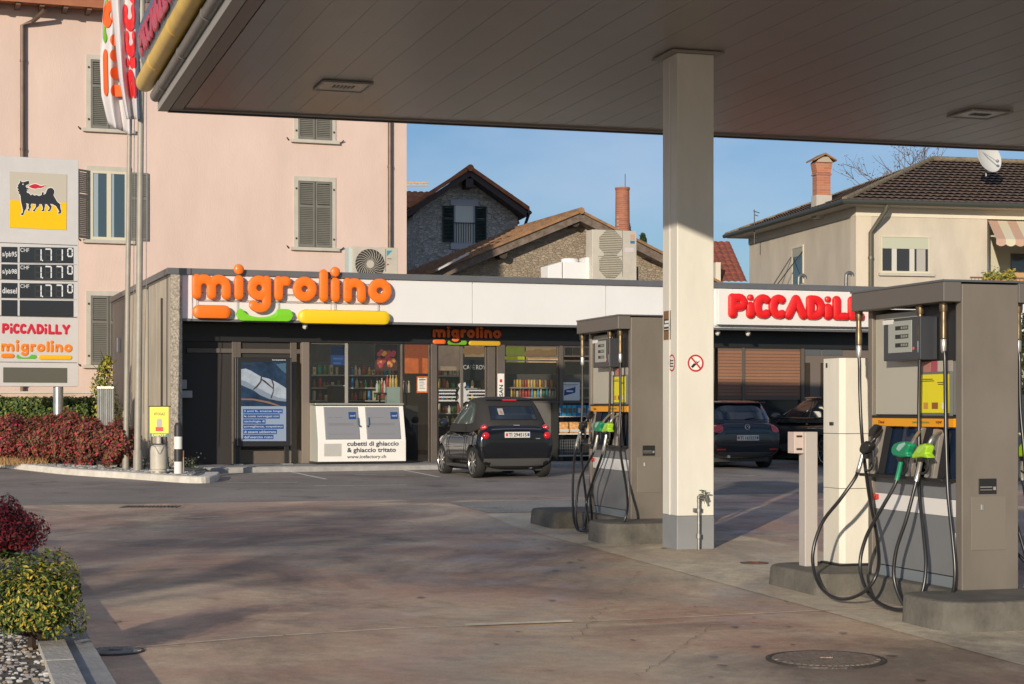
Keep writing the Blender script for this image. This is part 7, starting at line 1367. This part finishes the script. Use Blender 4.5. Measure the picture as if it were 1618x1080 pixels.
def car(name, label, cat, x, y, deg, g_, paint, body, gh, wheels, wr, rear, group=None, ghm=None, nexp=4.5, tw=.165):
    T = Thing(name, label, cat, Frame(x, y, deg), (0, 0, 0), group); NS, NR = 48, 40; rings = []
    for i in range(NS+1):
        yy, w_, zb, zt = interp(body, i/NS); zc, hh = (zb+zt)/2, (zt-zb)/2; r_ = []
        for k in range(NR):
            a = 2*pi*k/NR; c, s = cos(a), sin(a); px = abs(c)**(2/nexp)*(1 if c > 0 else -1); pz = abs(s)**(2/nexp)*(1 if s > 0 else -1)
            wf = 1-.07*max(0, pz)**2-.10*max(0, -pz)**2; r_.append((w_*px*wf, yy, zc+hh*pz))
        rings.append(r_)
    b = B(); vs = [p for r_ in rings for p in r_]; fs = [(i*NR+k, (i+1)*NR+k, (i+1)*NR+(k+1) % NR, i*NR+(k+1) % NR) for i in range(NS) for k in range(NR)]+[tuple(range(NR)), tuple(NS*NR+k for k in range(NR))[::-1]]; b.add(vs, fs)
    o = T.part('body', b, [paint, M_trim], smooth=True)
    cb = B()
    for wy in wheels:
        for s in (-1, 1): cb.lathe([(wr+.045, s*.48), (wr+.045, s*1.2)] if s > 0 else [(wr+.045, -1.2), (wr+.045, -.48)], (0, wy, wr), 40, 'x')
    cme = cb.mesh('cut', [M_trim]); co = bpy.data.objects.new('cut', cme); COL.objects.link(co); co.location = o.location
    bpy.context.view_layer.update(); co.matrix_world = o.matrix_world.copy() if 0 else T.o.matrix_world.copy()
    md = o.modifiers.new('bool', 'BOOLEAN'); md.object = co; md.operation = 'DIFFERENCE'; md.solver = 'EXACT'
    try: md.material_mode = 'TRANSFER'
    except Exception: pass
    bpy.context.view_layer.update(); dg = bpy.context.evaluated_depsgraph_get(); dg.update(); me = bpy.data.meshes.new_from_object(o.evaluated_get(dg)); me.name = 'body'; o.modifiers.clear(); o.data = me; me.set_sharp_from_angle(angle=R(38)); bpy.data.objects.remove(co)
    # greenhouse
    def lev(z):
        for a, c in zip(gh, gh[1:]):
            if a[0] <= z <= c[0]: t = (z-a[0])/(c[0]-a[0]); t2 = t; return [p+(q-p)*t2 for p, q in zip(a, c)]
        return gh[-1] if z > gh[-1][0] else gh[0]
    n_ = 4.5
    def ry(xx, z, off=0, front=False):
        _, w_, yr, yf = lev(z); yc, l = (yr+yf)/2, (yf-yr)/2+off; w2 = w_+off; q = max(0, 1-min(1, abs(xx/w2))**n_)**(1/n_); return yc+l*q*(1 if front else -1)
    def sx(yy, z, off=0):
        _, w_, yr, yf = lev(z); yc, l = (yr+yf)/2, (yf-yr)/2+off; return (w_+off)*max(0, 1-min(1, abs((yy-yc)/l))**n_)**(1/n_)
    b = B(); rows = []; zs_ = [gh[0][0]+(gh[-1][0]-gh[0][0])*i/16 for i in range(17)]
    for z in zs_:
        _, w_, yr, yf = lev(z); yc, l = (yr+yf)/2, (yf-yr)/2; r_ = []
        for k in range(49): a = 2*pi*k/48; c, s = cos(a), sin(a); r_.append((w_*abs(c)**(2/n_)*(1 if c > 0 else -1), yc+l*abs(s)**(2/n_)*(1 if s > 0 else -1), z))
        rows.append(r_)
    _, w_, yr, yf = lev(zs_[-1]); yc, l = (yr+yf)/2, (yf-yr)/2
    for q, dz_ in ((.8, .016), (.5, .026), (.05, .03)): rows.append([(p[0]*q, yc+(p[1]-yc)*q, zs_[-1]+dz_) for p in rows[16]])
    b.grid([r_[::-1] for r_ in rows]); b.add(rows[-1][:-1], [tuple(range(48))]); T.part('roof', b, ghm or paint, smooth=True)
    def rearpatch(nm, m, x0, x1, z0, z1, off=.006, front=False, parent=None, taper=0, n=12, k=.0):
        b = B(); P = []
        for i in range(n+1):
            z = z0+(z1-z0)*i/n; e = taper*(i/n); P.append([(xx, ry(xx, z, off, front), z) for xx in [x0+e+(x1-x0-2*e)*j/16 for j in range(17)]])
        if front: P = [p[::-1] for p in P]
        b.grid(P[::-1]); return T.part(nm, b, m, parent=parent, smooth=True)
    def sidepatch(nm, m, cols, s, off=.005, parent=None):
        b = B(); P = []
        for yy, z0, z1 in cols: P.append([(s*sx(yy, z0+(z1-z0)*j/8, off), yy, z0+(z1-z0)*j/8) for j in range(9)])
        if s > 0: P = P[::-1]
        b.grid(P); return T.part(nm, b, m, parent=parent, smooth=True)
    for wy in wheels:
        for s in (-1, 1):
            xo = s*(body[4][1]-.035); xi = xo-s*tw; r_ = wr; b = B(); pf = [(r_*.62, xi), (r_*.95, xi), (r_, xi+(xo-xi)*.15), (r_, xo-(xo-xi)*.15), (r_*.95, xo), (r_*.76, xo+s*.004), (r_*.70, xo-s*.01)]
            b.lathe(pf if s > 0 else pf, (0, wy, wr), 32, 'x'); wo = T.part('wheel', b, M_tyre, smooth=True); b = B(); b.lathe([(r_*.70, xo-s*.012), (r_*.76, xo+s*.006), (r_*.73, xo+s*.002), (r_*.67, xo-s*.03)], (0, wy, wr), 32, 'x')
            b.f = b.f[:-2]; b.m = b.m[:-2]
            for k in range(9):
                a = 2*pi*k/9; c, s_ = cos(a), sin(a)
                for rr0, rr1, ww in ((.03, r_*.69, .020),): b.add([(xo-s*.008+dx, wy+c*q-s_*e, wr+s_*q+c*e) for dx in (-s*.025, 0) for q, e in ((rr0, -ww), (rr1, -ww*.8), (rr1, ww*.8), (rr0, ww))], [(0, 1, 2, 3), (4, 5, 6, 7), (0, 1, 5, 4), (2, 3, 7, 6)])
            b.lathe([(.05, xo-s*.03), (.045, xo-s*.0)], (0, wy, wr), 16, 'x'); T.part('rim', b, M_rim, parent=wo); b = B().lathe([(r_*.6, xo-s*.06), (r_*.6, xo-s*.05)], (0, wy, wr), 20, 'x'); T.part('brake', b, M_trim, parent=wo)
    rear(T, rearpatch, sidepatch, ry, sx); T.o.location.z = g_; return T
def bodyrear(body, xx, z, nexp=4.5):          # y of the lower body's rear surface at x,z
    best = None
    for i in range(200):
        yy, w_, zb, zt = interp(body, i/200); zc, hh = (zb+zt)/2, (zt-zb)/2; pz = (z-zc)/hh
        if abs(pz) < 1:
            px = (1-abs(pz)**nexp)**(1/nexp); wf = 1-.07*max(0, pz)**2-.10*max(0, -pz)**2
            if abs(xx) <= w_*px*wf: return yy
    return 0
def rp(T, nm, m, body, x0, x1, z0, z1, off=.008, n=10, parent=None, smooth=True, rnd=False):
    P = []
    for i in range(n+1):
        z = z0+(z1-z0)*i/n; e = 0
        if rnd: q = abs(2*i/n-1); e = (x1-x0)/2*(1-math.sqrt(max(0, 1-q**2.6)))
        P.append([(xx, bodyrear(body, xx, z)-off, z) for xx in [x0+e+(x1-x0-2*e)*j/n for j in range(n+1)]])
    b = B().grid(P[::-1]); return T.part(nm, b, m, parent=parent, smooth=smooth)
def plate(T, body, cz, s_, w_=.50, h_=.11, cx_=0, off=.03):
    yy = bodyrear(body, cx_, cz)-off; p = T.part('number_plate', B().box(cx_-w_/2, cx_+w_/2, yy-.008, yy+.02, cz-h_/2, cz+h_/2), M_plate, bev=.004); b = B(); mp = lambda a, c, d=0: (a, yy-.011, c)
    text(b, s_, mp, cx_-w_*.36, cx_+w_*.36, cz-h_*.32, cz+h_*.32, bold=.02, mi=0)
    for x0, x1, mi in ((-.47, -.39, 1), (.39, .47, 2)): b.add([mp(cx_+w_*x0, cz-h_*.25), mp(cx_+w_*x1, cz-h_*.25), mp(cx_+w_*x1, cz+h_*.28), mp(cx_+w_*x0, cz+h_*.28)], [(0, 1, 2, 3)], mi)
    T.part('plate_print', b, [SK, mat('shield_red', (.6, .03, .03), .4), mat('shield_blue', (.05, .08, .35), .4)], parent=p)
# --- small two seat convertible
SB = [(-.41, .58, .28, .76), (-.40, .68, .22, .90), (-.34, .75, .19, .99), (-.15, .775, .20, 1.01), (.1, .782, .19, 1.01), (.5, .77, .19, .99), (.9, .765, .19, .98), (1.3, .765, .19, .98), (1.6, .765, .19, .96), (1.85, .76, .2, .88), (2.08, .73, .22, .78), (2.22, .66, .26, .68), (2.29, .52, .33, .58)]
SG = [(.86, .745, -.34, 1.80), (.93, .75, -.36, 1.72), (1.02, .745, -.33, 1.60), (1.2, .675, -.21, 1.33), (1.36, .615, -.07, 1.08), (1.46, .565, .05, .92), (1.51, .49, .15, .80)]
M_navyp = mat('paint_black_navy', (.006, .007, .010), .14, .2, coat=.8); M_soft = mat('soft_top', (.030, .028, .026), .75, var=.1, vs=20, bump=.2, bs=200)
def rear_smart(T, rpatch, spatch, ry, sx):
    rpatch('rear_window', M_cglass, -.45, .45, 1.11, 1.34, .008, taper=.03); rpatch('window_seam', mat('seam_dark', (.01, .01, .01), .6), -.475, .475, 1.09, 1.36, .004, taper=.03)
    b = B(); yy = ry(-.27, 1.25)-.014; b.add([(-.30, ry(0, 1.19)-.016, 1.19), (-.19, ry(0, 1.19)-.016, 1.19), (-.19, ry(0, 1.31)-.016, 1.31), (-.30, ry(0, 1.31)-.016, 1.31)], [(0, 1, 2, 3)], 0); b.add([(-.28, ry(0, 1.22)-.019, 1.21), (-.21, ry(0, 1.21)-.019, 1.21), (-.245, ry(0, 1.28)-.019, 1.28)], [(0, 1, 2)], 1); T.part('window_sticker', b, [mat('sticker_grey', (.36, .37, .35), .5), mat('sticker_red', (.5, .12, .08), .5)])
    b = B().box(-.15, .15, ry(0, 1.47)-.05, ry(0, 1.47)+.02, 1.455, 1.485); T.part('brake_light', b, M_lred, bev=.008); b = B().tube([(x, ry(x, 1.45)-.03, 1.47) for x in (-.46, -.3, -.15)], .012, 6).tube([(x, ry(x, 1.45)-.03, 1.47) for x in (.15, .3, .46)], .012, 6); T.part('roof_lip', b, M_navyp)
    for s in (-1, 1):
        for z, r_ in ((.945, .066), (.80, .070)):
            yy = bodyrear(SB, s*.61, z); b = B().ball((s*.615, yy+.005, z), r_, 20, (1.1, .8, 1)); lo = T.part('tail_light', b, M_lred, smooth=True); T.part('lamp_lens', B().ball((s*.615, yy-.038, z+.012), .022, 12, (1, .5, 1)), M_lwhite, parent=lo, smooth=True)
        cols = [(.03+.0, 1.05, 1.08), (.12, 1.03, 1.26), (.25, 1.02, 1.40), (.5, 1.02, 1.43), (.8, 1.02, 1.42), (.95, 1.02, 1.36), (1.10, 1.02, 1.26), (1.30, 1.02, 1.12), (1.42, 1.01, 1.04)]
        spatch('side_window', mat('side_glass', (.10, .13, .12), .06, spec=1, coat=.6), cols, s)
        b = B().ball((s*.88, 1.30, 1.03), .105, 16, (1.0, .55, .78)); mo = T.part('door_mirror', b, M_navyp, smooth=True); T.part('mirror_glass', B().ball((s*.88, 1.268, 1.03), .085, 16, (1, .42, .72)), M_cglass, parent=mo, smooth=True)
        T.part('sill_trim', B().box(s*.70, s*.772, .36, 1.5, .19, .25), M_trim, bev=.01)
        b = B().tube([(s*.776, .30, .97), (s*.79, .36, .6), (s*.775, .5, .28)], .006, 5).tube([(s*.772, 1.42, .95), (s*.78, 1.44, .6), (s*.76, 1.40, .3)], .006, 5); T.part('door_seam', b, MATS['seam_dark'])
        T.part('door_handle', B().tube([(s*.785, .48, .80), (s*.795, .56, .80), (s*.785, .66, .80)], .014, 6), M_navyp)
        T.part('headlight', B().ball((s*.58, 2.13, .68), .12, 14, (1, .6, .8)), M_lwhite, smooth=True)
    rp(T, 'rear_bumper', mat('bumper_dark_grey', (.055, .053, .05), .6), SB, -.66, .66, .225, .37, .012); rp(T, 'boot_lid', mat('lid_black', (.006, .006, .008), .28, coat=.5), SB, -.56, .56, .72, .90, .006)
    yy = bodyrear(SB, 0, .93); b = B().tube([(x, bodyrear(SB, x, .93)-.012, .925-.03*(x/.5)**2*.3) for x in [-.50+i*.1 for i in range(11)]], .007, 6); T.part('chrome_strip', b, M_chr); T.part('boot_handle', B().box(-.05, .07, ry(0, 1.0)-.03, ry(0, 1.0)+.02, .985, 1.003), M_alu); plate(T, SB, .815, 'TI 294515')
    b = B().tube([(x, bodyrear(SB, x, .66)-.004, .66) for x in [-.6+i*.1 for i in range(13)]], .005, 5); T.part('lid_seam', b, MATS['seam_dark']); T.part('model_badge', B().box(.38, .46, bodyrear(SB, .4, .72)-.02, bodyrear(SB, .4, .72), .735, .75), M_alu)
    T.part('underbody', B().box(-.6, .6, -.2, 2.1, .13, .22), M_trim); T.part('exhaust', B().cyl((.3, -.36, .2), (.3, -.2, .2), .03), M_chr)
car('small_car', 'tiny black two seat convertible with a soft top parked in front of the shop door', 'car', -.05, 33.14, 20.5, gz(33.3), M_navyp, SB, SG, (0, 1.87), .292, rear_smart, ghm=M_soft)
# --- dark hatchback
VB = [(-.72, .62, .42, .72), (-.70, .74, .30, .88), (-.62, .80, .24, .97), (-.35, .825, .21, 1.0), (.2, .835, .2, .99), (.8, .83, .2, .97), (1.4, .83, .2, .95), (2.0, .83, .2, .94), (2.5, .82, .21, .90), (2.9, .78, .24, .80), (3.15, .68, .28, .68), (3.25, .5, .36, .58)]
VG = [(.82, .80, -.62, 2.5), (.90, .80, -.66, 2.45), (1.0, .785, -.62, 2.25), (1.2, .73, -.46, 1.78), (1.36, .665, -.30, 1.38), (1.42, .61, -.20, 1.2)]
M_dkblue = mat('paint_dark_blue', (.009, .014, .024), .16, .3, coat=.8)
def rear_vw(T, rpatch, spatch, ry, sx):
    rpatch('rear_window', M_cglass, -.62, .62, 1.04, 1.33, .007, taper=.06); b = B().box(-.60, .60, ry(0, 1.4)-.10, ry(0, 1.4)+.1, 1.375, 1.40); so_ = T.part('roof_spoiler', b, M_dkblue, bev=.01); T.part('brake_light', B().box(-.15, .15, ry(0, 1.4)-.108, ry(0, 1.4)-.09, 1.378, 1.393), mat('lamp_dim_red', (.12, .01, .01), .3), parent=so_)
    for s in (-1, 1):
        rp(T, 'tail_light', M_lred, VB, min(s*.55, s*.78), max(s*.55, s*.78), .76, .955, .012, rnd=True); rp(T, 'reflector', mat('reflector_red', (.5, .03, .02), .3), VB, min(s*.50, s*.70), max(s*.50, s*.70), .40, .43, .012)
        spatch('side_window', M_cglass, [(-.15, 1.04, 1.06), (0, 1.02, 1.26), (.2, 1.0, 1.33), (.8, 1.0, 1.35), (1.2, 1.0, 1.34), (1.5, 1.0, 1.24), (1.9, 1.0, 1.06)], s); b = B().ball((s*.94, 1.75, 1.02), .11, 14, (1.1, .55, .75)); T.part('door_mirror', b, M_dkblue, smooth=True); T.part('headlight', B().ball((s*.6, 3.02, .66), .13, 12, (1.1, .6, .7)), M_lwhite, smooth=True)
    plate(T, VB, .655, 'TI 163323', cx_=.0, off=.02); yy = bodyrear(VB, 0, .88)-.012; mp = lambda a, c, d=0: (a, yy-.005-d, c); zc_ = .885
    b = B(); ring_ = [(.055*cos(2*pi*k/24), .055*sin(2*pi*k/24)) for k in range(25)]
    b.tube([mp(a, zc_+c) for a, c in ring_], .006, 6); 
    for pts in ([(-.022, .042), (0, .004), (.022, .042)], [(-.045, .02), (-.022, -.038), (0, .0), (.022, -.038), (.045, .02)]): b.tube([mp(a, zc_+c) for a, c in pts], .006, 6)
    T.part('emblem', b, M_chr); b = B().tube([(x, bodyrear(VB, x, .55)-.004, .55) for x in [-.6+i*.1 for i in range(13)]], .006, 5).tube([(x, bodyrear(VB, x, .755)-.004, .755) for x in [-.5+i*.1 for i in range(11)]], .006, 5); T.part('lid_seam', b, MATS['seam_dark'])
    rp(T, 'rear_bumper', M_trim, VB, -.66, .66, .25, .36, .01); T.part('exhaust', B().cyl((-.42, -.70, .27), (-.42, -.5, .27), .035), M_chr); T.part('underbody', B().box(-.65, .65, -.4, 2.9, .15, .24), M_trim); T.part('wiper', B().tube([(0, ry(0, 1.05)-.02, 1.05), (.25, ry(.25, 1.07)-.02, 1.08)], .008, 5), M_blk)
car('hatchback_car', 'dark blue hatchback seen from behind, half hidden by the cream pillar', 'car', 4.70, 37.05, 18, gz(36.4), M_dkblue, VB, VG, (0, 2.47), .30, rear_vw)
# --- dark grey estate beside it
EB = [(a-.1 if a < 0 else a*1.08, w_*1.06, zb, zt*1.03) for a, w_, zb, zt in VB]; EG = [(.93, .85, -.76, 2.65), (1.03, .83, -.72, 2.45), (1.22, .78, -.60, 1.95), (1.40, .71, -.42, 1.5), (1.47, .65, -.30, 1.25)]
def rear_est(T, rpatch, spatch, ry, sx):
    rpatch('rear_window', M_cglass, -.62, .62, 1.08, 1.36, .007, taper=.06)
    for s in (-1, 1):
        spatch('side_window', M_cglass, [(-.3, 1.1, 1.12), (-.1, 1.07, 1.33), (.2, 1.06, 1.38), (.62, 1.05, 1.40)], s); spatch('side_window', M_cglass, [(.72, 1.05, 1.40), (1.2, 1.04, 1.40), (1.6, 1.03, 1.34), (1.9, 1.02, 1.22), (2.15, 1.02, 1.10)], s)
        T.part('roof_rail', B().tube([(s*sx(yy, 1.42, .02), yy, 1.455+.03*sin(pi*(yy+.2)/1.7)) for yy in [-.1+i*.2 for i in range(9)]]+[(s*sx(1.8, 1.28, .02), 1.8, 1.31), (s*sx(2.2, 1.10, .02), 2.25, 1.11)], .017, 8), M_chr, smooth=True); b = B().tube([(s*(sx(yy, 1.03, .012)), yy, 1.035) for yy in [-.3+i*.25 for i in range(11)]], .009, 6); T.part('chrome_strip', b, M_chr)
        T.part('door_mirror', B().ball((s*.99, 1.9, 1.07), .12, 14, (1.1, .55, .75)), MATS['paint_graphite'], smooth=True); rp(T, 'tail_light', M_lred, EB, min(s*.58, s*.82), max(s*.58, s*.82), .80, .98, .012, rnd=True); T.part('door_handle', B().tube([(s*.885, .5, .9), (s*.90, .58, .9), (s*.885, .7, .9)], .014, 6), M_chr)
        b = B().tube([(s*.885, .66, 1.0), (s*.893, .66, .6), (s*.87, .66, .28)], .006, 5); T.part('door_seam', b, MATS['seam_dark']); T.part('headlight', B().ball((s*.64, 3.25, .68), .13, 12, (1.1, .6, .7)), M_lwhite, smooth=True)
    T.part('underbody', B().box(-.65, .65, -.4, 3.1, .15, .24), M_trim)
M_gr = mat('paint_graphite', (.09, .09, .088), .16, .4, coat=.8)
car('estate_car', 'black car with a silver roof rail parked right of the dark blue hatchback', 'car', 7.55, 38.0, 19.5, gz(38), M_gr, EB, EG, (0, 2.67), .32, rear_est)
# ================================================================ BEHIND THE CAMERA (they throw the long soft shadows on the left of the yard)
def street_tree(label, x, y, h, cr, n, seed):
    rs = random.Random(seed); g0 = gz(y) if y > -60 else gz(-60); t = Thing('street_tree', label, 'tree', WF, (x, y, g0), 'street trees behind the viewpoint'); b = B(); b2 = B(); tips = []
    b.tube([(x, y, g0-.1), (x+.05, y, g0+h*.35), (x, y+.05, g0+h*.62)], [.20, .15, .09], 10)
    for k in range(11):
        a = k*2.4; z = g0+h*(.70+.012*k); e = Vector((x+cr*.8*cos(a)*rs.uniform(.6, 1), y+cr*.8*sin(a)*rs.uniform(.6, 1), z+h*.12)); b.tube([(x, y, z-.3), (Vector((x, y, z))+e)*.5, e], [.07, .045, .015], 6); tips.append(e)
    def s_():
        e = rs.choice(tips); return e+Vector((rs.gauss(0, cr*.2), rs.gauss(0, cr*.2), rs.gauss(0, h*.03))), (0, 0, 1)
    leaves(b2, n, s_, .22, 2); t.part('trunk', b, mat('bark_grey', (.16, .13, .10), .9)); t.part('foliage', b2, [LG[1], mat('leaf_autumn', (.30, .14, .04), .7)])
street_tree('wide street tree farther left behind the viewpoint', -16.6, -15, 9.4, 3.0, 2600, 1)
street_tree('full street tree in the middle of the row behind the viewpoint', -12.0, -13, 9.2, 2.8, 3000, 2)
q = Vector((-6.75, 15.2)); t = Thing('sign_post', 'thin road sign post out of frame beside the dark red bush', 'post', WF, (q.x, q.y, gz(q.y))); t.part('post', B().tube([(q.x, q.y, gz(q.y)), (q.x, q.y, gz(q.y)+1.95)], .03, 8), M_alu); t.part('cap', B().ball((q.x, q.y, gz(q.y)+1.96), .035), M_dk)
